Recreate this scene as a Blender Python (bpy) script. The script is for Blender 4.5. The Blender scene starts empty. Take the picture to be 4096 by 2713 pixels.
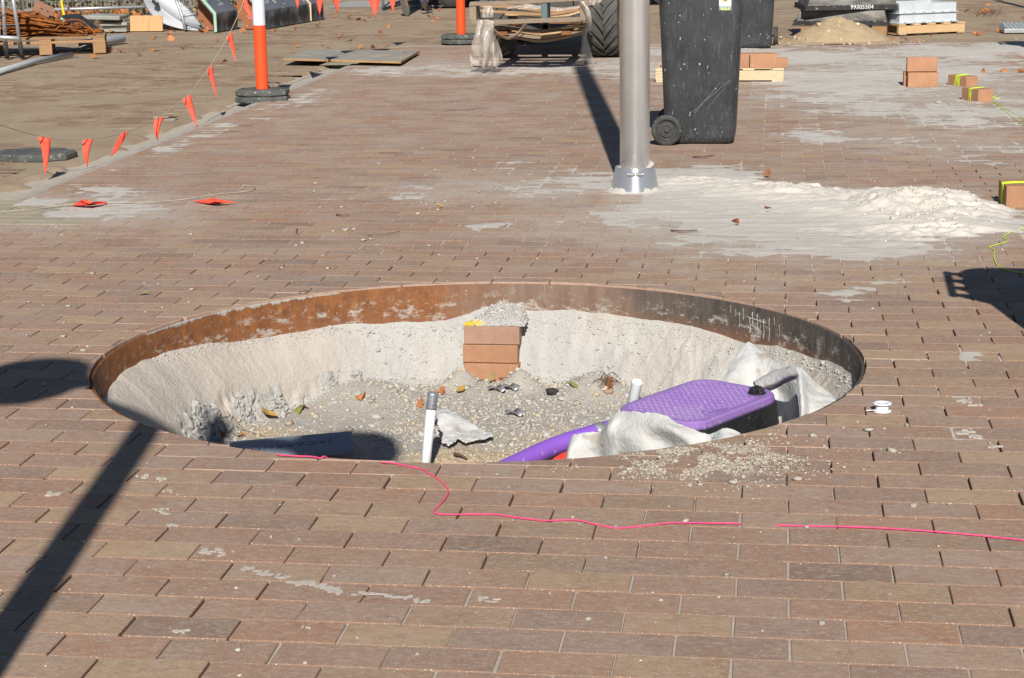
import bpy, bmesh, math, random
import numpy as np
from mathutils import Vector, Matrix, noise as mnoise

random.seed(7)
rng = np.random.default_rng(7)
scene = bpy.context.scene
col = scene.collection
rad = math.radians

# ------------------------------------------------------------------ camera
F_PX, YAW, PITCH, ROLL = 7514.58, -0.14122, 0.23066, 0.016898      # focal length in photo pixels (4096 wide)
CAM = np.array([0.07169, -3.48884, 1.51929])
_f = np.array([math.sin(YAW) * math.cos(PITCH), math.cos(YAW) * math.cos(PITCH), -math.sin(PITCH)])
_r = np.array([math.cos(YAW), -math.sin(YAW), 0.0])
_d = np.cross(_f, _r)
RIGHT = math.cos(ROLL) * _r + math.sin(ROLL) * _d
DOWN = -math.sin(ROLL) * _r + math.cos(ROLL) * _d
FWD = _f
cam_d = bpy.data.cameras.new('camera')
cam_d.sensor_width = 36.0
cam_d.lens = F_PX / 4096 * 36.0
cam_d.clip_start, cam_d.clip_end = 0.1, 600
cam = bpy.data.objects.new('camera', cam_d)
col.objects.link(cam)
m3 = Matrix((RIGHT, -DOWN, -FWD)).transposed()
cam.matrix_world = Matrix.Translation(CAM) @ m3.to_4x4()
scene.camera = cam

# ------------------------------------------------------------------ sky, sun, exposure
SUN_EL = rad(35.0)
SUN_AZ = rad(98.0)                     # direction the shadows fall towards, measured from +X
world = bpy.data.worlds.new('World')
scene.world = world
world.use_nodes = True
wn = world.node_tree.nodes
sky = wn.new('ShaderNodeTexSky')
sky.sky_type = 'NISHITA'
sky.sun_disc = False
sky.sun_elevation = SUN_EL
sky.sun_rotation = math.atan2(-math.cos(SUN_AZ), -math.sin(SUN_AZ))
sky.air_density, sky.dust_density, sky.ozone_density = 1.0, 0.1, 1.5
sky.altitude = 700
wn['Background'].inputs['Strength'].default_value = 0.05
world.node_tree.links.new(sky.outputs['Color'], wn['Background'].inputs['Color'])
sun_d = bpy.data.lights.new('sun', 'SUN')
sun_d.energy = 5.0
sun_d.angle = rad(0.53)
sun_d.color = (1.0, 0.955, 0.885)
sun = bpy.data.objects.new('sun', sun_d)
col.objects.link(sun)
sdir = Vector((math.cos(SUN_AZ) * math.cos(SUN_EL), math.sin(SUN_AZ) * math.cos(SUN_EL), -math.sin(SUN_EL)))
sun.rotation_euler = sdir.to_track_quat('-Z', 'Y').to_euler()
scene.view_settings.view_transform = 'Standard'
scene.view_settings.look = 'None'
scene.view_settings.gamma = 1.0
scene.view_settings.exposure = 0.28
scene.view_settings.use_curve_mapping = False

# ------------------------------------------------------------------ surveying helpers
SC = 4096 / 2368.0
def at(x, y, z=0.0):
    """ground point (plane of height z) seen at survey coordinates x, y"""
    d = ((x * SC - 2048) / F_PX) * RIGHT + ((y * SC - 1356.5) / F_PX) * DOWN + FWD
    t = (z - CAM[2]) / d[2]
    p = CAM + t * d
    return Vector((p[0], p[1], z))
def proj_np(P):
    q = np.asarray(P, float) - CAM
    w = q @ FWD
    return np.stack([(2048 + F_PX * (q @ RIGHT) / w) / SC, (1356.5 + F_PX * (q @ DOWN) / w) / SC, w], -1)

# ------------------------------------------------------------------ noise on arrays
def _hash(i, j, s):
    n = (i.astype(np.int64) * 374761393 + j.astype(np.int64) * 668265263 + s * 974634221) & 0x7fffffff
    n = ((n ^ (n >> 13)) * 1274126177) & 0x7fffffff
    n = (n ^ (n >> 16)) & 0xffff
    return n / 65535.0
def vnoise(x, y, s=0):
    i, j = np.floor(x), np.floor(y)
    u, v = x - i, y - j
    u, v = u * u * (3 - 2 * u), v * v * (3 - 2 * v)
    a, b = _hash(i, j, s), _hash(i + 1, j, s)
    c, d = _hash(i, j + 1, s), _hash(i + 1, j + 1, s)
    return (a * (1 - u) + b * u) * (1 - v) + (c * (1 - u) + d * u) * v
def fbm(x, y, o=4, s=0):
    x, y = np.asarray(x, float), np.asarray(y, float)
    t, a, n = 0.0, 0.5, 0.0
    for k in range(o):
        t = t + a * vnoise(x, y, s + k * 17)
        n += a
        x, y, a = x * 2.03 + 11.7, y * 2.03 + 5.3, a * 0.5
    return t / n
def sstep(a, b, x):
    t = np.clip((x - a) / (b - a), 0, 1)
    return t * t * (3 - 2 * t)

# ------------------------------------------------------------------ materials
MATS = {}
class NT:
    """small wrapper to write node trees briefly"""
    def __init__(s, name):
        s.m = bpy.data.materials.new(name)
        s.m.use_nodes = True
        s.t = s.m.node_tree
        s.b = s.t.nodes['Principled BSDF']
        MATS[name] = s.m
    def n(s, typ, **kw):
        nd = s.t.nodes.new(typ)
        for k, v in kw.items():
            setattr(nd, k, v)
        return nd
    def l(s, a, b):
        s.t.links.new(a, b)
    def coord(s, kind='Object'):
        if kind == 'Position':
            return s.n('ShaderNodeNewGeometry').outputs['Position']
        return s.n('ShaderNodeTexCoord').outputs[kind]
    def mapping(s, vec, scale=(1, 1, 1), rot=(0, 0, 0)):
        mp = s.n('ShaderNodeMapping')
        mp.inputs['Scale'].default_value = scale
        mp.inputs['Rotation'].default_value = rot
        s.l(vec, mp.inputs['Vector'])
        return mp.outputs['Vector']
    def noise(s, vec, scale, detail=4, rough=0.55):
        nd = s.n('ShaderNodeTexNoise')
        nd.inputs['Scale'].default_value = scale
        nd.inputs['Detail'].default_value = detail
        nd.inputs['Roughness'].default_value = rough
        s.l(vec, nd.inputs['Vector'])
        return nd.outputs['Fac']
    def ramp(s, fac, a, b):
        r = s.n('ShaderNodeMapRange')
        s.l(fac, r.inputs['Value'])
        r.inputs[1].default_value, r.inputs[2].default_value = a, b
        return r.outputs[0]
    def mix(s, fac, a, b, blend='MIX'):
        mx = s.n('ShaderNodeMix', data_type='RGBA', blend_type=blend)
        for sock, v in ((mx.inputs['Factor'], fac), (mx.inputs['A'], a), (mx.inputs['B'], b)):
            if isinstance(v, (int, float)):
                sock.default_value = v
            elif isinstance(v, (tuple, list)):
                sock.default_value = tuple(v) + ((1,) if len(v) == 3 else ())
            else:
                s.l(v, sock)
        return mx.outputs['Result']
    def math(s, op, a, b=0.0):
        nd = s.n('ShaderNodeMath', operation=op)
        for sock, v in ((nd.inputs[0], a), (nd.inputs[1], b)):
            if isinstance(v, (int, float)):
                sock.default_value = v
            else:
                s.l(v, sock)
        return nd.outputs[0]
    def bump(s, h, strength=0.3, dist=0.01):
        b = s.n('ShaderNodeBump')
        b.inputs['Strength'].default_value = strength
        b.inputs['Distance'].default_value = dist
        s.l(h, b.inputs['Height'])
        s.l(b.outputs['Normal'], s.b.inputs['Normal'])
    def set(s, color=None, rough=None, metal=None, spec=None):
        for k, v in (('Base Color', color), ('Roughness', rough), ('Metallic', metal), ('Specular IOR Level', spec)):
            if v is None:
                continue
            if isinstance(v, (int, float)):
                s.b.inputs[k].default_value = v
            elif isinstance(v, (tuple, list)):
                s.b.inputs[k].default_value = tuple(v) + ((1,) if len(v) == 3 else ())
            else:
                s.l(v, s.b.inputs[k])
        return s.m

def simple(name, c1, c2, scale=8, rough=0.8, metal=0.0, bump=0.15, bscale=60, spots=None, spec=0.3, stretch=(1, 1, 1), bdist=0.004, vary=0.0):
    """two-tone surface with fine relief, optional specks (colour, scale, threshold)"""
    k = NT(name)
    v = k.coord()
    if stretch != (1, 1, 1):
        v = k.mapping(v, stretch)
    f = k.ramp(k.noise(v, scale, 6, 0.6), 0.32, 0.68)
    c = k.mix(f, c1, c2)
    if vary:
        oi = k.n('ShaderNodeObjectInfo')
        hs = k.n('ShaderNodeHueSaturation')
        k.l(c, hs.inputs['Color'])
        k.l(k.math('ADD', k.math('MULTIPLY', oi.outputs['Random'], vary), 1 - vary / 2), hs.inputs['Value'])
        c = hs.outputs['Color']
    if spots:
        sc_, s0, th = spots[1], spots[0], spots[2]
        c = k.mix(k.ramp(k.noise(v, sc_, 2, 0.5), th, th + 0.04), c, s0)
    k.set(c, rough, metal, spec)
    if bump:
        k.bump(k.noise(v, bscale, 5, 0.6), bump, bdist)
    return k.m

HALO = [(.1, 5.5, 1.5, 1.35, 1.0), (-1.3, 6.4, 1.1, .7, .75), (1.1, 12.4, 1.6, 3.4, .95), (-.6, 14.6, 2.6, 1.7, .9), (-3.4, 5.6, .9, .8, .85), (1.0, 8.6, 1.2, 1.6, .6), (-2.9, 14.0, 1.2, 1.5, .7), (.1, 4.0, .6, .6, .45)]
def brick_mat(name, tones, dust, dust_amt, use_island=True, speck=True):
    """clay paver face: each piece has its own tone, with specks, grain and a dusting of pale sand"""
    k = NT(name)
    pos = k.coord('Position')
    oi = k.n('ShaderNodeObjectInfo')
    geo = k.n('ShaderNodeNewGeometry')
    rnd = k.math('FRACT', k.math('ADD', k.math('MULTIPLY', oi.outputs['Random'], 7.13), geo.outputs['Random Per Island']))
    rp = k.n('ShaderNodeValToRGB')
    el = rp.color_ramp.elements
    rp.color_ramp.interpolation = 'LINEAR'
    el[0].position, el[0].color = 0.0, tones[0] + (1,)
    el[1].position, el[1].color = 1.0, tones[-1] + (1,)
    for i, t in enumerate(tones[1:-1]):
        e = el.new((i + 1) / (len(tones) - 1))
        e.color = t + (1,)
    k.l(rnd, rp.inputs['Fac'])
    c = rp.outputs['Color']
    sy = k.n('ShaderNodeSeparateXYZ')
    k.l(pos, sy.inputs[0])
    mr = k.n('ShaderNodeMapRange')
    k.l(sy.outputs['Y'], mr.inputs['Value'])
    for i_, v_ in ((1, 2.5), (2, 10.0), (3, 0.5), (4, 1.8)):
        mr.inputs[i_].default_value = v_
    damt = mr.outputs[0]
    halo = None
    for hx_, hy_, rx_, ry_, am_ in HALO:
        vm = k.n('ShaderNodeVectorMath', operation='SUBTRACT')
        k.l(pos, vm.inputs[0])
        vm.inputs[1].default_value = (hx_, hy_, 0)
        vd = k.n('ShaderNodeVectorMath', operation='MULTIPLY')
        k.l(vm.outputs[0], vd.inputs[0])
        vd.inputs[1].default_value = (1 / rx_, 1 / ry_, 0)
        vl = k.n('ShaderNodeVectorMath', operation='LENGTH')
        k.l(vd.outputs[0], vl.inputs[0])
        g_ = k.math('MULTIPLY', k.ramp(vl.outputs['Value'], 1.35, .35), am_)
        halo = g_ if halo is None else k.math('MAXIMUM', halo, g_)
    v2 = k.mapping(pos, (1.0, 1.5, 1.0))
    shift = k.n('ShaderNodeVectorMath', operation='ADD')
    k.l(v2, shift.inputs[0])
    comb = k.n('ShaderNodeCombineXYZ')
    k.l(k.math('MULTIPLY', rnd, 37.0), comb.inputs[2])
    k.l(comb.outputs[0], shift.inputs[1])
    v2 = shift.outputs[0]
    c = k.mix(k.math('MULTIPLY', k.ramp(k.noise(v2, 9, 5, 0.65), 0.40, 0.72), 0.5), c, (0.32, 0.18, 0.105), 'MIX')     # warm blotches
    c = k.mix(k.math('MULTIPLY', k.ramp(k.noise(v2, 26, 5, 0.7), 0.47, 0.70), 0.5), c, (0.17, 0.12, 0.10))            # dark fired marks
    c = k.mix(k.math('MULTIPLY', k.ramp(k.noise(pos, 3.2, 6, 0.65), 0.42, 0.72), k.math('MULTIPLY', damt, dust_amt)), c, dust)                     # dust film
    c = k.mix(k.math('MULTIPLY', k.ramp(k.noise(v2, 55, 4, 0.7), 0.50, 0.72), 0.72), c, dust)                            # brushed dust streaks
    hn = k.math('ADD', k.math('MULTIPLY', k.noise(pos, 4.5, 6, .7), .75), k.math('MULTIPLY', k.noise(pos, 30, 4, .75), .35))
    c = k.mix(k.math('MULTIPLY', k.ramp(k.math('ADD', hn, k.math('MULTIPLY', halo, .50)), .72, 1.06), .80), c, (0.45, 0.41, 0.36))      # sand film fading out round the spill
    if speck:
        c = k.mix(k.math('MULTIPLY', k.ramp(k.noise(pos, 210, 2, 0.5), 0.65, 0.70), 0.85), c, (0.56, 0.45, 0.35))       # grog specks
        c = k.mix(k.math('MULTIPLY', k.ramp(k.noise(pos, 240, 1, 0.4), 0.27, 0.22), 0.6), c, (0.07, 0.045, 0.035))
    k.set(c, 0.82, 0.0, 0.25)
    h = k.math('ADD', k.noise(pos, 190, 4, 0.7), k.math('MULTIPLY', k.noise(v2, 22, 4, 0.6), 1.6))
    k.bump(h, 0.5, 0.002)
    return k.m

TONES = [(0.321, 0.202, 0.143), (0.324, 0.197, 0.133), (0.266, 0.18, 0.138), (0.373, 0.256, 0.165), (0.291, 0.174, 0.122), (0.352, 0.246, 0.184), (0.205, 0.139, 0.108), (0.387, 0.265, 0.159), (0.305, 0.214, 0.167), (0.346, 0.194, 0.123), (0.269, 0.194, 0.156)]
SAND_DUST = (0.40, 0.345, 0.29)
M_PAVER = brick_mat('paver_clay', TONES, SAND_DUST, 0.42)
M_PAVER_FAR = M_PAVER
ROAD_DUST = (0.275, 0.205, 0.135)
M_ROAD = brick_mat('road_clay', [(0.19, 0.125, 0.082), (0.235, 0.165, 0.11), (0.2, 0.135, 0.088), (0.27, 0.2, 0.145), (0.18, 0.12, 0.078), (0.215, 0.148, 0.098)], (0.36, 0.28, 0.19), 0.7, speck=False)
M_EDGE = simple('paver_arris', (0.31, 0.18, 0.115), (0.25, 0.165, 0.12), 60, 0.85, 0, 0.3, 300, spots=((0.62, 0.48, 0.36), 260, 0.62))

def sand_mat(name, thin, thick, grit, gs=240):
    k = NT(name)
    pos = k.coord('Position')
    a = k.n('ShaderNodeAttribute')
    a.attribute_name = 'depth'
    c = k.mix(a.outputs['Fac'], thin, thick)
    c = k.mix(k.math('MULTIPLY', k.ramp(k.noise(pos, 14, 5, 0.6), 0.4, 0.75), 0.3), c, tuple(x * 0.8 for x in thin))
    c = k.mix(k.math('MULTIPLY', k.ramp(k.noise(pos, gs, 1, 0.5), 0.66, 0.72), 0.5), c, grit)
    k.set(c, 0.95, 0, 0.15)
    k.bump(k.math('ADD', k.noise(pos, 260, 3, 0.7), k.math('MULTIPLY', k.noise(pos, 45, 4, 0.6), 2.0)), 0.5, 0.004)
    return k.m
M_SAND = sand_mat('pale_sand', (0.50, 0.465, 0.42), (0.62, 0.575, 0.51), (0.26, 0.2, 0.15))
M_JOINT = simple('jointing_sand', (0.46, 0.42, 0.37), (0.37, 0.315, 0.26), 18, 0.95, 0, 0.5, 220)
M_GROUND = simple('open_ground', (0.2, 0.145, 0.105), (0.25, 0.19, 0.145), 2, 0.95)

# ------------------------------------------------------------------ mesh builder
def rotz(a):
    return Matrix.Rotation(a, 4, 'Z')
class MB:
    def __init__(s):
        s.v, s.f, s.mi, s.cur = [], [], [], 0
    def mat(s, i):
        s.cur = i
        return s
    def add(s, vs, fs, M=None):
        o = len(s.v)
        for p in vs:
            p = Vector(p)
            s.v.append((M @ p) if M is not None else p)
        for f in fs:
            s.f.append(tuple(o + i for i in f))
            s.mi.append(s.cur)
        return s
    def box(s, c, size, R=None, taper=1.0):
        x, y, z = size[0] / 2, size[1] / 2, size[2] / 2
        vs = [(-x, -y, -z), (x, -y, -z), (x, y, -z), (-x, y, -z), (-x * taper, -y * taper, z), (x * taper, -y * taper, z), (x * taper, y * taper, z), (-x * taper, y * taper, z)]
        M = Matrix.Translation(c) @ (R.to_4x4() if R is not None else Matrix.Identity(4))
        return s.add(vs, [(0, 3, 2, 1), (4, 5, 6, 7), (0, 1, 5, 4), (1, 2, 6, 5), (2, 3, 7, 6), (3, 0, 4, 7)], M)
    def beam(s, a, b, w, h, roll=0.0):
        """rectangular bar from a to b, w wide (horizontal), h high"""
        a, b = Vector(a), Vector(b)
        d = b - a
        x = d.normalized()
        up = Vector((0, 0, 1)) if abs(x.z) < 0.95 else Vector((0, 1, 0))
        y = up.cross(x).normalized()
        z = x.cross(y)
        R = Matrix((x, y, z)).transposed() @ Matrix.Rotation(roll, 3, 'X')
        return s.box((a + b) / 2, (d.length, w, h), R)
    def prism(s, poly, z0, z1, M=None):
        n = len(poly)
        vs = [(p[0], p[1], z0) for p in poly] + [(p[0], p[1], z1) for p in poly]
        fs = [tuple(range(n - 1, -1, -1)), tuple(range(n, 2 * n))] + [(i, (i + 1) % n, n + (i + 1) % n, n + i) for i in range(n)]
        return s.add(vs, fs, M)
    def lathe(s, prof, n=24, M=None, cap=(True, True), a0=0.0):
        vs, fs = [], []
        for r, z in prof:
            for i in range(n):
                a = a0 + 2 * math.pi * i / n
                vs.append((r * math.cos(a), r * math.sin(a), z))
        for k in range(len(prof) - 1):
            for i in range(n):
                j = (i + 1) % n
                fs.append((k * n + i, k * n + j, (k + 1) * n + j, (k + 1) * n + i))
        if cap[0]:
            fs.append(tuple(range(n - 1, -1, -1)))
        if cap[1]:
            o = (len(prof) - 1) * n
            fs.append(tuple(range(o, o + n)))
        return s.add(vs, fs, M)
    def tube(s, path, r, n=8, cap=True):
        path = [Vector(p) for p in path]
        rs = r if isinstance(r, (list, tuple)) else [r] * len(path)
        vs, fs = [], []
        t0 = (path[1] - path[0]).normalized()
        ref = Vector((0, 0, 1)) if abs(t0.z) < 0.9 else Vector((1, 0, 0))
        nx = ref.cross(t0).normalized()
        for i, p in enumerate(path):
            t = (path[min(i + 1, len(path) - 1)] - path[max(i - 1, 0)]).normalized()
            nx = (nx - t * nx.dot(t)).normalized()
            ny = t.cross(nx)
            for k in range(n):
                a = 2 * math.pi * k / n
                vs.append(p + (nx * math.cos(a) + ny * math.sin(a)) * rs[i])
        for i in range(len(path) - 1):
            for k in range(n):
                j = (k + 1) % n
                fs.append((i * n + k, i * n + j, (i + 1) * n + j, (i + 1) * n + k))
        if cap:
            fs.append(tuple(range(n - 1, -1, -1)))
            o = (len(path) - 1) * n
            fs.append(tuple(range(o, o + n)))
        return s.add(vs, fs)
    def grid(s, P, closed=False):
        """P: rows x cols array of points"""
        P = np.asarray(P, float)
        r, c = P.shape[:2]
        fs = []
        for i in range(r - 1):
            for j in range(c - 1 + (1 if closed else 0)):
                k = (j + 1) % c
                fs.append((i * c + j, i * c + k, (i + 1) * c + k, (i + 1) * c + j))
        return s.add([tuple(p) for p in P.reshape(-1, 3)], fs)
    def data(s, name, mats, smooth=False):
        me = bpy.data.meshes.new(name)
        me.from_pydata([tuple(p) for p in s.v], [], s.f)
        for m in (mats if isinstance(mats, (list, tuple)) else [mats]):
            me.materials.append(m)
        me.polygons.foreach_set('material_index', s.mi)
        if smooth:
            me.polygons.foreach_set('use_smooth', [True] * len(s.f))
        me.update()
        return me
    def build(s, name, mats, parent=None, smooth=False, world=False, bevel=0.0, solid=0.0, subsurf=0, angle=40):
        if world and parent is not None:
            Mi = parent.matrix_basis.inverted()
            s.v = [Mi @ Vector(p) for p in s.v]
        o = None
        if parent is None:
            xs = np.array([tuple(p) for p in s.v])
            c = Vector(((xs[:, 0].min() + xs[:, 0].max()) / 2, (xs[:, 1].min() + xs[:, 1].max()) / 2, xs[:, 2].min()))
            s.v = [Vector(p) - c for p in s.v]
        o = bpy.data.objects.new(name, s.data(name, mats, smooth))
        if parent is None:
            o.location = c
        col.objects.link(o)
        o.parent = parent
        if solid:
            md = o.modifiers.new('thickness', 'SOLIDIFY')
            md.thickness, md.offset = solid, 0
        if bevel:
            md = o.modifiers.new('bevel', 'BEVEL')
            md.width, md.segments, md.limit_method, md.angle_limit = bevel, 2, 'ANGLE', rad(angle)
        if subsurf:
            md = o.modifiers.new('subsurf', 'SUBSURF')
            md.levels = md.render_levels = subsurf
        return o
def tag(o, label=None, cat=None, group=None, kind=None):
    for k, v in (('label', label), ('category', cat), ('group', group), ('kind', kind)):
        if v:
            o[k] = v
    return o
def thing(name, label, cat, loc=(0, 0, 0), rz=0.0, group=None):
    o = bpy.data.objects.new(name, None)
    o.empty_display_size = 0.1
    o.location = loc
    o.rotation_euler = (0, 0, rz)
    o.matrix_basis = Matrix.Translation(loc) @ rotz(rz)
    col.objects.link(o)
    return tag(o, label, cat, group)
def link_copy(src, parent=None):
    c = src.copy()
    col.objects.link(c)
    c.parent = parent
    return c
def copy_tree(root, loc, rz=None, label=None, group=None):
    r = link_copy(root)
    r.location = loc
    if rz is not None:
        r.rotation_euler = (0, 0, rz)
    if label:
        r['label'] = label
    if group:
        r['group'] = group
    for ch in list(root.children):
        c = link_copy(ch, r)
        for g in list(ch.children):
            link_copy(g, c)
    return r
def np_mesh(name, V, Fq, mats, attr=None, smooth=True):
    me = bpy.data.meshes.new(name)
    V = np.asarray(V, np.float32)
    Fq = np.asarray(Fq, np.int32)
    k = Fq.shape[1]
    me.vertices.add(len(V))
    me.vertices.foreach_set('co', V.ravel())
    me.loops.add(Fq.size)
    me.loops.foreach_set('vertex_index', Fq.ravel())
    me.polygons.add(len(Fq))
    me.polygons.foreach_set('loop_start', np.arange(0, Fq.size, k, dtype=np.int32))
    me.polygons.foreach_set('loop_total', np.full(len(Fq), k, np.int32))
    for m in (mats if isinstance(mats, (list, tuple)) else [mats]):
        me.materials.append(m)
    if smooth:
        me.polygons.foreach_set('use_smooth', np.ones(len(Fq), bool))
    if attr:
        for an, av in attr.items():
            av = np.asarray(av, np.float32)
            if av.ndim == 2:
                a = me.attributes.new(an, 'FLOAT_COLOR', 'POINT')
                a.data.foreach_set('color', av.ravel())
            else:
                a = me.attributes.new(an, 'FLOAT', 'POINT')
                a.data.foreach_set('value', av)
    me.update(calc_edges=True)
    me.validate()
    return me
def keep_cells(V2d_shape, mask_cell):
    """quads of a rows x cols vertex grid where mask_cell is True"""
    r, c = V2d_shape
    idx = np.arange(r * c).reshape(r, c)
    q = np.stack([idx[:-1, :-1], idx[:-1, 1:], idx[1:, 1:], idx[1:, :-1]], -1)
    return q[mask_cell]
def compact(V, Fq, *arrs):
    used = np.unique(Fq)
    mp = np.full(len(V), -1)
    mp[used] = np.arange(len(used))
    return (V[used], mp[Fq]) + tuple(a[used] for a in arrs)

# ================================================================== SETTING
PIT = np.array([-0.923, 2.671])
EY = 1.0385                     # the ring is slightly out of round
R_IN, R_OUT, R_CUT = 1.290, 1.300, 1.304
def pit_r(x, y):
    return np.hypot(np.asarray(x) - PIT[0], (np.asarray(y) - PIT[1]) * EY)
LU, LV = 0.236, 0.118
GX = -3.9                      # right-hand edge of the gutter

# ---- open ground all round, out to the horizon
mb = MB()
for (x0, y0, x1, y1) in ((-300, -300, 300, -0.9), (-300, 29, 300, 300), (-300, -0.9, -16, 29), (6, -0.9, 300, 29)):
    mb.add([(x0, y0, -0.03), (x1, y0, -0.03), (x1, y1, -0.03), (x0, y1, -0.03)], [(0, 1, 2, 3)])
tag(mb.build('ground', M_GROUND), kind='structure')

# ---- pavement bed (the sand between the pavers): low near the pit where the joints are still open
def joint_fill(x, y):
    r = pit_r(x, y)
    n = fbm(x * 1.7, y * 1.7, 3, 5)
    open_ = sstep(2.25, 1.5, r + (n - 0.5) * 1.0)
    open_ = np.maximum(open_, sstep(-0.85, -1.25, x + (n - 0.5) * 0.9) * sstep(4.8, 3.4, y + (n - 0.5)))
    open_ = np.maximum(open_, sstep(0.25, 0.65, x + (n - .5) * 0.6) * sstep(4.6, 3.8, y) * sstep(0.25, 0.75, y + (n - .5) * .5))
    open_ = np.maximum(open_, sstep(0.9, 1.3, x + (n - .5)) * sstep(8, 6.0, y) * 0.8)
    return -0.0016 - open_ * 0.032 - 0.0022 * fbm(x * 6, y * 6, 2, 9) * sstep(9, 4, y)
xs = np.arange(GX, 5.01, 0.06)
ys = np.concatenate([np.arange(-0.9, 8, 0.06), np.arange(8, 16.45, 0.15)])
X, Y = np.meshgrid(xs, ys)
Z = joint_fill(X, Y)
cx, cy = (X[:-1, :-1] + X[1:, 1:]) / 2, (Y[:-1, :-1] + Y[1:, 1:]) / 2
cells = keep_cells(X.shape, pit_r(cx, cy) > R_CUT + 0.05)
V, Fq = compact(np.stack([X, Y, Z], -1).reshape(-1, 3), cells)
pavement = bpy.data.objects.new('pavement', np_mesh('pavement', V, Fq, M_JOINT))
col.objects.link(pavement)
tag(pavement, kind='structure')

# ---- pavers, half-bond rows along X
def brick_poly(w, d, n_long=3, jit=0.0006):
    """outline of a paver (counter-clockwise) with slightly worn corners"""
    c = random.uniform(0.002, 0.006)
    x, y = w / 2, d / 2
    pts = [(-x + c, -y), (x - c * random.uniform(.3, 1.4), -y), (x, -y + c * random.uniform(.3, 1.4)), (x, y - c), (x - c * random.uniform(.5, 1.8), y), (-x + c * random.uniform(.5, 1.8), y), (-x, y - c * random.uniform(.3, 1.4)), (-x, -y + c)]
    return [(px + random.uniform(-jit, jit), py + random.uniform(-jit, jit)) for px, py in pts]
M_CUT = simple('cut_clay', (0.44, 0.31, 0.24), (0.36, 0.23, 0.165), 40, 0.9, 0, 0.4, 200)
def brick_mesh_into(mb, poly, z0=-0.05, top=0.0, bev=0.0019, M=None, side=1):
    n = len(poly)
    cx_ = sum(p[0] for p in poly) / n
    cy_ = sum(p[1] for p in poly) / n
    ins = []
    for px, py in poly:
        dx, dy = cx_ - px, cy_ - py
        ins.append((px + math.copysign(min(bev, abs(dx) * .5), dx), py + math.copysign(min(bev, abs(dy) * .5), dy)))
    vs = [(a, b, top) for a, b in ins] + [(a, b, top - bev * 0.9) for a, b in poly] + [(a, b, z0) for a, b in poly]
    mb.mat(0).add(vs, [tuple(range(n))], M)
    o = len(mb.v) - 3 * n
    for i in range(n):
        j = (i + 1) % n
        for k in (0, 1):
            mb.f.append((o + k * n + i, o + (k + 1) * n + i, o + (k + 1) * n + j, o + k * n + j))
            mb.mi.append(side)
def clip_disc(poly, c, r):
    """polygon minus a disc; returns None when nothing is left"""
    pts = []
    n = len(poly)
    dense = []
    for i in range(n):
        a, b = poly[i], poly[(i + 1) % n]
        L = math.dist(a, b)
        k = max(1, int(L / 0.01))
        for t in range(k):
            dense.append((a[0] + (b[0] - a[0]) * t / k, a[1] + (b[1] - a[1]) * t / k))
    inside = [math.dist(p, c) < r for p in dense]
    if not any(inside):
        return poly
    if all(inside):
        return None
    n = len(dense)
    st = next(i for i in range(n) if inside[i - 1] and not inside[i])
    out, k = [], 0
    while k < n:
        i = (st + k) % n
        if not inside[i]:
            out.append(dense[i])
            k += 1
        else:
            j = k
            while j < n and inside[(st + j) % n]:
                j += 1
            pa, pb = dense[(st + k) % n], dense[(st + j - 1) % n]
            aa, ab = math.atan2(pa[1] - c[1], pa[0] - c[0]), math.atan2(pb[1] - c[1], pb[0] - c[0])
            dd = (ab - aa + math.pi) % (2 * math.pi) - math.pi
            m = max(1, int(abs(dd) * r / 0.02))
            for t in range(m + 1):
                a = aa + dd * t / m
                out.append((c[0] + r * math.cos(a), c[1] + r * math.sin(a)))
            k = j
    res = []
    m = len(out)
    for i in range(m):                         # drop points on straight runs
        a, b, d = out[i - 1], out[i], out[(i + 1) % m]
        cr = (b[0] - a[0]) * (d[1] - b[1]) - (b[1] - a[1]) * (d[0] - b[0])
        if abs(cr) > 1e-7 or math.dist(b, a) > 0.2:
            res.append(b)
    area = 0.5 * sum(res[i - 1][0] * res[i][1] - res[i][0] * res[i - 1][1] for i in range(len(res)))
    return res if len(res) >= 3 and area > 0.0006 else None
def in_view(x, y, margin=60):
    p = proj_np((x, y, 0))
    return p[2] > 0.3 and -margin < p[0] < 2368 + margin and -margin < p[1] < 1568 + margin * 2
PITCOVER = (-4.02, 5.20, -3.23, 5.93)        # service cover let into the paving
pavers = []
for k in range(-6, 140):
    yc = (k - 0.5) * LV
    if yc > 16.3:
        break
    u0 = 0.0 if k % 2 else 0.5
    for j in range(-18, 22):
        xc = (j + u0 + 0.5) * LU
        if xc < GX - LU / 2 or xc > 4.9 or not in_view(xc, yc, 950):
            continue
        if PITCOVER[0] < xc - .03 and xc + .05 < PITCOVER[2] and PITCOVER[1] < yc < PITCOVER[3]:
            continue
        pavers.append((xc, yc, k, j))
shown = []
for i, (xc, yc, k, j) in enumerate(pavers):
    r = float(pit_r(xc, yc))
    if r < R_CUT - 0.14:
        shown.append(0)
        continue
    p = proj_np((xc, yc, 0))
    vis = -60 < p[0] < 2428 and -10 < p[1] < 1590
    shown.append((1 / p[2] ** 3 * (0.5 if r < R_CUT + .1 else 1)) if vis else 0)
order = sorted(range(len(pavers)), key=lambda i: -shown[i])
singles = set(i for i in order[:300] if shown[i] > 0)
variants = []
for q in range(8):
    b_ = MB()
    brick_mesh_into(b_, brick_poly(LU - random.uniform(0.0032, 0.0056), LV - random.uniform(0.0014, 0.0028)))
    variants.append(b_.data('brick', [M_PAVER, M_EDGE]))
near_mb, far_mb = MB(), MB()
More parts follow.
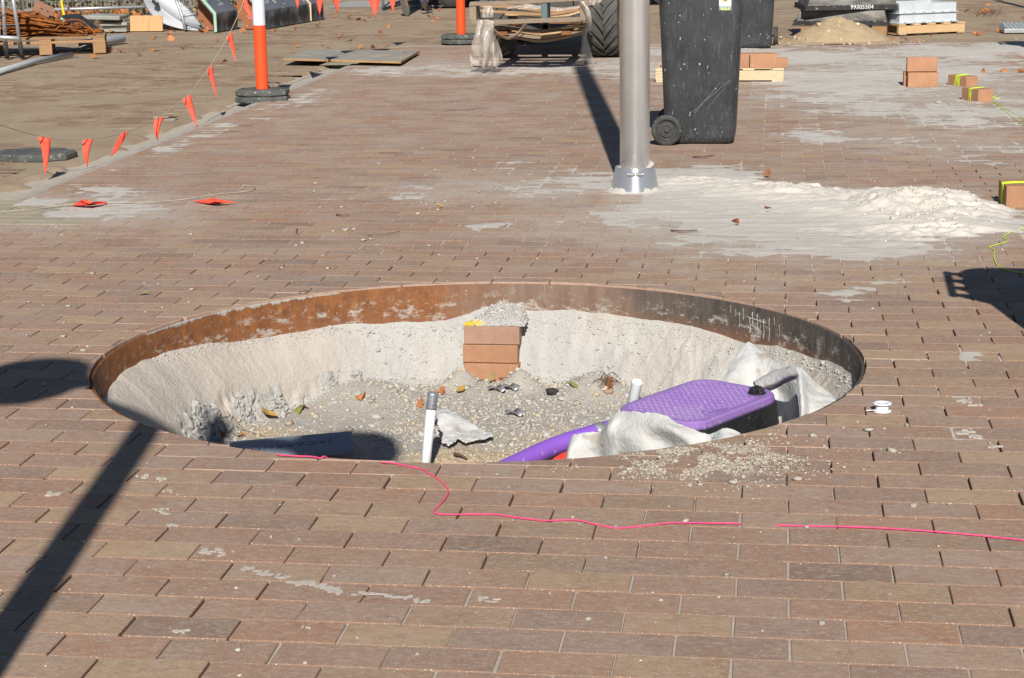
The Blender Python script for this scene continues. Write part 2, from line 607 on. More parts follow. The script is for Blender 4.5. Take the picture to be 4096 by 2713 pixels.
for i, (xc, yc, k, j) in enumerate(pavers):
    r = float(pit_r(xc, yc))
    dz = random.gauss(0, 0.0007 if yc < 4 else .0004)
    ox, oy, oa = random.gauss(0, .0012), random.gauss(0, .0005), random.gauss(0, .0035)
    if r > R_CUT + 0.16 and xc - LU / 2 > GX:
        if i in singles:
            o = bpy.data.objects.new('brick', random.choice(variants))
            o.location = (xc + ox, yc + oy, dz)
            o.rotation_euler = (random.gauss(0, .002), random.gauss(0, .0015), oa + (math.pi if random.random() < .5 else 0))
            col.objects.link(o)
            o.parent = pavement
        else:
            b_ = near_mb if yc < 7.5 else far_mb
            w, d = LU - random.uniform(0.0035, 0.007), LV - random.uniform(0.0014, 0.003)
            poly = brick_poly(w, d) if yc < 5 else [(-w / 2, -d / 2), (w / 2, -d / 2), (w / 2, d / 2), (-w / 2, d / 2)]
            brick_mesh_into(b_, poly, -0.04, dz, 0.0019, Matrix.Translation((xc + ox, yc + oy, 0)) @ rotz(oa))
        continue
    poly = [(xc + a, yc + b) for a, b in brick_poly(LU - .005, LV - .002)]
    poly = [(max(a, GX), b) for a, b in poly]
    if max(p[0] for p in poly) - GX < 0.03:
        continue
    poly = clip_disc([(a, (b - PIT[1]) * EY) for a, b in poly], (PIT[0], 0.0), R_CUT + random.uniform(-0.002, 0.004))
    if poly is None:
        continue
    poly = [(a, b / EY + PIT[1]) for a, b in poly]
    if i in singles:
        b_ = MB()
        c_ = (sum(p[0] for p in poly) / len(poly), sum(p[1] for p in poly) / len(poly))
        brick_mesh_into(b_, [(p[0] - c_[0], p[1] - c_[1]) for p in poly], -0.065, 0, 0.002, None, 2 if True else 1)
        o = bpy.data.objects.new('brick', b_.data('brick', [M_PAVER, M_EDGE, M_CUT]))
        o.location = (c_[0], c_[1], dz)
        col.objects.link(o)
        o.parent = pavement
    else:
        brick_mesh_into(near_mb, poly, -0.065, dz, 0.0019, None, 2 if r < R_CUT + .2 else 1)
for b_, m_, nm in ((near_mb, M_PAVER, 'brick_paving'), (far_mb, M_PAVER_FAR, 'dusty_brick_paving')):
    tag(b_.build(nm, [m_, M_EDGE, M_CUT], pavement), kind='stuff')

# ---- gutter between pavement and road: concrete edging and a shallow dish full of sand
ys = np.arange(1.5, 14.3, 0.05)
prof = [(-4.46, -0.03), (-4.34, -0.028), (-4.22, -0.036), (-4.10, -0.046), (-4.0, -0.042), (-3.955, -0.022)]
xs = np.interp(np.linspace(0, 5, 30), range(6), [p[0] for p in prof])
zs = np.interp(np.linspace(0, 5, 30), range(6), [p[1] for p in prof])
X, Y = np.meshgrid(xs, ys)
Z = zs[None, :] + 0.012 * (fbm(X * 9, Y * 5, 4, 3) - 0.5)
V, Fq = compact(np.stack([X, Y, Z], -1).reshape(-1, 3), keep_cells(X.shape, np.ones((X.shape[0] - 1, X.shape[1] - 1), bool)))
gutter = bpy.data.objects.new('gutter', np_mesh('gutter', V, Fq, sand_mat('gutter_sand', (0.42, 0.365, 0.295), (0.46, 0.41, 0.345), (0.2, .15, .1)), {'depth': np.clip(fbm(V[:, 0] * 3, V[:, 1] * 3, 3, 2), 0, 1)}))
col.objects.link(gutter)
tag(gutter, kind='structure')
M_CONC = simple('pale_concrete', (0.40, 0.375, 0.335), (0.32, 0.295, 0.26), 9, 0.9, 0, 0.3, 120)
mb = MB()
for q in range(6):
    y0 = 1.5 + q * 2.13
    mb.box((GX - 0.0325, y0 + 1.0625, -0.054), (0.055, 2.12, 0.1))
tag(mb.build('concrete_edging', M_CONC, bevel=0.006), kind='structure')

# ---- road of brown clay bricks under tracked-in dirt
road_bed = MB()
road_bed.add([(-16, -0.9, -0.022), (-4.4, -0.9, -0.022), (-4.4, 16.4, -0.022), (-16, 16.4, -0.022)], [(0, 1, 2, 3)])
road_bed.add([(-16, 16.4, -0.022), (6, 16.4, -0.022), (6, 29, -0.022), (-16, 29, -0.022)], [(0, 1, 2, 3)])
M_DIRT = simple('road_dirt', (0.275, 0.20, 0.13), (0.345, 0.27, 0.188), 1.6, 0.95, 0, 0.4, 90)
road_bed.add([(-4.4, 15.1, -0.022), (-3.9, 15.1, -0.022), (-3.9, 16.4, -0.022), (-4.4, 16.4, -0.022)], [(0, 1, 2, 3)])
road = road_bed.build('road', M_DIRT)
tag(road, kind='structure')
mb = MB()
for k in range(10, 250):
    yc = (k - 0.5) * LV
    if yc > 28.5:
        break
    for j in range(-66, 24):
        xc = (j + (0.5 if k % 2 else 0) + 0.5) * LU
        if (xc > (-4.26 - LU / 2 if yc < 14.2 else (-4.4 - LU/2 if yc < 15.1 else -4.02)) and yc < 16.36) or not in_view(xc, yc, 120):
            continue
        z = random.gauss(-0.014, 0.0009)
        w, d = LU / 2 - .0025, LV / 2 - .0015
        M_ = Matrix.Translation((xc, yc, z)) @ rotz(random.gauss(0, .004))
        mb.add([(-w, -d, 0), (w, -d, 0), (w, d, 0), (-w, d, 0), (-w - .001, -d - .001, -.01), (w + .001, -d - .001, -.01), (w + .001, d + .001, -.01), (-w - .001, d + .001, -.01)],
               [(0, 1, 2, 3), (0, 4, 5, 1), (1, 5, 6, 2), (2, 6, 7, 3), (3, 7, 4, 0)], M_)
tag(mb.build('brick_paving', M_ROAD, road, world=True), kind='stuff')
# dirt lying over the road bricks
def dirt_sheet(name, x0, x1, y0, y1, st, fn, m, floor=-0.004, drop=.012):
    xs, ys = np.arange(x0, x1, st), np.arange(y0, y1, st)
    X, Y = np.meshgrid(xs, ys)
    H = fn(X, Y)
    P = proj_np(np.stack([X, Y, 0 * X], -1))
    vis = (P[..., 2] > 0.3) & (P[..., 0] > -80) & (P[..., 0] < 2450) & (P[..., 1] < 1640) & (P[..., 1] > -60)
    ok = (H > floor) & vis
    cell = ok[:-1, :-1] | ok[1:, 1:] | ok[:-1, 1:] | ok[1:, :-1]
    V = np.stack([X, Y, np.maximum(H, floor - drop)], -1).reshape(-1, 3)
    return V, keep_cells(X.shape, cell)
def dirt_h(x, y):
    h = -0.0135 + 0.012 * (fbm(x * 1.1, y * 1.6, 5, 41) - 0.52)
    edge = np.where(y > 15.1, -3.93, -4.30 + .20 * fbm(x * 2, y * 5, 4, 12))
    low = np.where(y < 14.2, np.interp(x, [p[0] for p in prof], [p[1] for p in prof]) - .004, -.06)
    h = np.where((x > edge) & (y < 16.42), low, h)
    return np.where((x > -4.42) & (y > 14.2) & (y < 15.1), -.06, h)
V, Fq = dirt_sheet('dirt', -14, 5.5, 5, 28, 0.05, dirt_h, None, -0.0165, .06)
V, Fq = compact(V, Fq)
o = bpy.data.objects.new('dirt', np_mesh('dirt', V, Fq, M_DIRT))
col.objects.link(o)
tag(o, 'thin brown dirt tracked over the bricks of the road', 'dirt', kind='stuff')

# ---- the pit: steep crumbly banks down to a gravelly floor
ANG = np.radians([-180, -172.6, -150, -90, -40, -10, 11.4, 28.6, 38.9, 47.7, 57.6, 66.6, 75.2, 83.5, 91.6, 97.3, 101, 104.6, 115.9, 127.7, 140.2, 152, 163.4, 178.7, 180])
ZTOP = np.array([-.112, -.123, -.14, -.15, -.13, -.11, -.097, -.124, -.138, -.152, -.128, -.12, -.111, -.105, -.104, -.097, -.125, -.148, -.146, -.138, -.146, -.12, -.098, -.104, -.112])
WANG = np.radians([-180, -90, -20, 20, 60, 75, 100, 115, 135, 160, 180])
WID = np.array([.24, .30, .28, .24, .17, .12, .085, .11, .18, .22, .24])
FLOOR = -0.41
NR, NA = 170, 900
rr = np.concatenate([np.linspace(0.0, 0.8, 50), np.linspace(0.806, R_IN + 0.001, NR - 50)])
aa = np.linspace(-math.pi, math.pi, NA, endpoint=False)
Rg, Ag = np.meshgrid(rr, aa, indexing='ij')
X, Y = PIT[0] + Rg * np.cos(Ag), PIT[1] + Rg * np.sin(Ag) / EY
def pit_height(X, Y):
    Rg, Ag = pit_r(X, Y), np.arctan2((Y - PIT[1]) * EY, X - PIT[0])
    zt = np.interp(Ag, ANG, ZTOP) + 0.02 * (fbm(Ag * 9 + 40, Ag * 0 + 3.3, 4, 8) - 0.5)
    w = np.interp(Ag, WANG, WID) * (0.92 + 0.16 * fbm(X * 4, Y * 4, 3, 21))
    t = np.clip((R_IN - Rg) / w, 0, 1)
    smooth_zone = sstep(112, 135, np.degrees(np.abs(Ag)))             # left-hand slope of smooth sand
    prof = np.where(t < 1, t ** (0.85 + 0.5 * smooth_zone), 1)
    prof = prof * (1 - 0.12 * np.sin(np.pi * t))
    fl = FLOOR + 0.035 * (fbm(X * 2.2, Y * 2.2, 4, 31) - 0.5) + 0.02 * np.exp(-((X + .9) ** 2 + (Y - 2.75) ** 2) / 0.1)
    z = zt + (fl - zt) * prof
    rough = (0.012 + 0.045 * (1 - smooth_zone) * sstep(0.02, .3, t) * sstep(1.0, .8, t)) * (1 - 0.8 * smooth_zone)
    z = z + rough * (fbm(X * 14, Y * 14, 4, 51) - 0.5) + 0.014 * (1 - smooth_zone * .85) * (fbm(X * 45, Y * 45, 3, 61) - 0.5) * np.minimum(1, t * 8)
    # a raw broken lip where the left slope has slumped
    q = t + 0.30 * (fbm(X * 7, Y * 7, 4, 71) - 0.5)
    lip = smooth_zone * sstep(0.70, 0.735, q) * sstep(1.12, .92, q)
    z = z - lip * (0.012 + 0.13 * np.maximum(0, .52 - fbm(X * 24, Y * 24, 4, 81)) + .05 * np.maximum(0, .5 - fbm(X * 60, Y * 60, 2, 87)))
    z = z + smooth_zone * .004 * sstep(.74, .66, q) * (fbm(X * 3 + Y * 2, Y * 9 - X * 5, 3, 99) - .5)
    # drifts of loose pale sand against the back bank
    for (sx, sy, s_, h_) in ((-0.62, 3.70, 0.10, 0.09), (-1.55, 3.58, 0.14, 0.07), (-0.2, 3.55, 0.13, 0.08), (-1.17, 3.77, .05, .075), (-.93, 3.77, .05, .08), (-1.05, 3.73, .07, .035)):
        z = np.maximum(z, FLOOR + h_ * np.exp(-((X - sx) ** 2 + (Y - sy) ** 2) / (2 * s_ * s_)) + 0.004 * fbm(X * 20, Y * 20, 2, 4) if True else z)
    # ledge where the brick support stands
    return z, t, smooth_zone
Z, T, SZ = pit_height(X, Y)
BRK = at(1136, 800, -0.28)
BRK = Vector((-1.045, 3.86, 0))
#notch = (np.abs(X - BRK.x) < 0.118) & (Y > 3.74)
#Z = np.where(notch & (Y < 3.93), np.minimum(Z, FLOOR - 0.0 + 0.35 * np.maximum(0, Y - 3.915)), Z)
cr = fbm(X * 3, Y * 3, 4, 15)
smooth_c, crumb_c, floor_c, tan_c = np.array([.50, .445, .385]), np.array([.455, .445, .42]), np.array([.40, .37, .325]), np.array([.49, .39, .26])
fm = sstep(.86, .98, T)[..., None]
sandy = np.clip(SZ * (1 - sstep(.8, .92, T)) * 1.0 + sstep(.55, .7, cr) * .6 + sstep(50, 25, np.degrees(np.abs(Ag))) * .8, 0, 1)[..., None]
tan_m = (sstep(.42, .6, fbm(X * 1.9 + 3, Y * 1.9, 4, 19)) * sstep(3.35, 3.0, Y))[..., None]
bank = crumb_c * (1 - sandy) + smooth_c * sandy
flr = floor_c * (1 - tan_m) + tan_c * tan_m
C = bank * (1 - fm) + flr * fm
C = C * (0.9 + 0.2 * fbm(X * 25, Y * 25, 3, 90))[..., None]
idx = np.arange(X.size).reshape(X.shape)
q = np.stack([idx[:-1, :], idx[1:, :], np.roll(idx, -1, 1)[1:, :], np.roll(idx, -1, 1)[:-1, :]], -1).reshape(-1, 4)
k = NT('pit_soil')
a = k.n('ShaderNodeAttribute'); a.attribute_name = 'soil'
pos = k.coord('Position')
c = k.mix(k.math('MULTIPLY', k.ramp(k.noise(pos, 160, 2, .6), .62, .7), .5), a.outputs['Color'], (.25, .21, .17))
c = k.mix(k.math('MULTIPLY', k.ramp(k.noise(pos, 120, 2, .6), .62, .7), .35), c, (.62, .58, .52))
k.set(c, .95, 0, .12)
k.bump(k.math('ADD', k.noise(pos, 190, 4, .7), k.math('MULTIPLY', k.noise(pos, 50, 5, .7), 2.2)), .7, .006)
M_PITSOIL = k.m
pit = bpy.data.objects.new('pit_soil', np_mesh('pit_soil', np.stack([X, Y, Z], -1).reshape(-1, 3), q, k.m, {'soil': np.concatenate([C.reshape(-1, 3), np.ones((X.size, 1))], 1)}))
col.objects.link(pit)
tag(pit, kind='structure')
def pit_z(x, y):
    return float(pit_height(np.array([[x]]), np.array([[y]]))[0][0, 0])

# ---- stones made as one mesh of faceted lumps
_t = (1 + 5 ** .5) / 2
ICO = np.array([(-1, _t, 0), (1, _t, 0), (-1, -_t, 0), (1, -_t, 0), (0, -1, _t), (0, 1, _t), (0, -1, -_t), (0, 1, -_t), (_t, 0, -1), (_t, 0, 1), (-_t, 0, -1), (-_t, 0, 1)]) / math.hypot(1, _t)
ICOF = np.array([(0, 11, 5), (0, 5, 1), (0, 1, 7), (0, 7, 10), (0, 10, 11), (1, 5, 9), (5, 11, 4), (11, 10, 2), (10, 7, 6), (7, 1, 8), (3, 9, 4), (3, 4, 2), (3, 2, 6), (3, 6, 8), (3, 8, 9), (4, 9, 5), (2, 4, 11), (6, 2, 10), (8, 6, 7), (9, 8, 1)])
def lumps(name, P, size, mats, colors, flat=0.7, smooth=False):
    n = len(P)
    S = np.asarray(size)[:, None, None] * (1 + 0.8 * (rng.random((n, 12, 1)) - .5)) * np.stack([rng.uniform(.75, 1.25, (n, 1)), rng.uniform(.75, 1.25, (n, 1)), rng.uniform(flat * .7, flat * 1.2, (n, 1))], -1)
    V = ICO[None] * S
    a = rng.random(n) * 6.28
    ca, sa = np.cos(a)[:, None], np.sin(a)[:, None]
    V = np.stack([V[..., 0] * ca - V[..., 1] * sa, V[..., 0] * sa + V[..., 1] * ca, V[..., 2]], -1) + np.asarray(P)[:, None, :]
    Ff = (ICOF[None] + 12 * np.arange(n)[:, None, None]).reshape(-1, 3)
    Cc = np.repeat(np.concatenate([colors, np.ones((n, 1))], 1), 12, 0)
    o = bpy.data.objects.new(name, np_mesh(name, V.reshape(-1, 3), Ff, mats, {'soil': Cc}, smooth))
    col.objects.link(o)
    return o
k = NT('stone')
a = k.n('ShaderNodeAttribute'); a.attribute_name = 'soil'
pos = k.coord('Position')
k.set(k.mix(k.math('MULTIPLY', k.ramp(k.noise(pos, 90, 4, .6), .4, .7), .35), a.outputs['Color'], (.46, .43, .38)), .9, 0, .15)
k.bump(k.noise(pos, 220, 4, .6), .5, .003)
M_STONE = k.m
# gravel over the floor
n = 14000
px, py = rng.uniform(-2.15, 0.3, n * 3), rng.uniform(1.45, 3.9, n * 3)
_, t_, sz_ = pit_height(px, py)
dens = sstep(.8, 1.0, t_) * (0.25 + 0.9 * sstep(.35, .65, fbm(px * 2.5, py * 2.5, 4, 77)))
keep = (rng.random(n * 3) < dens) & (pit_r(px, py) < 1.25)
px, py = px[keep][:n], py[keep][:n]
sz = np.clip(rng.lognormal(-5.7, .55, len(px)), .002, .018)
pz = pit_height(px, py)[0] + sz * .25
pal = np.array([(.45, .37, .27), (.42, .40, .36), (.38, .365, .345), (.49, .43, .35), (.33, .285, .225), (.44, .425, .40), (.48, .40, .29)])
tan_w = sstep(.42, .6, fbm(px * 1.9 + 3, py * 1.9, 4, 19)) * sstep(3.35, 3.0, py)
cc = np.where((rng.random(len(px)) < .25 + .6 * tan_w)[:, None], pal[rng.choice([0, 3, 4, 6, 0, 6], len(px))], pal[rng.choice([1, 2, 5, 1, 5], len(px))])
tag(lumps('gravel', np.stack([px, py, pz], 1), sz, M_STONE, cc), 'tan and grey gravel strewn over the floor of the round pit', 'gravel', kind='stuff')
# crumbs of stabilised sand along the ring, the back bank and the slumped lip
P_, S_ = [], []
for i in range(5200):
    a_ = random.uniform(-.25, 2.95)
    mode = random.random()
    w_ = float(np.interp(a_, WANG, WID))
    if mode < .25:
        r_ = R_IN - abs(random.gauss(0, .014)) - .006
    elif mode < .6:
        if not (0.75 < a_ < 2.1):
            continue
        r_ = R_IN - w_ * random.uniform(.05, 1.1)
    else:
        r_ = R_IN - w_ * random.gauss(.97, .09)
    x_, y_ = PIT[0] + r_ * math.cos(a_), PIT[1] + r_ * math.sin(a_) / EY
    if abs(x_ - BRK.x) < .125 and y_ > 3.68:
        continue
    s_ = min(.011, random.lognormvariate(-5.95, .5))
    P_.append((x_, y_, pit_z(x_, y_) + s_ * .3))
    S_.append(s_)
cc = np.array([.43, .42, .395]) * rng.uniform(.9, 1.08, (len(P_), 1))
tag(lumps('sand_crumb', P_, S_, M_STONE, cc, .85), 'grey crumbs of cemented sand along the banks of the pit', 'crumbs', kind='stuff')

# broken face of cemented sand where the left bank has slumped
NA2, NV2 = 420, 90
A2, V2 = np.meshgrid(np.radians(np.linspace(122, 192, NA2)), np.linspace(0, 1, NV2), indexing='ij')
W2 = np.interp((A2 + np.pi) % (2 * np.pi) - np.pi, WANG, WID)
arc = A2 * 1.2
R2 = R_IN - W2 * (.60 + .52 * V2)
X2, Y2 = PIT[0] + R2 * np.cos(A2), PIT[1] + R2 * np.sin(A2) / EY
Z2 = pit_height(X2, Y2)[0]
mask = sstep(.36, .50, fbm(arc * 5.5, V2 * .7, 3, 301) + .16 * np.sin(np.pi * (A2 - np.radians(122)) / np.radians(70)) - .05)
mask = mask * sstep(0, .10, V2 - .34 * fbm(arc * 11, V2 * 0 + 2, 4, 305)) * sstep(1, .82, V2)
rk = np.abs(fbm(arc * 26, V2 * 11, 4, 311) - .5) * 2
rk2 = np.abs(fbm(arc * 70, V2 * 30, 3, 317) - .5) * 2
disp = mask * (.004 + .040 * rk + .018 * rk2) - .004
nx2, nz2 = -np.cos(A2) * .8, .18
X2, Y2, Z2 = X2 + disp * nx2, Y2 - disp * np.sin(A2) * .8, Z2 + disp * nz2 - .035 * mask * sstep(.5, .35, fbm(arc * 19, V2 * 5, 3, 331))
q2 = keep_cells(X2.shape, mask[:-1, :-1] > .02)
C2 = np.concatenate([np.tile(np.array([[.41, .40, .375]]), (X2.size, 1)) * (.85 + .3 * fbm(X2 * 60, Z2 * 60, 3, 8)).reshape(-1, 1), np.ones((X2.size, 1))], 1)
Vq, Fq, Cq = compact(np.stack([X2, Y2, Z2], -1).reshape(-1, 3), q2, C2)
o = bpy.data.objects.new('slumped_soil', np_mesh('slumped_soil', Vq, Fq, M_PITSOIL, {'soil': Cq}, False))
col.objects.link(o)
tag(o, 'broken crumbly face of cemented sand at the left of the pit', 'soil', kind='stuff')

# ---- steel edging ring of the pit
k = NT('corten_steel')
obj_ = k.coord('Object')
sx = k.n('ShaderNodeSeparateXYZ'); k.l(obj_, sx.inputs[0])
big = k.noise(obj_, 3.0, 5, .6)
m_ = k.math('ADD', sx.outputs['X'], k.math('MULTIPLY', k.math('SUBTRACT', big, .5), .9))
vst = k.mapping(obj_, (1.5, 1.5, .25))
rust = k.mix(k.ramp(k.noise(obj_, 22, 6, .7), .35, .7), (.225, .085, .026), (.115, .045, .02))
rust = k.mix(k.math('MULTIPLY', k.ramp(k.noise(vst, 30, 5, .7), .5, .72), .55), rust, (.33, .125, .03))
brown = k.mix(k.ramp(k.noise(vst, 14, 6, .7), .35, .68), (.155, .092, .06), (.20, .14, .105))
dark = k.mix(k.ramp(k.noise(vst, 18, 6, .75), .35, .7), (.045, .04, .037), (.11, .085, .068))
c = k.mix(k.ramp(m_, -.35, .0), rust, brown)
c = k.mix(k.ramp(m_, .28, .62), c, dark)
low = k.math('ADD', sx.outputs['Z'], k.math('MULTIPLY', k.math('SUBTRACT', k.noise(obj_, 9, 4, .6), .5), .06))
c = k.mix(k.math('MULTIPLY', k.ramp(low, -.09, -.14), .5), c, (.23, .095, .045))                    # fresh rust low down
c = k.mix(k.math('MULTIPLY', k.ramp(k.noise(k.mapping(obj_, (1, 1, 2.0)), 13, 8, .8), .535, .60), k.math('MULTIPLY', k.ramp(low, -.03, -.085), .8)), c, (.38, .345, .30))      # mortar smears
c = k.mix(k.math('MULTIPLY', k.ramp(k.noise(obj_, 110, 2, .5), .68, .73), .55), c, (.45, .40, .33))
k.set(c, .75, .0, .3)
k.bump(k.noise(obj_, 120, 5, .7), .35, .002)
M_RUST = k.m
ring_t = thing('steel_ring', 'rusty steel edging ring round the open tree pit', 'edging ring', (PIT[0], PIT[1], 0))
ring_t.scale = (1, 1 / EY, 1)
mb = MB()
NS = 160
mb.lathe([(R_IN, -.32), (R_IN, -.010), (R_IN + .0015, -.008), (R_OUT - .0015, -.008), (R_OUT, -.010), (R_OUT, -.32)], NS, cap=(False, False))
mb.build('ring_plate', M_RUST, ring_t, smooth=True, angle=30)
M_DRIP = simple('lime_drip', (.42, .40, .37), (.30, .275, .25), 60, .9)
mb = MB()
def on_ring(a, z, off=.0015):
    return Vector(((R_IN - off) * math.cos(a), (R_IN - off) * math.sin(a), z))
for a_, z0, z1, w_ in [(43.2, -.03, -.10, .003), (44.4, -.028, -.085, .004), (45.0, -.05, -.115, .0035), (46.6, -.02, -.07, .0022), (41.6, -.045, -.125, .003), (40.2, -.035, -.13, .0025), (48.4, -.03, -.06, .002), (42.5, -.05, -.09, .002), (38.9, -.03, -.06, .0018), (47.5, -.04, -.1, .002), (49.6, -.02, -.05, .0018), (37.5, -.05, -.1, .0016)]:
    a_ = rad(a_)
    pts = [on_ring(a_ + rad(.25) * math.sin(i * 1.3) * .4, z0 + (z1 - z0) * i / 6) for i in range(7)]
    mb.tube(pts, [w_ * (.75 if i == 6 else .5 + .2 * math.sin(i * 1.7)) for i in range(7)], 6)
mb.tube([on_ring(rad(46 - i * .8), -.052 - .001 * i) for i in range(7)], .0022, 6)
tag(mb.build('lime_drips', M_DRIP, ring_t, smooth=True), kind='stuff')
mb = MB()
mb.tube([on_ring(rad(86.5), -.001 - i * .02, .0) for i in range(6)], .003, 6)
mb.build('weld_seam', simple('weld_bead', (.34, .21, .15), (.25, .15, .1), 60, .8), ring_t, smooth=True)
mb = MB()
P_ = []
for i in range(260):
    a_ = rad(124 + 44 * i / 259)
    w0 = .5 * vnoise(np.array([i * .11]), np.array([.5]), 5)[0] + .5 * vnoise(np.array([i * .45]), np.array([.5]), 6)[0]
    w_ = max(.0004, .045 * (w0 - .36) * math.sin(math.pi * i / 259) ** .4)
    P_.append([(rr_ * math.cos(a_), rr_ * math.sin(a_), z_) for rr_, z_ in ((R_IN + .002 + .2 * min(w_, .03), -.0075), (R_IN - .0005, -.0070 + .15 * w_), (R_IN - .0012 - .1 * w_, -.010), (R_IN - .0008 - .06 * w_, -.010 - w_ * .6), (R_IN + .0006, -.010 - w_))])
mb.grid(P_)
tag(mb.build('mortar_smear', M_CONC, ring_t, smooth=True), kind='stuff')

# ---- drifted sand on the pavement and the spilled pile
BL = []                                      # soft patches: x, y, rx, ry, amount
def patch(px_, py_, rx, ry, am):
    p = at(px_, py_)
    BL.append((p.x, p.y, rx, ry, am))
patch(1900, 500, .95, .8, 1.25); patch(2130, 480, .45, .6, 1.3); patch(2250, 510, .17, .3, .8); patch(1750, 520, .5, .5, 1.1); patch(1620, 410, .4, .5, .95); patch(1680, 470, .5, .75, 1.1); patch(1560, 435, .35, .75, .98); patch(1330, 430, .5, .45, .66); patch(1500, 490, .4, .3, .75)
patch(1960, 570, .5, .35, .95); patch(1900, 620, .25, .25, .52); patch(1960, 680, .16, .2, .62); patch(2100, 640, .3, .3, .45); patch(1680, 590, .25, .2, .4)
patch(1900, 190, .95, 1.9, .92); patch(2120, 165, 1.1, 1.8, .95); patch(2050, 250, .8, 1.0, .66); patch(2250, 260, .8, 1.1, .78); patch(1850, 320, .4, .7, .62); patch(2320, 350, .6, .9, .5); patch(2150, 330, .6, .9, .5)
patch(1880, 130, 1.2, 1.2, .95); patch(2250, 120, 1.1, 1.5, 1.0); patch(1500, 160, 1.0, 1.3, .74); patch(1250, 160, 1.0, .8, .72); patch(1050, 160, .8, .9, .62); patch(1650, 120, 1.2, 1.2, .85)
patch(1000, 450, .6, .4, .52); patch(1120, 530, .3, .2, .5); patch(1230, 390, .8, .6, .5); patch(700, 230, .25, 1.5, .6); patch(400, 340, .22, 1.6, .6); patch(900, 165, .5, .6, .72)
patch(235, 478, .3, .45, .74); patch(60, 462, .6, .16, .66); patch(120, 470, .5, .12, .6); patch(280, 480, .3, .4, .6); patch(240, 445, .35, .3, .6)
patch(2230, 920, .2, .25, .42); patch(2215, 1000, .12, .12, .5); patch(2120, 820, .25, .35, .38)
BLA = np.array(BL)
def sand_h(x, y):
    m = np.zeros_like(x)
    for bx, by, rx, ry, am in BLA:
        d2 = ((x - bx) / rx) ** 2 + ((y - by) / ry) ** 2
        m = np.maximum(m, am * np.exp(-0.75 * d2))
    n1 = fbm(x * 2.6, y * 2.6, 5, 101) - .5
    n2 = fbm(x * 9, y * 16, 4, 131) - .5
    k_ = np.mod(np.floor(y / LV), 2)
    jx = np.abs(np.mod(x / LU + .5 * (1 - k_) + .5, 1) - .5) * LU
    jy = np.abs(np.mod(y / LV + .5, 1) - .5) * LV
    joint = np.exp(-(np.minimum(jx, jy) / .012) ** 2) * .12
    n1 = n1 + .9 * (fbm(x * 6.5, y * 9, 4, 211) - .5) * sstep(7.0, 8.5, y)
    v = m + .75 * n1 + .55 * n2 + .20 * (fbm(x * 40, y * 40, 3, 231) - .5) + joint * (1 + 1.6 * sstep(7, 9, y)) * sstep(.1, .4, m) - .58 - .09 * sstep(7, 9, y)
    h = .02 * v
    # the pile proper
    P0 = at(2150, 470)
    g = np.zeros_like(x)
    for (qx, qy, s_, hh) in ((2190, 480, .16, .055), (2085, 470, .13, .042), (2240, 497, .12, .025), (2140, 455, .09, .03), (2030, 492, .17, .035), (1960, 470, .25, .022), (1740, 440, .25, .022), (1570, 425, .13, .026), (2150, 530, .22, .03), (1850, 450, .25, .02)):
        c_ = at(qx, qy)
        g = g + hh * np.exp(-((x - c_.x) ** 2 + (y - c_.y) ** 2) / (2 * s_ * s_))
    near = sstep(0, .25, v)
    g = g * near * (.45 + 1.1 * fbm(x * 5, y * 5, 4, 151)) + near * .055 * sstep(.2, .7, g * 14) * (fbm(x * 12, y * 12, 5, 191) - .48) + near * .012 * sstep(.1, .8, v)* fbm(x * 7, y * 7, 4, 161) + np.minimum(g * 8, 1) * near * .020 * (fbm(x * 24, y * 24, 4, 171) - .4)
    return np.where(v > 0, h * .25 + g, h)
def sand_object(name, x0, x1, y0, y1, st):
    V, Fq = dirt_sheet(name, x0, x1, y0, y1, st, lambda x, y: sand_h(x, y) - .2 * (pit_r(x, y) < R_CUT + .02), None, -.0035)
    V, Fq = compact(V, Fq)
    dep = np.clip((V[:, 2] - .002) / .022, 0, 1)
    o = bpy.data.objects.new(name, np_mesh(name, V, Fq, M_SAND, {'depth': dep}))
    col.objects.link(o)
    return o
P0 = at(1900, 500)
sp = sand_object('sand_pile', -1.4, 1.75, 4.0, 7.2, .011)
random.seed(44)
P_, S_ = [], []
for i in range(420):
    c_ = at(random.gauss(2160, 75), random.gauss(492, 24))
    h_ = float(sand_h(np.array([c_.x]), np.array([c_.y]))[0])
    if h_ > .004:
        s_ = min(.016, random.lognormvariate(-5.3, .5))
        P_.append((c_.x, c_.y, h_ + s_ * .25)); S_.append(s_)
tag(lumps('sand_clods', P_, S_, M_STONE, np.array([.58, .53, .46]) * rng.uniform(.85, 1.05, (len(P_), 1)), .8), 'clods of damp white sand on the spilled heap', 'crumbs', kind='stuff')
tag(sp, 'heap of white sand spilled on the paving beside the metal post', 'sand pile')
for nm_, ar in (('sand', (-3.86, -1.4, 4.0, 7.2, .013)), ('sand', (-3.86, 2.6, 7.2, 11.0, .02)), ('sand', (-3.86, 4.2, 11.0, 16.38, .03)), ('sand', (-.2, 1.4, .6, 4.0, .011))):
    so = sand_object(nm_, *ar)
    tag(so, 'thin pale sand drifted over the brick paving', 'sand', kind='stuff')

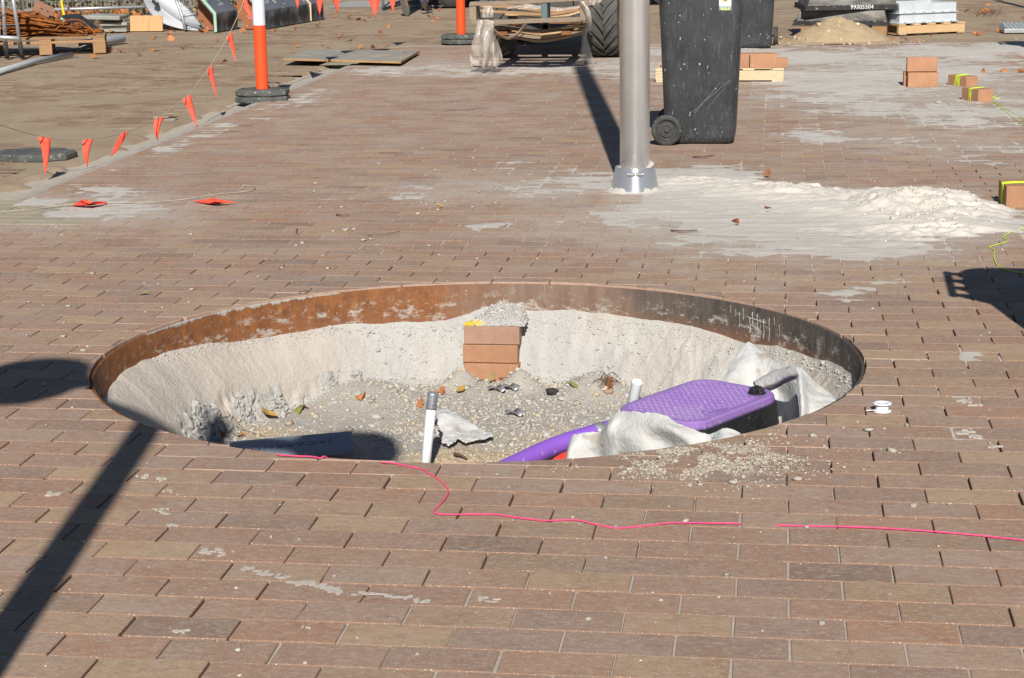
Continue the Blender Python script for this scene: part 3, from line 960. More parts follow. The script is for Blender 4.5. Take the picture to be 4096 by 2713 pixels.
# ================================================================== OBJECTS
def ray(px, py):
    return ((px * SC - 2048) / F_PX) * RIGHT + ((py * SC - 1356.5) / F_PX) * DOWN + FWD
def ray_y(px, py, Y):
    """point at world depth Y in survey direction px, py"""
    d = ray(px, py)
    t = (Y - CAM[1]) / d[1]
    return Vector(CAM + t * d)
def spline(pts, n=6):
    """Catmull-Rom through points"""
    P = [Vector(p) for p in pts]
    P = [P[0] * 2 - P[1]] + P + [P[-1] * 2 - P[-2]]
    out = []
    for i in range(1, len(P) - 2):
        a, b, c, d = P[i - 1:i + 3]
        for k in range(n):
            t = k / n
            out.append(0.5 * ((2 * b) + (c - a) * t + (2 * a - 5 * b + 4 * c - d) * t * t + (3 * b - a - 3 * c + d) * t ** 3))
    out.append(P[-2].copy())
    return out
def cloth_grid(rows, n=6, amp=0.0, seed=0, fq=25):
    R1 = [spline(r, n) for r in rows]
    cols = list(zip(*R1))
    G = np.array([[tuple(p) for p in spline(c, n)] for c in cols]).transpose(1, 0, 2)
    if amp:
        G[..., 2] += amp * (fbm(G[..., 0] * fq, G[..., 1] * fq + G[..., 2] * fq, 4, seed) - .5)
        G[..., 1] += amp * (fbm(G[..., 0] * fq + 9, G[..., 2] * fq, 4, seed + 5) - .5)
    return G
_cg = cloth_grid
def cloth_grid(rows, n=6, amp=0.0, seed=0, fq=25):
    G = _cg(rows, n + 3 if amp else n, amp, seed, fq)
    if amp:
        G[..., 2] += amp * .32 * (fbm(G[..., 0] * 45, G[..., 1] * 45 + G[..., 2] * 45, 3, seed + 2) - .5)
        G[..., 0] += amp * .30 * (fbm(G[..., 1] * 40, G[..., 2] * 40, 3, seed + 3) - .5)
    return G
def in_poly(x, y, poly):
    c = np.zeros(np.shape(x), bool)
    n = len(poly)
    for i in range(n):
        x1, y1 = poly[i]
        x2, y2 = poly[(i + 1) % n]
        cond = ((y1 > y) != (y2 > y)) & (x < (x2 - x1) * (y - y1) / (y2 - y1 + 1e-12) + x1)
        c ^= cond
    return c
def text_mesh(name, s, size, mat, parent, M, extrude=0.0004, bold=0.0, spacing=1.0):
    cu = bpy.data.curves.new(name, 'FONT')
    cu.body, cu.size, cu.extrude, cu.offset = s, size, extrude, bold
    cu.align_x, cu.align_y = 'CENTER', 'CENTER'
    cu.space_character = spacing
    tmp = bpy.data.objects.new(name, cu)
    col.objects.link(tmp)
    me = bpy.data.meshes.new_from_object(tmp.evaluated_get(bpy.context.evaluated_depsgraph_get()))
    bpy.data.objects.remove(tmp)
    me.materials.clear()
    me.materials.append(mat)
    o = bpy.data.objects.new(name, me)
    col.objects.link(o)
    o.parent = parent
    o.matrix_basis = M
    return o
def basis(x, y, loc):
    x = Vector(x).normalized()
    z = x.cross(Vector(y)).normalized()
    y = z.cross(x)
    return Matrix.Translation(loc) @ Matrix((x, y, z)).transposed().to_4x4()
def ztop(p, py):
    lo, hi = -1.0, 8.0
    for _ in range(44):
        m = (lo + hi) / 2
        if proj_np((p[0], p[1], m))[1] > py:
            lo = m
        else:
            hi = m
    return m

# ---- materials for things
M_BRICK_O = simple('orange_brick', (.43, .228, .13), (.36, .185, .105), 14, .85, 0, .4, 220, spots=((.5, .33, .2), 180, .66), vary=.25)
M_BRICK_B = simple('brown_brick', (.36, .215, .15), (.30, .175, .12), 14, .85, 0, .4, 220, spots=((.5, .36, .25), 200, .66), vary=.3)
M_PVC = simple('white_pvc', (.74, .78, .82), (.68, .72, .77), 5, .38, 0, .05, 40, spec=.5)
M_GPVC = simple('grey_pvc', (.40, .42, .44), (.34, .36, .38), 6, .45, 0, .05, 40, spec=.45)
M_DUCT = simple('duct_tape', (.36, .36, .38), (.22, .22, .24), 30, .35, .4, .8, 60, spec=.6)
M_PURPLE = simple('purple_plastic', (.215, .085, .50), (.235, .105, .49), 6, .42, 0, .06, 60, spots=((.36, .26, .55), 50, .68), spec=.45)
M_LID = simple('purple_lid', (.255, .14, .43), (.32, .21, .43), 5, .5, 0, .1, 120, spots=((.42, .34, .5), 60, .66), spec=.4)
M_BLACKP = simple('black_plastic', (.012, .012, .013), (.03, .03, .032), 9, .5, 0, .1, 80, spots=((.12, .12, .12), 70, .68), spec=.4)
M_RUBBER = simple('black_rubber', (.018, .018, .019), (.045, .044, .042), 7, .75, 0, .3, 60, spec=.3)
M_RUBBERG = simple('dusty_rubber', (.055, .06, .056), (.115, .118, .108), 9, .85, 0, .35, 70, spots=((.30, .29, .24), 40, .64))
M_FELT = simple('geotextile', (.57, .57, .56), (.46, .445, .415), 7, .95, 0, .9, 70, spots=((.42, .385, .33), 11, .62), spec=.1, bdist=.005)
M_BOARD = simple('grey_board', (.20, .235, .30), (.25, .285, .34), 20, .8, 0, .3, 60, stretch=(1, 6, 1))
M_INK = simple('marker_ink', (.012, .012, .016), (.02, .02, .025), 30, .6, bump=0)
def brushed(name, c, rough, metal):
    k = NT(name)
    v = k.coord()
    k.set(k.mix(k.ramp(k.noise(v, 5, 6, .65), .3, .75), c, tuple(x * .86 for x in c)), rough, metal, .5)
    tg = k.n('ShaderNodeTangent', direction_type='RADIAL', axis='Z')
    k.l(tg.outputs[0], k.b.inputs['Tangent'])
    k.b.inputs['Anisotropic'].default_value = .85
    k.b.inputs['Anisotropic Rotation'].default_value = .25
    k.l(k.math('ADD', k.math('MULTIPLY', k.noise(k.mapping(v, (3, 3, .4)), 14, 5, .7), .16), rough - .08), k.b.inputs['Roughness'])
    k.bump(k.noise(k.mapping(v, (1, 1, 30)), 20, 3, .6), .04, .001)
    return k.m
M_ALU = brushed('aluminium', (.86, .86, .86), .31, .66)
M_ALUP = brushed('polished_aluminium', (.64, .65, .68), .34, .8)
M_CHROME = simple('zinc_bolt', (.62, .6, .6), (.5, .5, .5), 30, .25, 1.0, 0)
M_PINK = simple('pink_string', (.95, .075, .235), (.85, .06, .2), 60, .7, bump=.2)
M_LIME = simple('lime_string', (.62, .85, .045), (.5, .72, .04), 60, .7, bump=.2)
M_ROPE = simple('rope', (.46, .40, .31), (.36, .31, .24), 90, .9, 0, .6, 200)
M_ORANGE = simple('orange_sleeve', (.90, .085, .018), (.86, .075, .016), 5, .45, 0, .03, 40, spec=.45)
M_WHITE_S = simple('white_sleeve', (.66, .70, .76), (.60, .64, .70), 7, .4, 0, .03, 40)
M_TIMBER = simple('pine', (.56, .385, .21), (.46, .30, .155), 12, .8, 0, .3, 60, stretch=(1.5, 9, 9), vary=.2)
M_TIMBER_P = simple('pale_pine', (.62, .50, .33), (.52, .40, .25), 10, .8, 0, .3, 60, stretch=(1.5, 9, 9), spots=((.28, .18, .1), 14, .68), vary=.15)
M_TIMBER_G = simple('weathered_timber', (.20, .155, .115), (.29, .225, .165), 12, .9, 0, .5, 60, stretch=(1.5, 10, 10), vary=.35)
M_TIMBER_R = simple('red_brown_timber', (.30, .17, .085), (.36, .215, .115), 10, .85, 0, .4, 60, stretch=(1.5, 9, 9), vary=.2)
M_PLY = simple('grey_plywood', (.25, .24, .22), (.31, .285, .24), 5, .85, 0, .2, 50, spots=((.36, .33, .25), 5, .6))
M_PLYEDGE = simple('plywood_edge', (.42, .255, .13), (.30, .17, .085), 30, .9, 0, .2, 80)
M_TEAL = simple('teal_paint', (.09, .14, .15), (.13, .165, .165), 10, .8)
M_RED = simple('red_plastic', (.75, .06, .03), (.7, .05, .025), 9, .45, bump=0)
M_YELLOW = simple('yellow_plastic', (.85, .62, .015), (.78, .55, .01), 9, .5, bump=0)
M_LEAF = simple('dry_leaf', (.46, .175, .045), (.26, .10, .045), 18, .75, 0, .3, 60, vary=.9)
M_LEAFY = simple('yellow_leaf', (.55, .36, .09), (.42, .24, .06), 25, .7, 0, .3, 60, vary=.4)
M_LEAFG = simple('olive_leaf', (.20, .20, .06), (.26, .25, .09), 25, .7)
M_TWIG = simple('twig_bark', (.11, .07, .05), (.16, .10, .07), 30, .9)
M_GALV = simple('galvanised_steel', (.70, .75, .78), (.60, .65, .69), 12, .36, .35, .05, 60)
M_GALVD = simple('dull_galvanised', (.40, .41, .41), (.33, .34, .34), 12, .5, .55, .1, 60)
M_FLAG = NT('orange_flag')
_fr = M_FLAG.n('ShaderNodeTexCoord')
M_FLAG.set(M_FLAG.mix(M_FLAG.ramp(M_FLAG.noise(_fr.outputs['Object'], 9, 4, .6), .3, .7), (.95, .085, .045), (.88, .11, .065)), .6, 0, .3)
M_FLAG.b.inputs['Transmission Weight'].default_value = 0.0
M_FLAG = M_FLAG.m

# ------------------------------------------------------------------ inside the pit
# stack of three bricks holding the ring up
YB = 3.80
zt = ray_y(1136, 755, YB).z
sup = [(1137, 'topmost', .2255, .0, 'brown brick, topmost of the stack under the back of the rusty ring'),
       (1133, 'middle', .2235, .004, 'orange brown brick in the middle of the stack under the rusty ring'),
       (1136, 'lowest', .2245, -.004, 'half buried brick, lowest of the stack under the rusty ring')]
for i, (px, _, w, dy, lab) in enumerate(sup):
    c = ray_y(px, 800, YB)
    mb = MB()
    mb.box((c.x, YB + .055 + dy, zt - .0375 - i * .0775), (w, .11, .0745), Matrix.Rotation(rad(.6 - i * 1.1), 3, 'Z'))
    tag(mb.build('support_brick', M_BRICK_B if i == 0 else M_BRICK_O, bevel=.0025), lab, 'brick', 'bricks stacked under the ring')
for i in range(3):
    p = ray_y(1094 + 9 * i, 750 - 3.0 * i, YB + .02)
    mb = MB()
    mb.box((p.x + .0, YB + .03 + .004 * i, zt + .003 + .0055 * i), (.07, .05, .0032), Matrix.Rotation(rad(-3 + 4 * i), 3, 'Z'))
    tag(mb.build('packing_shim', M_YELLOW), 'yellow plastic packing shim, %s of three on the brick stack in the pit' % ('lowest', 'middle', 'uppermost')[i], 'shim', 'yellow packers on the brick stack')
# lumpy mortar over the shims
xl, xr = ray_y(1084, 750, YB).x, ray_y(1214, 750, YB).x
X, Y = np.meshgrid(np.linspace(xl, xr, 70), np.linspace(YB + .002, 3.918, 44))
u_ = (X - xl) / (xr - xl)
f_ = (Y - YB) / (3.918 - YB)
rise = .060 * sstep(.0, .42, u_) * sstep(1.04, .86, u_)
H = zt + .001 + (.012 + rise) * f_ ** .75 * sstep(0, .1, f_) + .022 * (fbm(X * 40, Y * 40, 4, 5) - .42) * sstep(0, .12, f_)
V, Fq = compact(np.stack([X, Y, H], -1).reshape(-1, 3), keep_cells(X.shape, (H[:-1, :-1] > zt - .004)))
soil_c = np.concatenate([np.tile(np.array([[.43, .42, .395]]), (len(V), 1)) * (.85 + .3 * fbm(V[:, 0] * 40, V[:, 1] * 40, 3, 8))[:, None], np.ones((len(V), 1))], 1)
o = bpy.data.objects.new('mortar_heap', np_mesh('mortar_heap', V, Fq, M_PITSOIL, {'soil': soil_c}))
col.objects.link(o)
tag(o, 'heap of grey mortar above the brick stack under the ring', 'mortar', kind='stuff')
cl, cs = [], []
random.seed(11)
for i in range(420):
    k_ = random.randrange(len(V))
    if V[k_][0] < xl + .02:
        continue
    s_ = min(.011, random.lognormvariate(-5.5, .45))
    cl.append((V[k_][0], V[k_][1], V[k_][2] + s_ * .2)); cs.append(s_)
tag(lumps('mortar_crumbs', cl, cs, M_STONE, np.array([.43, .42, .395]) * rng.uniform(.85, 1.08, (len(cl), 1)), .9), 'grey mortar crumbs above the brick stack', 'crumbs', kind='stuff')

# upright white pipe with a taped top
B = at(981, 1106, -.42)
T = ray_y(1001, 907, B.y + .05)
t = thing('white_pipe', 'upright white plastic pipe with its top wrapped in silver tape', 'pipe', B)
mb = MB()
mid = B.lerp(T, .93)
mb.tube([B, B.lerp(T, .5), mid], .0170, 20)
mb.build('pipe', M_PVC, t, True, world=True)
mb = MB()
d = (T - B).normalized()
pts = [B.lerp(T, .80 + .2 * i / 8) for i in range(9)]
mb.tube(pts, [.0182, .0190, .0185, .0192, .0186, .0193, .0187, .0190, .0165], 20)
mb.build('silver_tape', M_DUCT, t, True, world=True)
# purple water pipe
pp = [at(1120, 1108, -.37), at(1201, 1068, -.36), at(1284, 1031, -.34), at(1367, 1004, -.32), at(1425, 988, -.305), at(1480, 974, -.29)]
t = thing('purple_pipe', 'bright purple plastic pipe sloping up to the valve box', 'pipe', pp[0])
mb = MB()
sp_ = spline(pp, 8)
mb.tube(sp_, .0315, 24)
mb.build('pipe', M_PURPLE, t, True, world=True)
mb = MB()
mb.tube(sp_[25:29], [.0322, .0328, .0325, .0322], 24, cap=False)
mb.build('tape_band', M_DUCT, t, True, world=True, solid=.001)
mb = MB()
mb.tube(spline([at(1288, 1072, -.37), at(1304, 1062, -.365), at(1335, 1050, -.355), at(1390, 1030, -.345)], 6), .022, 14)
tag(mb.build('red_conduit', M_RED, smooth=True), 'red conduit half hidden below the purple pipe and white cloth', 'conduit')
mb = MB()
p = at(1466, 918, -.35)
mb.lathe([(.021, -.12), (.021, .052), (.023, .054), (.023, .066), (.018, .068), (.017, .06)], 20, Matrix.Translation(p) @ Matrix.Rotation(rad(12), 4, 'Y'))
tag(mb.build('pipe_stub', M_PVC, smooth=True), 'short white pipe stub poking up behind the purple lid', 'pipe')

# valve box
LZ = -.09
ca, LA, SA = rad(57.7), .504, .334
bc = Vector((-.1636, 2.478, LZ))
t = thing('valve_box', 'black valve box with a purple tread plate lid', 'valve box', (bc.x, bc.y, LZ - .2985), ca)
def rrect(a, b, r, n=5):
    pts = []
    for cx_, cy_, s_ in ((a - r, b - r, 0), (-a + r, b - r, 90), (-a + r, -b + r, 180), (a - r, -b + r, 270)):
        for k_ in range(n + 1):
            q_ = rad(s_ + 90 * k_ / n)
            pts.append((cx_ + r * math.cos(q_), cy_ + r * math.sin(q_)))
    return pts
def loft(mb, secs):
    """secs: list of (outline, z) with equal point counts"""
    n = len(secs[0][0])
    vs = [(x, y, z) for pl, z in secs for x, y in pl]
    fs = [tuple(range(n - 1, -1, -1)), tuple(range((len(secs) - 1) * n, len(secs) * n))]
    for k_ in range(len(secs) - 1):
        fs += [(k_ * n + i, k_ * n + (i + 1) % n, (k_ + 1) * n + (i + 1) % n, (k_ + 1) * n + i) for i in range(n)]
    return mb.add(vs, fs)
a, b = LA / 2, SA / 2
mb = MB()
loft(mb, [(rrect(a + .035, b + .035, .09), 0), (rrect(a + .008, b + .008, .086), .268), (rrect(a + .008, b + .008, .086), .272)])
mb.build('box_body', M_BLACKP, t, bevel=.002)
mb = MB()
loft(mb, [(rrect(a, b, .078), .270), (rrect(a + .002, b + .002, .08), .278), (rrect(a, b, .078), .293), (rrect(a - .006, b - .006, .072), .298), (rrect(a - .022, b - .022, .058), .2985), (rrect(a - .025, b - .025, .055), .2965)])
lid = mb.build('lid', M_LID, t)
mb = MB()
for i in range(34):
    for j in range(22):
        x, y = -a + .036 + i * (2 * a - .072) / 33, -b + .036 + j * (2 * b - .072) / 21
        if math.hypot(max(0, abs(x) - a + .06), max(0, abs(y) - b + .06)) > .035 or (x > .15 and y < -.09):
            continue
        if -.10 < x + 0.05 < .03 and -.14 < y < -.11:
            continue
        mb.box((x, y, .2972), (.0125, .0042, .0020), Matrix.Rotation(rad(45 if (i + j) % 2 else -45), 3, 'Z'), .7)
tag(mb.build('tread_bars', M_LID, lid), kind='stuff')
mb = MB()
kx, ky = a - .065, -b + .062
mb.lathe([(.030, .2965), (.030, .3005), (.026, .302)], 20, Matrix.Translation((kx, ky, 0)))
for i in range(6):
    q_ = i * math.pi / 3
    mb.lathe([(.0085, .300), (.0085, .314), (.007, .316)], 10, Matrix.Translation((kx + .017 * math.cos(q_), ky + .017 * math.sin(q_), 0)))
mb.lathe([(.016, .300), (.016, .315)], 12, Matrix.Translation((kx, ky, 0)))
mb.lathe([(.007, .314), (.007, .322), (.005, .324)], 12, Matrix.Translation((kx, ky, 0)))
mb.build('lock_knob', M_BLACKP, lid)
mb = MB()
mb.lathe([(.026, .2965), (.027, .2985), (.022, .299), (.020, .2975)], 20, Matrix.Translation((-.10, -.115, 0)))
mb.build('lid_boss', M_LID, lid, True)

# white geotextile pieces
t = thing('filter_cloth', 'large folded white filter cloth behind the purple lid', 'cloth', ray_y(1850, 990, 2.5))
def cpart(nm, rows, amp=.02, seed=3):
    mb = MB()
    mb.grid(cloth_grid([[ray_y(*p) for p in r] for r in rows], 6, amp, seed, 14))
    return mb.build(nm, M_FELT, t, True, world=True, solid=.004, subsurf=1)
cpart('back_sheet', [[(1668, 884, 2.98), (1698, 832, 3.10), (1727, 794, 3.18), (1752, 806, 3.16), (1775, 822, 3.10), (1805, 842, 3.0), (1840, 852, 2.86)],
                     [(1684, 892, 2.94), (1708, 858, 3.02), (1736, 838, 3.06), (1762, 842, 3.04), (1786, 852, 3.0), (1812, 866, 2.92), (1842, 880, 2.82)],
                     [(1705, 915, 2.92), (1728, 902, 2.98), (1752, 890, 3.0), (1776, 890, 2.98), (1798, 905, 2.96), (1820, 918, 2.90), (1845, 925, 2.78)],
                     [(1735, 960, 2.86), (1755, 960, 2.90), (1775, 960, 2.92), (1795, 965, 2.90), (1812, 972, 2.86), (1830, 978, 2.80), (1850, 978, 2.70)],
                     [(1745, 1020, 2.74), (1765, 1025, 2.76), (1785, 1030, 2.76), (1800, 1035, 2.74), (1815, 1038, 2.72), (1832, 1040, 2.66), (1850, 1040, 2.6)]], .022, 3)
cpart('rolled_fold', [[(1748, 900, 2.80), (1770, 888, 2.78), (1795, 876, 2.74), (1820, 866, 2.69), (1842, 858, 2.63)],
                      [(1742, 890, 2.80), (1766, 874, 2.77), (1792, 861, 2.73), (1820, 850, 2.68), (1844, 845, 2.62)],
                      [(1744, 886, 2.74), (1770, 872, 2.71), (1796, 860, 2.67), (1822, 850, 2.62), (1846, 848, 2.57)],
                      [(1748, 897, 2.70), (1776, 888, 2.67), (1802, 878, 2.63), (1826, 868, 2.58), (1846, 862, 2.54)],
                      [(1754, 910, 2.73), (1782, 902, 2.70), (1806, 892, 2.67), (1828, 882, 2.62), (1846, 876, 2.57)]], .012, 9)
cpart('front_drape', [[(1836, 852, 2.66), (1850, 848, 2.62), (1866, 862, 2.62), (1892, 886, 2.62), (1932, 922, 2.60)],
                      [(1840, 876, 2.57), (1852, 872, 2.55), (1868, 888, 2.57), (1892, 906, 2.58), (1934, 930, 2.54)],
                      [(1846, 920, 2.48), (1856, 918, 2.46), (1872, 926, 2.50), (1896, 936, 2.50), (1930, 942, 2.46)],
                      [(1850, 975, 2.40), (1858, 975, 2.38), (1874, 975, 2.42), (1898, 970, 2.42), (1922, 962, 2.38)],
                      [(1852, 1020, 2.34), (1860, 1020, 2.32), (1874, 1020, 2.36), (1896, 1010, 2.36), (1915, 1000, 2.32)]], .02, 12)
top = [(1308, 1062, 2.40), (1322, 1012, 2.40), (1352, 1000, 2.38), (1388, 996, 2.36), (1412, 965, 2.33), (1440, 950, 2.31), (1482, 953, 2.24), (1540, 962, 2.18), (1590, 984, 2.13), (1640, 1002, 2.09), (1676, 989, 2.06), (1714, 1000, 2.05)]
rows = [[ray_y(x, y, Y) for x, y, Y in top],
        [ray_y(x - 4, y + 26, Y - .035 - .02 * math.sin(i * 1.9)) for i, (x, y, Y) in enumerate(top)],
        [ray_y(x - 2, y + 62, Y - .05 - .03 * math.sin(i * 1.4 + 1)) for i, (x, y, Y) in enumerate(top)],
        [ray_y(x + 2, y + 125, Y - .06 - .02 * math.sin(i * 2.1)) for i, (x, y, Y) in enumerate(top)]]
mb = MB()
G_ = cloth_grid(rows, 6, .016, 8, 15)
G_[0, :, 2] += .012 * (fbm(np.arange(G_.shape[1]) * .9, np.zeros(G_.shape[1]), 3, 4) - .5)
mb.grid(G_)
fc = mb.build('filter_cloth', M_FELT, smooth=True, solid=.004, subsurf=1)
tag(fc, 'white filter cloth with a torn edge in front of the valve box', 'cloth')
# pale green pen marks on that cloth
mb = MB()
for px_, py_, w_ in ((1652, 1005, 6), (1664, 1002, 5), (1670, 1006, 6)):
    mb.tube([ray_y(px_ + i * w_ / 3 - w_ / 2, py_ + (i % 2) * 3, 2.046) for i in range(4)], .0016, 5)
mb.build('green_pen_mark', simple('green_ink', (.05, .38, .22), (.06, .42, .26), 30, .8, bump=0), fc, world=False).location = -fc.location
poly = [tuple(at(x, y, -.39).xy) for x, y in ((1010, 962), (1030, 957), (1050, 962), (1070, 985), (1098, 996), (1118, 1000), (1142, 1019), (1098, 1026), (1078, 1032), (1060, 1022), (1040, 1036), (1022, 1026), (1012, 1000), (1002, 985))]
def sheet(name, poly, st, zf, mats, solid=.004, jag=.006):
    xs_, ys_ = [p[0] for p in poly], [p[1] for p in poly]
    X, Y = np.meshgrid(np.arange(min(xs_) - .02, max(xs_) + .02, st), np.arange(min(ys_) - .02, max(ys_) + .02, st))
    jx = X + jag * (fbm(X * 60, Y * 60, 3, 3) - .5) * 2
    jy = Y + jag * (fbm(X * 60, Y * 60, 3, 6) - .5) * 2
    ins = in_poly((jx[:-1, :-1] + jx[1:, 1:]) / 2, (jy[:-1, :-1] + jy[1:, 1:]) / 2, poly)
    V, Fq = compact(np.stack([X, Y, zf(X, Y)], -1).reshape(-1, 3), keep_cells(X.shape, ins))
    c = V.mean(0)
    o = bpy.data.objects.new(name, np_mesh(name, V - c, Fq, mats))
    o.location = c
    col.objects.link(o)
    md = o.modifiers.new('thickness', 'SOLIDIFY')
    md.thickness = solid
    return o
pc = np.mean(poly, 0)
o = sheet('filter_cloth', poly, .006, lambda x, y: pit_height(x, y)[0] + .016 + .03 * fbm(x * 7, y * 7, 3, 44) + .05 * np.exp(-((x - pc[0] + .07) ** 2 + (y - pc[1] - .03) ** 2) / .006), M_FELT)
tag(o, 'small torn scrap of white cloth on the gravel beside the upright pipe', 'cloth')

# grey board with a tree name
TL, TR, BR = at(531, 1021, -.350), at(813.5, 996.5, -.335), at(815.5, 1035.5, -.345)
xv = (TR - TL)
wv = (BR - TR)
yv = -(wv - xv.normalized() * wv.dot(xv.normalized()))
wd = yv.length
cen = TL + xv / 2 - yv / 2
t = thing('timber_board', 'grey board lettered JACARANDA lying upside down in the pit', 'board', cen - Vector((0, 0, .022)))
Mb = basis(xv, yv, cen - Vector((0, 0, .022)))
mb = MB()
L_ = xv.length
mb.prism([(-L_ / 2 + .01, -wd / 2), (L_ / 2, -wd / 2), (L_ / 2, wd / 2), (-L_ / 2, wd / 2), (-L_ / 2, wd / 2 - .012)], 0, .022, Mb)
mb.build('board', M_BOARD, t, world=True, bevel=.0012)
Mt = Mb @ Matrix.Translation((-.02, -.005, .0225)) @ rotz(math.pi + rad(2))
text_mesh('lettering', 'JACARANDA', .052, M_INK, t, t.matrix_basis.inverted() @ Mt, .0003, -.0008, 1.12)

# leaves and twigs
def leaf_data(kind, mat):
    mb = MB()
    if kind == 'maple':
        out = [(0, -.5), (.10, -.18), (.42, -.30), (.30, -.05), (.52, .12), (.25, .14), (.22, .38), (.08, .24), (0, .52), (-.09, .24), (-.24, .36), (-.24, .12), (-.5, .10), (-.29, -.06), (-.40, -.30), (-.09, -.18)]
    elif kind == 'oval':
        out = [(0, -.5), (.12, -.3), (.19, 0), (.14, .28), (0, .5), (-.14, .28), (-.19, 0), (-.12, -.3)]
    else:
        out = [(0, -.5), (.28, -.28), (.36, .05), (.2, .34), (.02, .46), (-.25, .3), (-.38, 0), (-.24, -.3)]
    ph = random.uniform(0, 6)
    zf = lambda x, y: .55 * x * x * random.uniform(.6, 1.3) + .5 * y * y * math.sin(ph) + .12 * math.sin(5 * x + ph) * (.3 + abs(y))
    vs = [(0, 0, 0)] + [(x, y, zf(x, y)) for x, y in out] + [(x * .5, y * .5, zf(x * .5, y * .5)) for x, y in out]
    n = len(out)
    fs = []
    for i in range(n):
        j = (i + 1) % n
        fs += [(1 + i, 1 + j, 1 + n + j, 1 + n + i), (1 + n + i, 1 + n + j, 0)]
    mb.add([(x, y, z + .02) for x, y, z in vs], fs)
    mb.tube([(0, -.45, .06), (.03, -.62, .12), (.02, -.75, .10)], .012, 4)
    return mb.data('leaf', mat)
random.seed(21)
LEAF = [leaf_data('maple', M_LEAF) for _ in range(4)] + [leaf_data('round', M_LEAF) for _ in range(3)]
LEAF_Y = [leaf_data('round', M_LEAFY), leaf_data('oval', M_LEAFY)]
LEAF_G = [leaf_data('oval', M_LEAFG)]
def leaf(p, s, label, group, pool=LEAF, tilt=.35, rz=None):
    o = bpy.data.objects.new('leaf', random.choice(pool))
    o.location = p
    o.scale = (s, s, s * random.uniform(.7, 1.5))
    o.rotation_euler = (random.gauss(0, tilt), random.gauss(0, tilt), random.uniform(0, 6.28) if rz is None else rz)
    col.objects.link(o)
    return tag(o, label, 'leaf', group)
def pit_at(px, py):
    z = -.4
    for _ in range(12):
        p = at(px, py, z)
        z = z * .4 + pit_z(p.x, p.y) * .6
    return at(px, py, z)
for px_, py_, s, lab, pool in ((835, 921, .062, 'curled orange leaf on the gravel left of the upright pipe', LEAF), (972, 941, .075, 'large rusty orange leaf close beside the upright white pipe', LEAF), (1022, 912, .055, 'orange leaf just behind the taped pipe top', LEAF), (1066, 908, .05, 'tan leaf on grey gravel below the brick stack', LEAF_Y),
                               (1158, 865, .085, 'bright orange leaf leaning on the lowest support brick', LEAF), (1122, 872, .055, 'dark brown leaf at the foot of the brick stack', LEAF), (1138, 876, .05, 'small green leaf at the foot of the brick stack', LEAF_G), (623, 968, .085, 'yellow leaf below the slumped bank on the left', LEAF_Y),
                               (690, 952, .12, 'long olive leaf lying on the slumped bank', LEAF_G), (704, 947, .045, 'small orange leaf beside the olive leaf', LEAF), (1406, 897, .075, 'brown leaf among dry roots at the right bank', LEAF), (1325, 893, .075, 'pale olive leaf on the grey soil right of the bricks', LEAF_G), (508, 1016, .06, 'dark brown leaf near the left end of the grey board', LEAF), (553, 1012, .05, 'brown leaf behind the left end of the grey board', LEAF)):
    p = pit_at(px_, py_)
    leaf(p + Vector((0, 0, .012)), s, lab, 'leaves fallen into the pit', pool, .5)
def twig(pts, r, label, parentless=True):
    mb = MB()
    sp2 = spline(pts, 4)
    mb.tube(sp2, [r * (1 - .6 * i / len(sp2)) for i in range(len(sp2))], 5)
    return tag(mb.build('twig', M_TWIG, smooth=True), label, 'twig')
up = Vector((0, 0, .006))
twig([pit_at(490, 915) + up, pit_at(512, 940) + up * 2, pit_at(534, 965) + up], .0018, 'thin dark twig on the smooth sand slope at the left')
twig([pit_at(540, 970) + up, pit_at(570, 1000) + up, pit_at(612, 1012) + up], .0018, 'thin twig lying across the slumped lip of the bank')
twig([pit_at(1105, 884) + up, pit_at(1140, 880) + up, pit_at(1175, 876) + up], .003, 'short straight twig in front of the brick stack')
twig([pit_at(1052, 1058) + up * 2, pit_at(1066, 1061) + up * 2, pit_at(1080, 1068) + up * 2], .007, 'thick grey twig right of the upright pipe near the front')
mb = MB()
random.seed(5)
for i in range(14):
    a0 = Vector((random.uniform(1368, 1400), random.uniform(884, 903), 0))
    p0, p1 = pit_at(a0.x, a0.y), pit_at(a0.x + random.uniform(18, 48), a0.y - random.uniform(-6, 14))
    mb.tube(spline([p0 + up, p0.lerp(p1, .5) + Vector((0, 0, random.uniform(.01, .04))), p1 + up], 4), .0011, 4)
tag(mb.build('root_tuft', M_TWIG), 'tuft of fine dry roots at the foot of the right bank', 'roots')
for px_, py_, lab in ((1150, 906, 'crumpled silver tape scrap below the brick stack, left one'), (1180, 903, 'crumpled silver tape scrap below the brick stack, right one'), (1190, 962, 'dark folded scrap of silver tape left of the purple pipe')):
    p = pit_at(px_, py_)
    mb = MB()
    mb.grid([[(p.x + (i - 1.5) * .024 + .01 * math.sin(j * 2 + i), p.y + (j - 1) * .02, p.z + .014 + .012 * math.sin(i * 2.1 + j * 1.7)) for i in range(4)] for j in range(3)])
    tag(mb.build('tape_scrap', M_DUCT, smooth=True, solid=.001), lab, 'tape', 'scraps of silver tape in the pit')
p = pit_at(1277, 914)
tag(lumps('black_lump', [(p.x, p.y, p.z + .012)], [.026], simple('char', (.02, .02, .02), (.05, .05, .05), 30, .9), np.array([[.02, .02, .02]])), 'small black lump on the grey pit floor', 'lump')
random.seed(8)
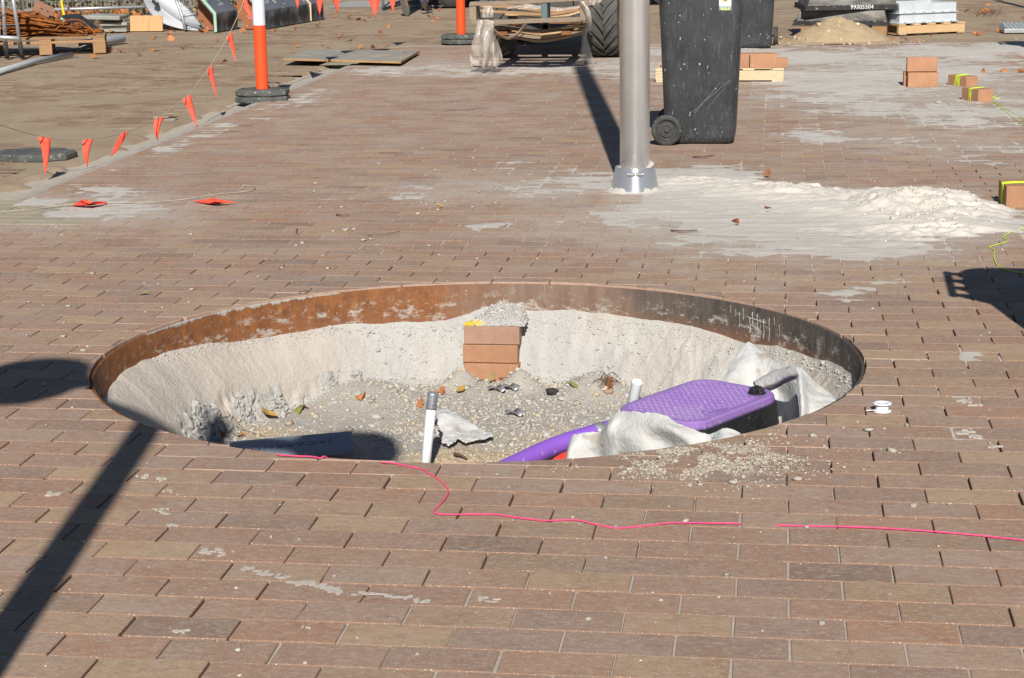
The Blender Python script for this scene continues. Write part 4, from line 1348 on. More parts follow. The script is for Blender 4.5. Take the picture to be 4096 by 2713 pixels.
for px_, py_, s_, c_, lab in ((1408, 908, .026, (.33, .2, .13), 'brown stone beside the dry roots'), (1440, 888, .024, (.42, .36, .28), 'round tan stone near the white pipe stub'), (1380, 914, .02, (.5, .37, .22), 'ochre stone on grey soil left of the pipe stub'), (668, 982, .024, (.36, .26, .18), 'brown stone behind the grey board'), (870, 968, .03, (.42, .38, .32), 'largest pale stone behind the board'), (990, 962, .03, (.3, .26, .21), 'dark stone at the foot of the upright pipe')):
    p = pit_at(px_, py_)
    s_ *= .72
    o = lumps('stone', [(0, 0, 0)], [s_], M_STONE, np.array([c_]), .6)
    o.location = (p.x, p.y, p.z + s_ * .3)
    tag(o, lab, 'stone')

# ------------------------------------------------------------------ on the paving, near
def on(px, py, z=.004):
    return at(px, py, z)
def ring_pt(px, py, dr, z):
    p = at(px, py)
    v = Vector((p.x - PIT[0], (p.y - PIT[1]) * EY, 0)).normalized()
    return Vector((PIT[0] + v.x * (R_IN + dr), PIT[1] + v.y * (R_IN + dr) / EY, z))
s1 = [on(640, 1052, .006), on(680, 1054.5, .006), on(722, 1056, .006), on(741, 1059.5, .007), on(752, 1056, .008), ring_pt(770, 1058, -.02, -.03), ring_pt(820, 1062, -.05, -.10), ring_pt(862, 1066, -.02, -.03), on(885, 1069.5, .006)]
s2 = [on(*q_, .0035) for q_ in ((920, 1073), (945, 1079), (976, 1085), (988, 1093), (1006, 1103), (1026, 1119), (1037, 1135), (1030, 1152), (1014, 1170), (1003, 1183), (1012, 1188.5), (1050, 1190), (1110, 1189), (1150, 1190), (1205, 1198), (1262, 1204), (1330, 1202.5), (1375, 1212), (1428, 1221), (1500, 1215), (1560, 1209), (1690, 1210.5))] + [on(1720, 1212, -.003), on(1780, 1214, -.003)] + [on(*q_, .0035) for q_ in ((1806, 1214.5), (1850, 1216), (1980, 1219), (2100, 1225), (2250, 1237), (2385, 1251))]
mb = MB()
mb.tube(spline(s1 + s2, 5), .0019, 6)
tag(mb.build('pink_string', M_PINK, smooth=True), 'bright pink builders string trailing from the pit across the front paving', 'string')
mb = MB()
mb.tube(spline([on(*q_) for q_ in ((2390, 525), (2350, 532), (2331, 540), (2319, 549), (2332, 556), (2312, 564), (2287, 571), (2299, 578), (2298, 592), (2304, 610), (2320, 621), (2345, 628), (2395, 633))], 5), .0019, 6)
tag(mb.build('lime_string', M_LIME, smooth=True), 'lime green string lying in a loose bend at the right edge', 'string')
# spool of white thread tape
p = at(2040, 951)
t = thing('tape_spool', 'small white spool of thread tape standing on the paving', 'spool', p)
mb = MB()
mb.lathe([(.0275, 0), (.0275, .003), (.012, .0035), (.012, .0225), (.0275, .023), (.0280, .0262), (.021, .0268), (.018, .0255), (.010, .0255), (.0098, .020)], 32)
mb.build('spool', simple('white_gloss', (.82, .83, .86), (.78, .79, .82), 9, .35, bump=0, spec=.5), t, True)
M_TAPE = simple('white_tape', (.82, .81, .80), (.78, .78, .78), 20, .6, bump=0)
mb = MB()
mb.lathe([(.019, .0036), (.0195, .0222)], 28)
mb.build('tape_roll', M_TAPE, t, True)
mb = MB()
mb.grid([[(-.012 - .0125 * i, -.022 + .004 * math.sin(i * 1.2) + w * (.020 - .003 * i), .0045 + .0025 * abs(math.sin(i * 2 + w * 2))) for i in range(4)] for w in (0, .5, 1)])
mb.build('tape_tail', M_TAPE, t, True, solid=.0006)
# mud crumbs in front of the valve box
random.seed(17)
n = 6500
q_ = np.stack([rng.normal(1610, 125, n * 4), rng.normal(1060, 25, n * 4)], 1)
w_ = fbm(q_[:, 0] * .02, q_[:, 1] * .05, 4, 55)
rim_y = 1072 - 0.00042 * np.maximum(0, q_[:, 0] - 1100) ** 2 + 14
q_ = q_[(w_ > .49 - .12 * (rng.random(len(w_)) < .05)) & (q_[:, 1] > rim_y)][:n]
P_ = np.array([tuple(at(x, y, 0)) for x, y in q_])
keepm = pit_r(P_[:, 0], P_[:, 1]) > R_CUT + .012
P_ = P_[keepm]
S_ = np.clip(rng.lognormal(-6.25, .55, len(P_)), .001, .008)
P_[:, 2] = S_ * .3
tag(lumps('mud_crumbs', P_, S_, M_STONE, np.array([.40, .35, .285]) * rng.uniform(.85, 1.15, (len(P_), 1)), .6), 'scatter of dry mud crumbs on the paving in front of the valve box', 'crumbs', kind='stuff')
lumpdata = []
for i in range(6):
    o = lumps('clod', [(0, 0, 0)], [1.0], M_STONE, np.array([.38, .335, .275])[None], .55)
    lumpdata.append(o.data)
    bpy.data.objects.remove(o)
def pebble(px, py, s, label, group, name='pebble', cat='pebble'):
    p = at(px, py)
    o = bpy.data.objects.new(name, random.choice(lumpdata))
    s *= .85
    o.scale = (s, s, s)
    o.rotation_euler = (0, 0, random.uniform(0, 6.28))
    o.location = (p.x, p.y, s * .35)
    col.objects.link(o)
    tag(o, label, cat, group)
for zx, zy, s, lab in ((1125, 400, .020, 'pale clod right of the white spool, largest on the paving'), (635, 545, .017, 'pointed clod of dry mud in front of the mud crumbs'), (300, 562, .015, 'flat grey clod below the mud crumbs'), (285, 410, .016, 'clod in the middle of the mud crumbs'), (1003, 290, .016, 'pitted clod by the paver joint left of the spool'), (715, 320, .013, 'twin clod at the upper right of the mud crumbs'), (490, 312, .012, 'clod at the top edge of the mud crumbs by the pit')):
    pebble((2700 + zx / 1.293) / SC, (1500 + zy / 1.293) / SC, s, lab, 'clods of dry mud near the valve box', 'clod', 'clod')
for zx, zy in ((770, 370), (795, 450), (875, 482), (975, 492), (785, 512), (675, 510), (690, 465), (400, 642), (870, 275), (1080, 280), (1625, 183), (1420, 670), (680, 790), (440, 645), (160, 605), (395, 330), (1160, 405)):
    pebble((2700 + zx / 1.293) / SC, (1500 + zy / 1.293) / SC, random.uniform(.005, .0085), 'small pale pebble on the paving right of the pit', 'pebbles right of the pit')
for zx, zy in ((588, 28), (650, 112), (300, 812), (716, 857), (282, 1158), (653, 1175), (870, 1322), (965, 515), (1512, 613), (668, 1028), (1998, 103), (1655, 625)):
    pebble(zx / 2.614 / SC, (900 + zy / 2.614) / SC, random.uniform(.008, .015), 'small white pebble on the paving left of the pit', 'pebbles left of the pit')
for zx, zy in ((545, 905), (515, 922), (615, 915), (720, 1040), (805, 1022), (1470, 1103), (1585, 1205), (1340, 733), (1445, 625), (480, 655), (230, 660), (175, 388), (2190, 440), (2225, 455), (1570, 690), (2105, 872), (1965, 660), (1505, 597), (1650, 590), (2020, 1248), (160, 480), (590, 325), (1975, 97), (2230, 615), (315, 1360), (380, 935), (900, 162), (1390, 605), (1545, 240), (1990, 245)):
    pebble((1200 + zx / 2.851) / SC, (600 + zy / 2.851) / SC, random.uniform(.009, .017), 'small grey pebble on the paving behind the pit', 'pebbles behind the pit')
for px_, py_ in ((1080, 1189 - 130), (1190, 1118), (1176, 1128), (1340, 1216 - 3), (1424, 1217), (1545, 1172), (1300, 1103), (1210, 1078), (1150, 1072)):
    pebble(px_, py_ if py_ > 1075 else 1098, random.uniform(.004, .007), 'tiny grey pebble on the paving in front of the pit', 'pebbles in front of the pit')

# ------------------------------------------------------------------ metal post
pb = at(1464, 448)
pc_ = Vector((pb.x, pb.y + .126, 0))
t = thing('metal_post', 'tall brushed aluminium post with a flared base collar', 'post', pc_)
mb = MB()
mb.lathe([(.0785, .02), (.0785, 5.2)], 64, cap=(True, True))
mb.build('shaft', M_ALU, t, True)
mb = MB()
mb.lathe([(.129, -.002), (.128, .006), (.104, .122), (.103, .127), (.099, .127), (.099, .10)], 64, cap=(False, False))
coll = mb.build('base_collar', M_ALUP, t, True)
mb = MB()
th = math.atan2(CAM[1] - pc_.y, CAM[0] - pc_.x) + rad(2)
tan_ = Vector((-math.sin(th), math.cos(th), 0))
cb = Vector((math.cos(th) * .113, math.sin(th) * .113, .100))
mb.tube([cb - tan_ * .034, cb - tan_ * .001], .0098, 16)
mb.tube([cb + tan_ * .001, cb + tan_ * .034], .0098, 16)
for s_ in (-1, 1):
    mb.tube([cb + tan_ * .034 * s_, cb + tan_ * .041 * s_], .0062, 6)
mb.build('clamp_barrel', M_CHROME, coll, False, bevel=.001)
mb = MB()
seam = [Vector((math.cos(th) * r_, math.sin(th) * r_, z_)) for r_, z_ in ((.1290, .004), (.1168, .062), (.1106, .092))]
mb.tube(seam, .0009, 5)
mb.build('collar_seam', M_INK, coll)
mb = MB()
P_ = []
for i in range(49):
    a_ = 2 * math.pi * i / 48
    hz = .112 + .03 * max(0, math.cos(a_ - .5)) ** 3 + .012 * vnoise(np.array([i * .6]), np.array([.5]), 3)[0]
    P_.append([(.0775 * math.cos(a_), .0775 * math.sin(a_), hz + .008), (.1005 * math.cos(a_), .1005 * math.sin(a_), hz)])
mb.grid(P_)
tag(mb.build('sand_fill', M_SAND, t, True), kind='stuff')
mb = MB()
P_ = []
for i in range(97):
    a_ = 2 * math.pi * i / 96
    e = .5 * vnoise(np.array([i * .25]), np.array([.5]), 9)[0] + .5 * vnoise(np.array([i * .8]), np.array([.5]), 19)[0]
    hgt = .004 + .028 * e * (1.2 if math.cos(a_ - .2) > .3 or math.cos(a_ - 3.4) > .6 else .35)
    P_.append([(pc_.x + q_ * math.cos(a_), pc_.y + q_ * math.sin(a_), z_) for q_, z_ in ((.122, hgt), (.132, hgt * .75), (.148, hgt * .2), (.165, -.004))])
mb.grid(P_)
tag(mb.build('sand_skirt', M_SAND, None, True), 'sand banked round the foot of the metal post', 'sand', kind='stuff')
# flat splashes of dried mortar on the front pavers
random.seed(23)
mb = MB()
_sz = 0.0
def splash(px, py, w, h):
    c = at(px, py)
    n = 11
    ph = random.uniform(0, 6)
    pl = []
    for i in range(n):
        a = 2 * math.pi * i / n
        r_ = 1 + .28 * math.sin(2 * a + ph) + random.uniform(-.22, .22)
        pl.append((c.x + w * r_ * math.cos(a), c.y + h * r_ * math.sin(a)))
    global _sz
    _sz += .00003
    mb.prism(pl, .0004, .0012 + _sz)
for (xa, ya, xb, yb, n_) in ((560, 1312, 632, 1331, 9), (640, 1333, 707, 1350, 6), (712, 1351, 793, 1369, 9), (819, 1371, 1001, 1391, 9), (1110, 1391, 1165, 1385, 4)):
    for i in range(n_):
        f = (i + random.uniform(-.3, .3)) / n_
        splash(xa + (xb - xa) * f, ya + (yb - ya) * f + random.gauss(0, 3), random.uniform(.006, .014), random.uniform(.004, .014))
for px_, py_, w_ in ((372, 1178, .016), (370, 1186, .012), (393, 1215, .016), (470, 1279, .018), (506, 1276, .014), (512, 1284, .015), (424, 1460, .014), (714, 1452, .01), (400, 1140, .008), (120, 1112 + 30, .02), (330, 1104, .016), (365, 1108, .014), (1640, 1640 / 1.73, .0), (2232, 928, .02), (2240, 1000, .022), (2262, 1012, .024), (2250, 940, .016), (2300, 1035, .016)):
    if w_ > 0:
        for q in range(5):
            splash(px_ + random.gauss(0, 11), py_ + random.gauss(0, 3), w_ * random.uniform(.2, .65), w_ * random.uniform(.2, .6))
tag(mb.build('mortar_splashes', simple('dried_mortar', (.50, .45, .39), (.40, .36, .31), 60, .95, 0, .4, 200)), 'trail of dried mortar splashes across the front pavers', 'mortar', kind='stuff')
# ------------------------------------------------------------------ wheelie bins
def bin_mat(name, spots_scale, seed):
    k = NT(name)
    v = k.coord()
    c = k.mix(k.ramp(k.noise(v, 5, 6, .65), .3, .7), (.022, .024, .027), (.046, .049, .053))
    c = k.mix(k.math('MULTIPLY', k.ramp(k.noise(k.mapping(v, (6, 6, 1.2), (0, rad(12 + seed), 0)), 9, 6, .75), .53, .72), .6), c, (.12, .125, .13))
    c = k.mix(k.math('MULTIPLY', k.ramp(k.noise(k.mapping(v, (1, 1, 14), (0, rad(6), 0)), 6, 6, .8), .62, .72), .5), c, (.16, .165, .17))
    vs = k.mapping(v, (1, 1, .42), (0, rad(-16), 0))
    c = k.mix(k.ramp(k.noise(vs, spots_scale, 2, .6), .70, .735), c, (.50, .52, .54))
    sx = k.n('ShaderNodeSeparateXYZ'); k.l(v, sx.inputs[0])
    low = k.ramp(sx.outputs['Z'], .30, .02)
    c = k.mix(k.math('MULTIPLY', k.math('MULTIPLY', k.ramp(k.noise(v, 90, 3, .8), .58, .68), low), .55), c, (.30, .31, .32))
    k.set(c, .46, 0, .45)
    k.bump(k.noise(v, 25, 5, .6), .12, .004)
    return k.m
M_TYREB = simple('bin_wheel', (.035, .036, .034), (.065, .065, .062), 12, .7, 0, .2, 60, spots=((.16, .16, .15), 60, .66))
M_BIN = bin_mat('bin_plastic', 44, 0)
M_BIN2 = bin_mat('bin_plastic_spattered', 44, 7)
def make_bin(loc, rz, label, body_mat, group='black wheelie bins'):
    t = thing('wheelie_bin', label, 'wheelie bin', loc, rz, group)
    mb = MB()
    def sec(x0, x1, hy, r, z):
        return ([(px + (x0 + x1) / 2, py) for px, py in rrect((x1 - x0) / 2, hy, r, 6)], z)
    loft(mb, [sec(-.195, .195, .175, .05, .008), sec(-.215, .212, .19, .05, .028), sec(-.222, .218, .197, .05, .06), sec(-.248, .247, .222, .05, .70), sec(-.256, .258, .228, .055, .82), sec(-.257, .255, .229, .055, .86), sec(-.258, .225, .229, .05, .925), sec(-.262, .222, .231, .05, .96)])
    body = mb.build('bin_body', body_mat, t, True, bevel=.004, angle=50)
    mb = MB()
    loft(mb, [sec(-.275, .285, .255, .06, .945), sec(-.28, .292, .26, .06, .955), sec(-.28, .292, .26, .06, .985), sec(-.262, .27, .245, .06, .99)])
    mb.build('rim', M_BLACKP, t, False, bevel=.004)
    mb = MB()
    loft(mb, [sec(-.285, .30, .265, .07, .992), sec(-.29, .305, .268, .07, 1.0), sec(-.27, .285, .25, .09, 1.035), sec(-.20, .21, .18, .09, 1.06)])
    mb.build('lid', body_mat, t, True, bevel=.004, angle=50)
    mb = MB()
    for y in (-.21, -.07, .07, .21):
        mb.add([(-.25, y - .008, .86), (-.25, y + .008, .86), (-.25, y + .008, .975), (-.25, y - .008, .975), (-.345, y - .008, .955), (-.345, y + .008, .955), (-.345, y + .008, .98), (-.345, y - .008, .98)],
               [(0, 1, 2, 3), (4, 7, 6, 5), (0, 4, 5, 1), (3, 2, 6, 7), (0, 3, 7, 4), (1, 5, 6, 2)])
    mb.tube([(-.35, -.235, .967), (-.35, .235, .967)], .017, 14)
    mb.build('handle', M_BLACKP, t, False, bevel=.002)
    for s in (-1, 1):
        mb = MB()
        Mw = Matrix.Translation((-.205, s * .232, .096)) @ Matrix.Rotation(rad(-90 * s), 4, 'X')
        mb.lathe([(.070, -.022), (.092, -.024), (.0955, -.016), (.0955, .016), (.092, .024), (.070, .022)], 32, Mw, (False, False))
        w = mb.build('wheel', M_TYREB, t, True)
        mb = MB()
        mb.lathe([(.071, -.02), (.071, .016), (.064, .018), (.061, .004), (.048, .004), (.046, .014), (.030, .016), (.028, .008), (.014, .008), (.013, .022), (.006, .024)], 32, Mw, (True, True))
        mb.build('hub', M_TYREB, w, False, bevel=.001)
    mb = MB()
    mb.tube([(-.205, -.21, .096), (-.205, .21, .096)], .011, 10)
    mb.build('axle', M_RUBBER, t)
    return t
b1 = make_bin((-.392, 8.448, 0), rad(0), 'black wheelie bin with a white and green sticker behind the metal post', M_BIN)
# sticker on the near side of the first bin
st = MB()
sy_ = -.2315
def on_side(x, z):
    yy = np.interp(z, [.06, .70, .82, .86, .96], [-.197, -.222, -.228, -.229, -.231])
    return Vector((x, yy - .0012, z))
c0 = b1.matrix_basis.inverted() @ ray_y(1663, 24, 8.218)
c1 = b1.matrix_basis.inverted() @ ray_y(1691, 23, 8.218)
w_ = c1.x - c0.x
zb = c0.z
def plate(name, x0, x1, z0, z1, mat, parent, off):
    m_ = MB()
    q0, q1 = on_side(x0, z0), on_side(x0, z1)
    dy = Vector((0, -off, 0))
    m_.add([on_side(x0, z0) + dy, on_side(x1, z0) + dy, on_side(x1, z1) + dy, on_side(x0, z1) + dy, on_side(x0, z0), on_side(x1, z0), on_side(x1, z1), on_side(x0, z1)],
           [(0, 1, 2, 3), (4, 0, 3, 7), (1, 5, 6, 2), (4, 5, 1, 0), (3, 2, 6, 7)])
    return m_.build(name, mat, parent)
M_STW = simple('sticker_white', (.80, .82, .82), (.78, .80, .8), 9, .4, bump=0)
M_STG = simple('sticker_green', (.13, .24, .13), (.17, .27, .17), 9, .4, bump=0)
M_STY = simple('sticker_yellow', (.75, .62, .02), (.7, .7, .04), 60, .4, bump=0)
stick = plate('sticker', c0.x, c1.x, zb, zb + .118, M_STW, b1, .0004)
plate('green_band', c0.x + .0005, c1.x - .0005, zb + .001, zb + .0285, M_STG, stick, .0008)
plate('yellow_strip', c0.x + .010, c1.x - .010, zb + .0018, zb + .0062, M_STY, stick, .0012)
xc = (c0.x + c1.x) / 2
def side_text(nm, s, size, z, mat, bold=0):
    p = on_side(xc, z) + Vector((0, -.0012, 0))
    text_mesh(nm, s, size, mat, stick, basis((1, 0, 0), (0, .04, 1), p), .0001, bold, 1.0)
side_text('sticker_heading', 'WHEELIE BIN SALES', .0082, zb + .0238, M_STW, .0002)
side_text('sticker_number', '1800 000 000', .0115, zb + .0125, M_STW, .0002)
mb = MB()
lp = on_side(xc, zb + .062) + Vector((0, -.001, 0))
Ml = basis((1, 0, 0), (0, .04, 1), lp)
for a_ in (90, 210, 330):
    pts = [(.0185 * math.cos(rad(a_ + d)), .0185 * math.sin(rad(a_ + d))) for d in range(-48, 49, 12)] + [(.0095 * math.cos(rad(a_ + d)), .0095 * math.sin(rad(a_ + d))) for d in range(40, -41, -20)]
    mb.prism(pts, 0, .0004, Ml)
mb.build('sticker_logo', simple('sticker_orange', (.85, .55, .06), (.85, .6, .1), 60, .4, bump=0), stick)
mb = MB()
for a_ in (90, 210, 330):
    mb.lathe([(.0062, 0), (.0062, .0008)], 12, Ml @ Matrix.Translation((.006 * math.cos(rad(a_)), .006 * math.sin(rad(a_)), 0)))
mb.build('logo_centre', simple('sticker_violet', (.28, .27, .42), (.16, .15, .25), 200, .4, bump=0), stick)
# long scratches on its side
mb = MB()
def sp_pt(px, py):
    q = b1.matrix_basis.inverted() @ ray_y(px, py, 8.235)
    return on_side(q.x, q.z)
for a_, b__, r_ in (((1600, 260), (1687, 186), .0011), ((1606, 262), (1664, 193), .0012), ((1664, 193), (1675, 190), .0009), ((1634, 253), (1690, 186), .0008)):
    mb.tube([sp_pt(a_[0] + (b__[0] - a_[0]) * i / 6, a_[1] + (b__[1] - a_[1]) * i / 6 + math.sin(i * 2.2) * .8) for i in range(7)], r_, 4)
tag(mb.build('scratches', simple('scratch', (.22, .225, .23), (.3, .3, .3), 40, .6, bump=0), b1), kind='stuff')
b2 = make_bin((-.17, 15.97, 0), rad(-90), 'black wheelie bin spattered with white specks, the farther of the two behind the post', M_BIN2)
b3 = copy_tree(b1, (1.31, 2.60, 0), rad(-2), 'black wheelie bin standing just outside the right edge beside the pit')
for ch in list(b3.children):
    if ch.name.startswith(('sticker', 'scratches')):
        for g in list(ch.children):
            bpy.data.objects.remove(g)
        bpy.data.objects.remove(ch)
b4 = copy_tree(b2, (2.86, 14.95, 0), rad(0), 'black wheelie bin standing outside the right edge near the checker plate')

# ------------------------------------------------------------------ pallets
def make_pallet(loc, rz, label, L, W, H, mat, style='runner', group=None, nslat=5, sw=.095):
    t = thing('pallet', label, 'pallet', loc, rz, group)
    if style == 'runner':                                   # full runners on the long sides, slats across
        for y in (-W / 2 + .02, 0, W / 2 - .02):
            mb = MB(); mb.box((0, y, .012 + (H - .034) / 2), (L, .04, H - .034 - .0))
            mb.build('runner', mat, t, bevel=.003)
        for i in range(nslat):
            x = -L / 2 + sw / 2 + (L - sw) * i / (nslat - 1)
            mb = MB(); mb.box((x, 0, H - .011), (sw, W + .01, .020))
            mb.build('slat', mat, t, bevel=.002)
        for x in (-L / 2 + .05, L / 2 - .05):
            mb = MB(); mb.box((x, 0, .006), (.09, W - .004, .012))
            mb.build('slat', mat, t)
    else:                                                   # block pallet
        for i in range(7):
            y = -W / 2 + .05 + (W - .1) * i / 6
            mb = MB(); mb.box((0, y, H - .0095), (L, .09, .017))
            mb.build('slat', mat, t, bevel=.002)
        for x in (-L / 2 + .06, 0, L / 2 - .06):
            mb = MB(); mb.box((x, 0, H - .029), (.12, W, .018))
            mb.build('cross_board', mat, t, bevel=.002)
            for y in (-W / 2 + .055, 0, W / 2 - .055):
                mb = MB(); mb.box((x, y, (H - .04) / 2), (.13, .11, H - .04))
                mb.build('block', mat, t, bevel=.003)
        for y in (-W / 2 + .02,):
            mb = MB(); mb.box((0, y, H - .052), (L - .002, .045, .026))
            mb.build('edge_board', mat, t, bevel=.003)
    return t
pr = at(1812, 190)
make_pallet((pr.x - .53, pr.y + .42, 0), 0, 'pale pine pallet carrying bricks behind the wheelie bin', 1.06, .80, .115, M_TIMBER_P, 'runner')
random.seed(31)
k_ = 0
for r_ in range(2):
    for i in range(4):
        mb = MB()
        bx = pr.x - .048 - .115 - i * .236 - (.0 if r_ == 0 else .03)
        by = pr.y + .055 + r_ * .085
        mb.box((bx, by, .1155 + .0575), (.230, .076, .115), Matrix.Rotation(random.gauss(0, .012), 3, 'Z'))
        lab = ('front row brick %s on the pallet behind the wheelie bin' if r_ == 0 else 'rear row brick %s on the pallet behind the wheelie bin') % ('at the right end', 'second from the right end', 'third from the right end', 'at the left end')[i]
        tag(mb.build('brick', M_BRICK_O, bevel=.003), lab, 'brick', 'bricks on the pallet')
mb = MB()
mb.box((pr.x - .048 + .03, pr.y + .10, .1155 + .038), (.10, .05, .076))
tag(mb.build('half_brick', M_BRICK_O, bevel=.003), 'half brick set back at the right end of the pallet behind the bin', 'brick', 'bricks on the pallet')

# upright bricks on the sandy paving
s0, s1_ = at(2098, 202), at(2170, 202)
cxx, cyy = (s0.x + s1_.x) / 2, s0.y
for (dx, dy, z, rx, lab) in ((0, .038, .0575, 0, 'orange brick on edge, front one at the base of the small brick stack'), (-.028, .122, .0575, 0, 'orange brick on edge half hidden at the rear base of the small stack'), (-.008, .072, .1735, rad(-7), 'orange brick leaning on top of the small brick stack')):
    mb = MB()
    mb.box((cxx + dx, cyy + dy, z), (.236, .076, .115), Matrix.Rotation(rx, 3, 'X') @ Matrix.Rotation(rad(1.5), 3, 'Z'))
    tag(mb.build('brick', M_BRICK_O, bevel=.003), lab, 'brick', 'bricks stacked on the sandy paving')
def tied_brick(corner, ang, size, label, loops, lm=None):
    """corner: nearest bottom corner; long side runs along ang"""
    L, W, H = size
    ux, uy = Vector((math.cos(ang), math.sin(ang), 0)), Vector((math.sin(ang), -math.cos(ang), 0))
    c = Vector(corner) + ux * L / 2 + uy * W / 2
    t = thing('tied_brick', label, 'brick', c, ang, 'bricks wound with lime string')
    mb = MB(); mb.box((0, 0, H / 2), (L, W, H))
    mb.build('brick', M_BRICK_O, t, bevel=.003)
    mb = MB()
    pts = []
    e = .003
    for i in range(loops + 1):
        x = -L * .02 + (i - loops / 2) * .009
        sl = random.uniform(-.012, .012)
        pts += [(x - sl, W / 2 + e, .004), (x + sl, W / 2 + e, H + e * .5), (x + .012 + sl, 0, H + e), (x + .02, -W / 2 - e, H + e * .5), (x + .012 - sl, -W / 2 - e, .004)]
    mb.tube(pts, .0019, 5)
    mb.build('string_winding', M_LIME, t)
    return t
random.seed(13)
tied_brick((1.567, 11.829, 0), rad(124), (.225, .115, .080), 'brick wound with lime string beside the small brick stack', 6)
tied_brick((1.545, 10.678, 0), rad(117), (.225, .125, .092), 'brick tied with lime string, trailing the line to the right edge', 3)
tied_brick((1.196 + .0, 5.853, 0), rad(93), (.23, .115, .108), 'brick with lime string on top at the right edge by the sand pile', 5)
mb = MB()
mb.tube(spline([at(2296, 226, .02), at(2303, 222, .03), at(2300, 228, .01), at(2312, 229, .006)], 5), .003, 6)
mb.tube(spline([on(2296, 236), on(2310, 245), on(2330, 262), on(2350, 277), on(2390, 303)], 5), .0022, 5)
mb.tube(spline([on(2298, 234), on(2320, 248), on(2345, 262), on(2390, 283)], 5), .0016, 5)
tag(mb.build('lime_string', M_LIME, smooth=True), 'lime green set out line running from the tied brick to the right edge', 'string')
for zx, zy, s in ((1578, 957, .030), (1690, 972, .018)):
    pebble((3072 + zx / 2.3125) / SC, (zy / 2.3125) / SC, s, 'broken orange brick chip on the paving left of the tied bricks', 'brick chips', 'brick_chip', 'brick chip')
    o = bpy.context.scene.objects[-1] if False else None

# ------------------------------------------------------------------ black trays, galvanised frames, mound, plate
M_TRAY = simple('black_tray', (.014, .014, .015), (.035, .034, .032), 10, .55, 0, .2, 60, spots=((.20, .19, .17), 26, .66), spec=.4)
M_TRAYG = simple('grey_tray_wall', (.30, .285, .26), (.05, .047, .045), 3.2, .7, 0, .2, 50, stretch=(1, 1, 3.2), spots=((.28, .2, .1), 9, .68))
def tray(p, rz, z0, L, W, label):
    t = thing('black_tray', label, 'steel tray', (p.x, p.y, z0), rz, 'stacked black trays')
    mb = MB()
    loft(mb, [(rrect(L / 2 - .02, W / 2 - .02, .012, 2), .02), (rrect(L / 2 - .05, W / 2 - .05, .012, 2), .155), (rrect(L / 2 - .07, W / 2 - .07, .012, 2), .156)])
    mb.build('tray_wall', M_TRAYG, t)
    for (a_, b_) in (((-L / 2, -W / 2), (L / 2, -W / 2)), ((L / 2, -W / 2), (L / 2, W / 2)), ((L / 2, W / 2), (-L / 2, W / 2)), ((-L / 2, W / 2), (-L / 2, -W / 2))):
        mb = MB()
        mb.beam((a_[0], a_[1], .026), (b_[0], b_[1], .026), .012, .050)
        mb.beam((a_[0], a_[1], .002), (b_[0], b_[1], .002), .05, .006)
        mb.build('flange', M_TRAY, t, bevel=.002)
    for x in (-L * .17, L * .30, L * .33):
        mb = MB(); mb.box((x, -W / 2 - .010, .026), (.014, .012, .048)); mb.build('lug', M_TRAY, t)
    return t
l0, l1 = at(1845, 62), at(2055, 62)
pL = at(1950, 78)
lw = 1.02
tray(Vector((.80, 17.85, 0)), rad(-6), .108, lw, .72, 'lower black steel tray on timber bearers behind the brown mound')
tu = tray(Vector((.83, 17.88, 0)), rad(8), .275, 1.02, .78, 'upper black steel tray marked 99305504 in white')
Mt = Matrix.Translation((.10, -.78 / 2 - .0075, .028)) @ Matrix.Rotation(rad(90), 4, 'X')
text_mesh('tray_number', '99305504', .060, simple('paint_pen', (.75, .75, .76), (.7, .7, .7), 60, .6, bump=0), tu, Mt, .0006, .0002, 1.05)
for x, y, lab in ((.45, 17.75, 'timber bearer under the left end of the black trays'), (1.20, 17.65, 'timber bearer under the right end of the black trays')):
    mb = MB(); mb.box((x, y, .053), (.16, .78, .104), Matrix.Rotation(rad(-6), 3, 'Z'))
    tag(mb.build('timber_bearer', M_TIMBER_R, bevel=.003), lab, 'timber', 'timber bearers under the trays')
g0, g1 = at(2078, 82), at(2231, 75)
gd = (g1 - g0)
ga = math.atan2(gd.y, gd.x)
gl = gd.length
gn = Vector((-math.sin(ga), math.cos(ga), 0))
gc = (g0 + g1) / 2 + gn * .33
make_pallet(gc, ga, 'orange pine pallet under the galvanised frames', gl, .66, .118, M_TIMBER, 'runner', None, 5, .085)
def galv(z0, dx, label):
    L, W, H = .71, .52, .103
    t = thing('galvanised_frame', label, 'steel frame', gc + gn * .0 + Vector((math.cos(ga), math.sin(ga), 0)) * dx + Vector((0, 0, z0)), ga, 'galvanised frames on the pallet')
    for (a_, b_) in (((-L / 2, -W / 2), (L / 2, -W / 2)), ((L / 2, -W / 2), (L / 2, W / 2)), ((L / 2, W / 2), (-L / 2, W / 2)), ((-L / 2, W / 2), (-L / 2, -W / 2))):
        mb = MB()
        mb.beam((a_[0], a_[1], H / 2), (b_[0], b_[1], H / 2), .006, H)
        mb.build('frame_side', M_GALV, t)
        mb = MB()
        s = 1.03
        mb.beam((a_[0] * s, a_[1] * s, .003), (b_[0] * s, b_[1] * s, .003), .04, .006)
        mb.build('frame_flange', M_GALV, t)
    for i in range(6):
        mb = MB(); mb.box((-L / 2 + .06 + i * .118, -W / 2 - .014, .008), (.035, .016, .006)); mb.build('weld_tab', M_CHROME, t)
    return t
galv(.120, -.012, 'lower galvanised steel frame of two on the orange pallet')
galv(.226, -.018, 'upper galvanised steel frame of two on the orange pallet')
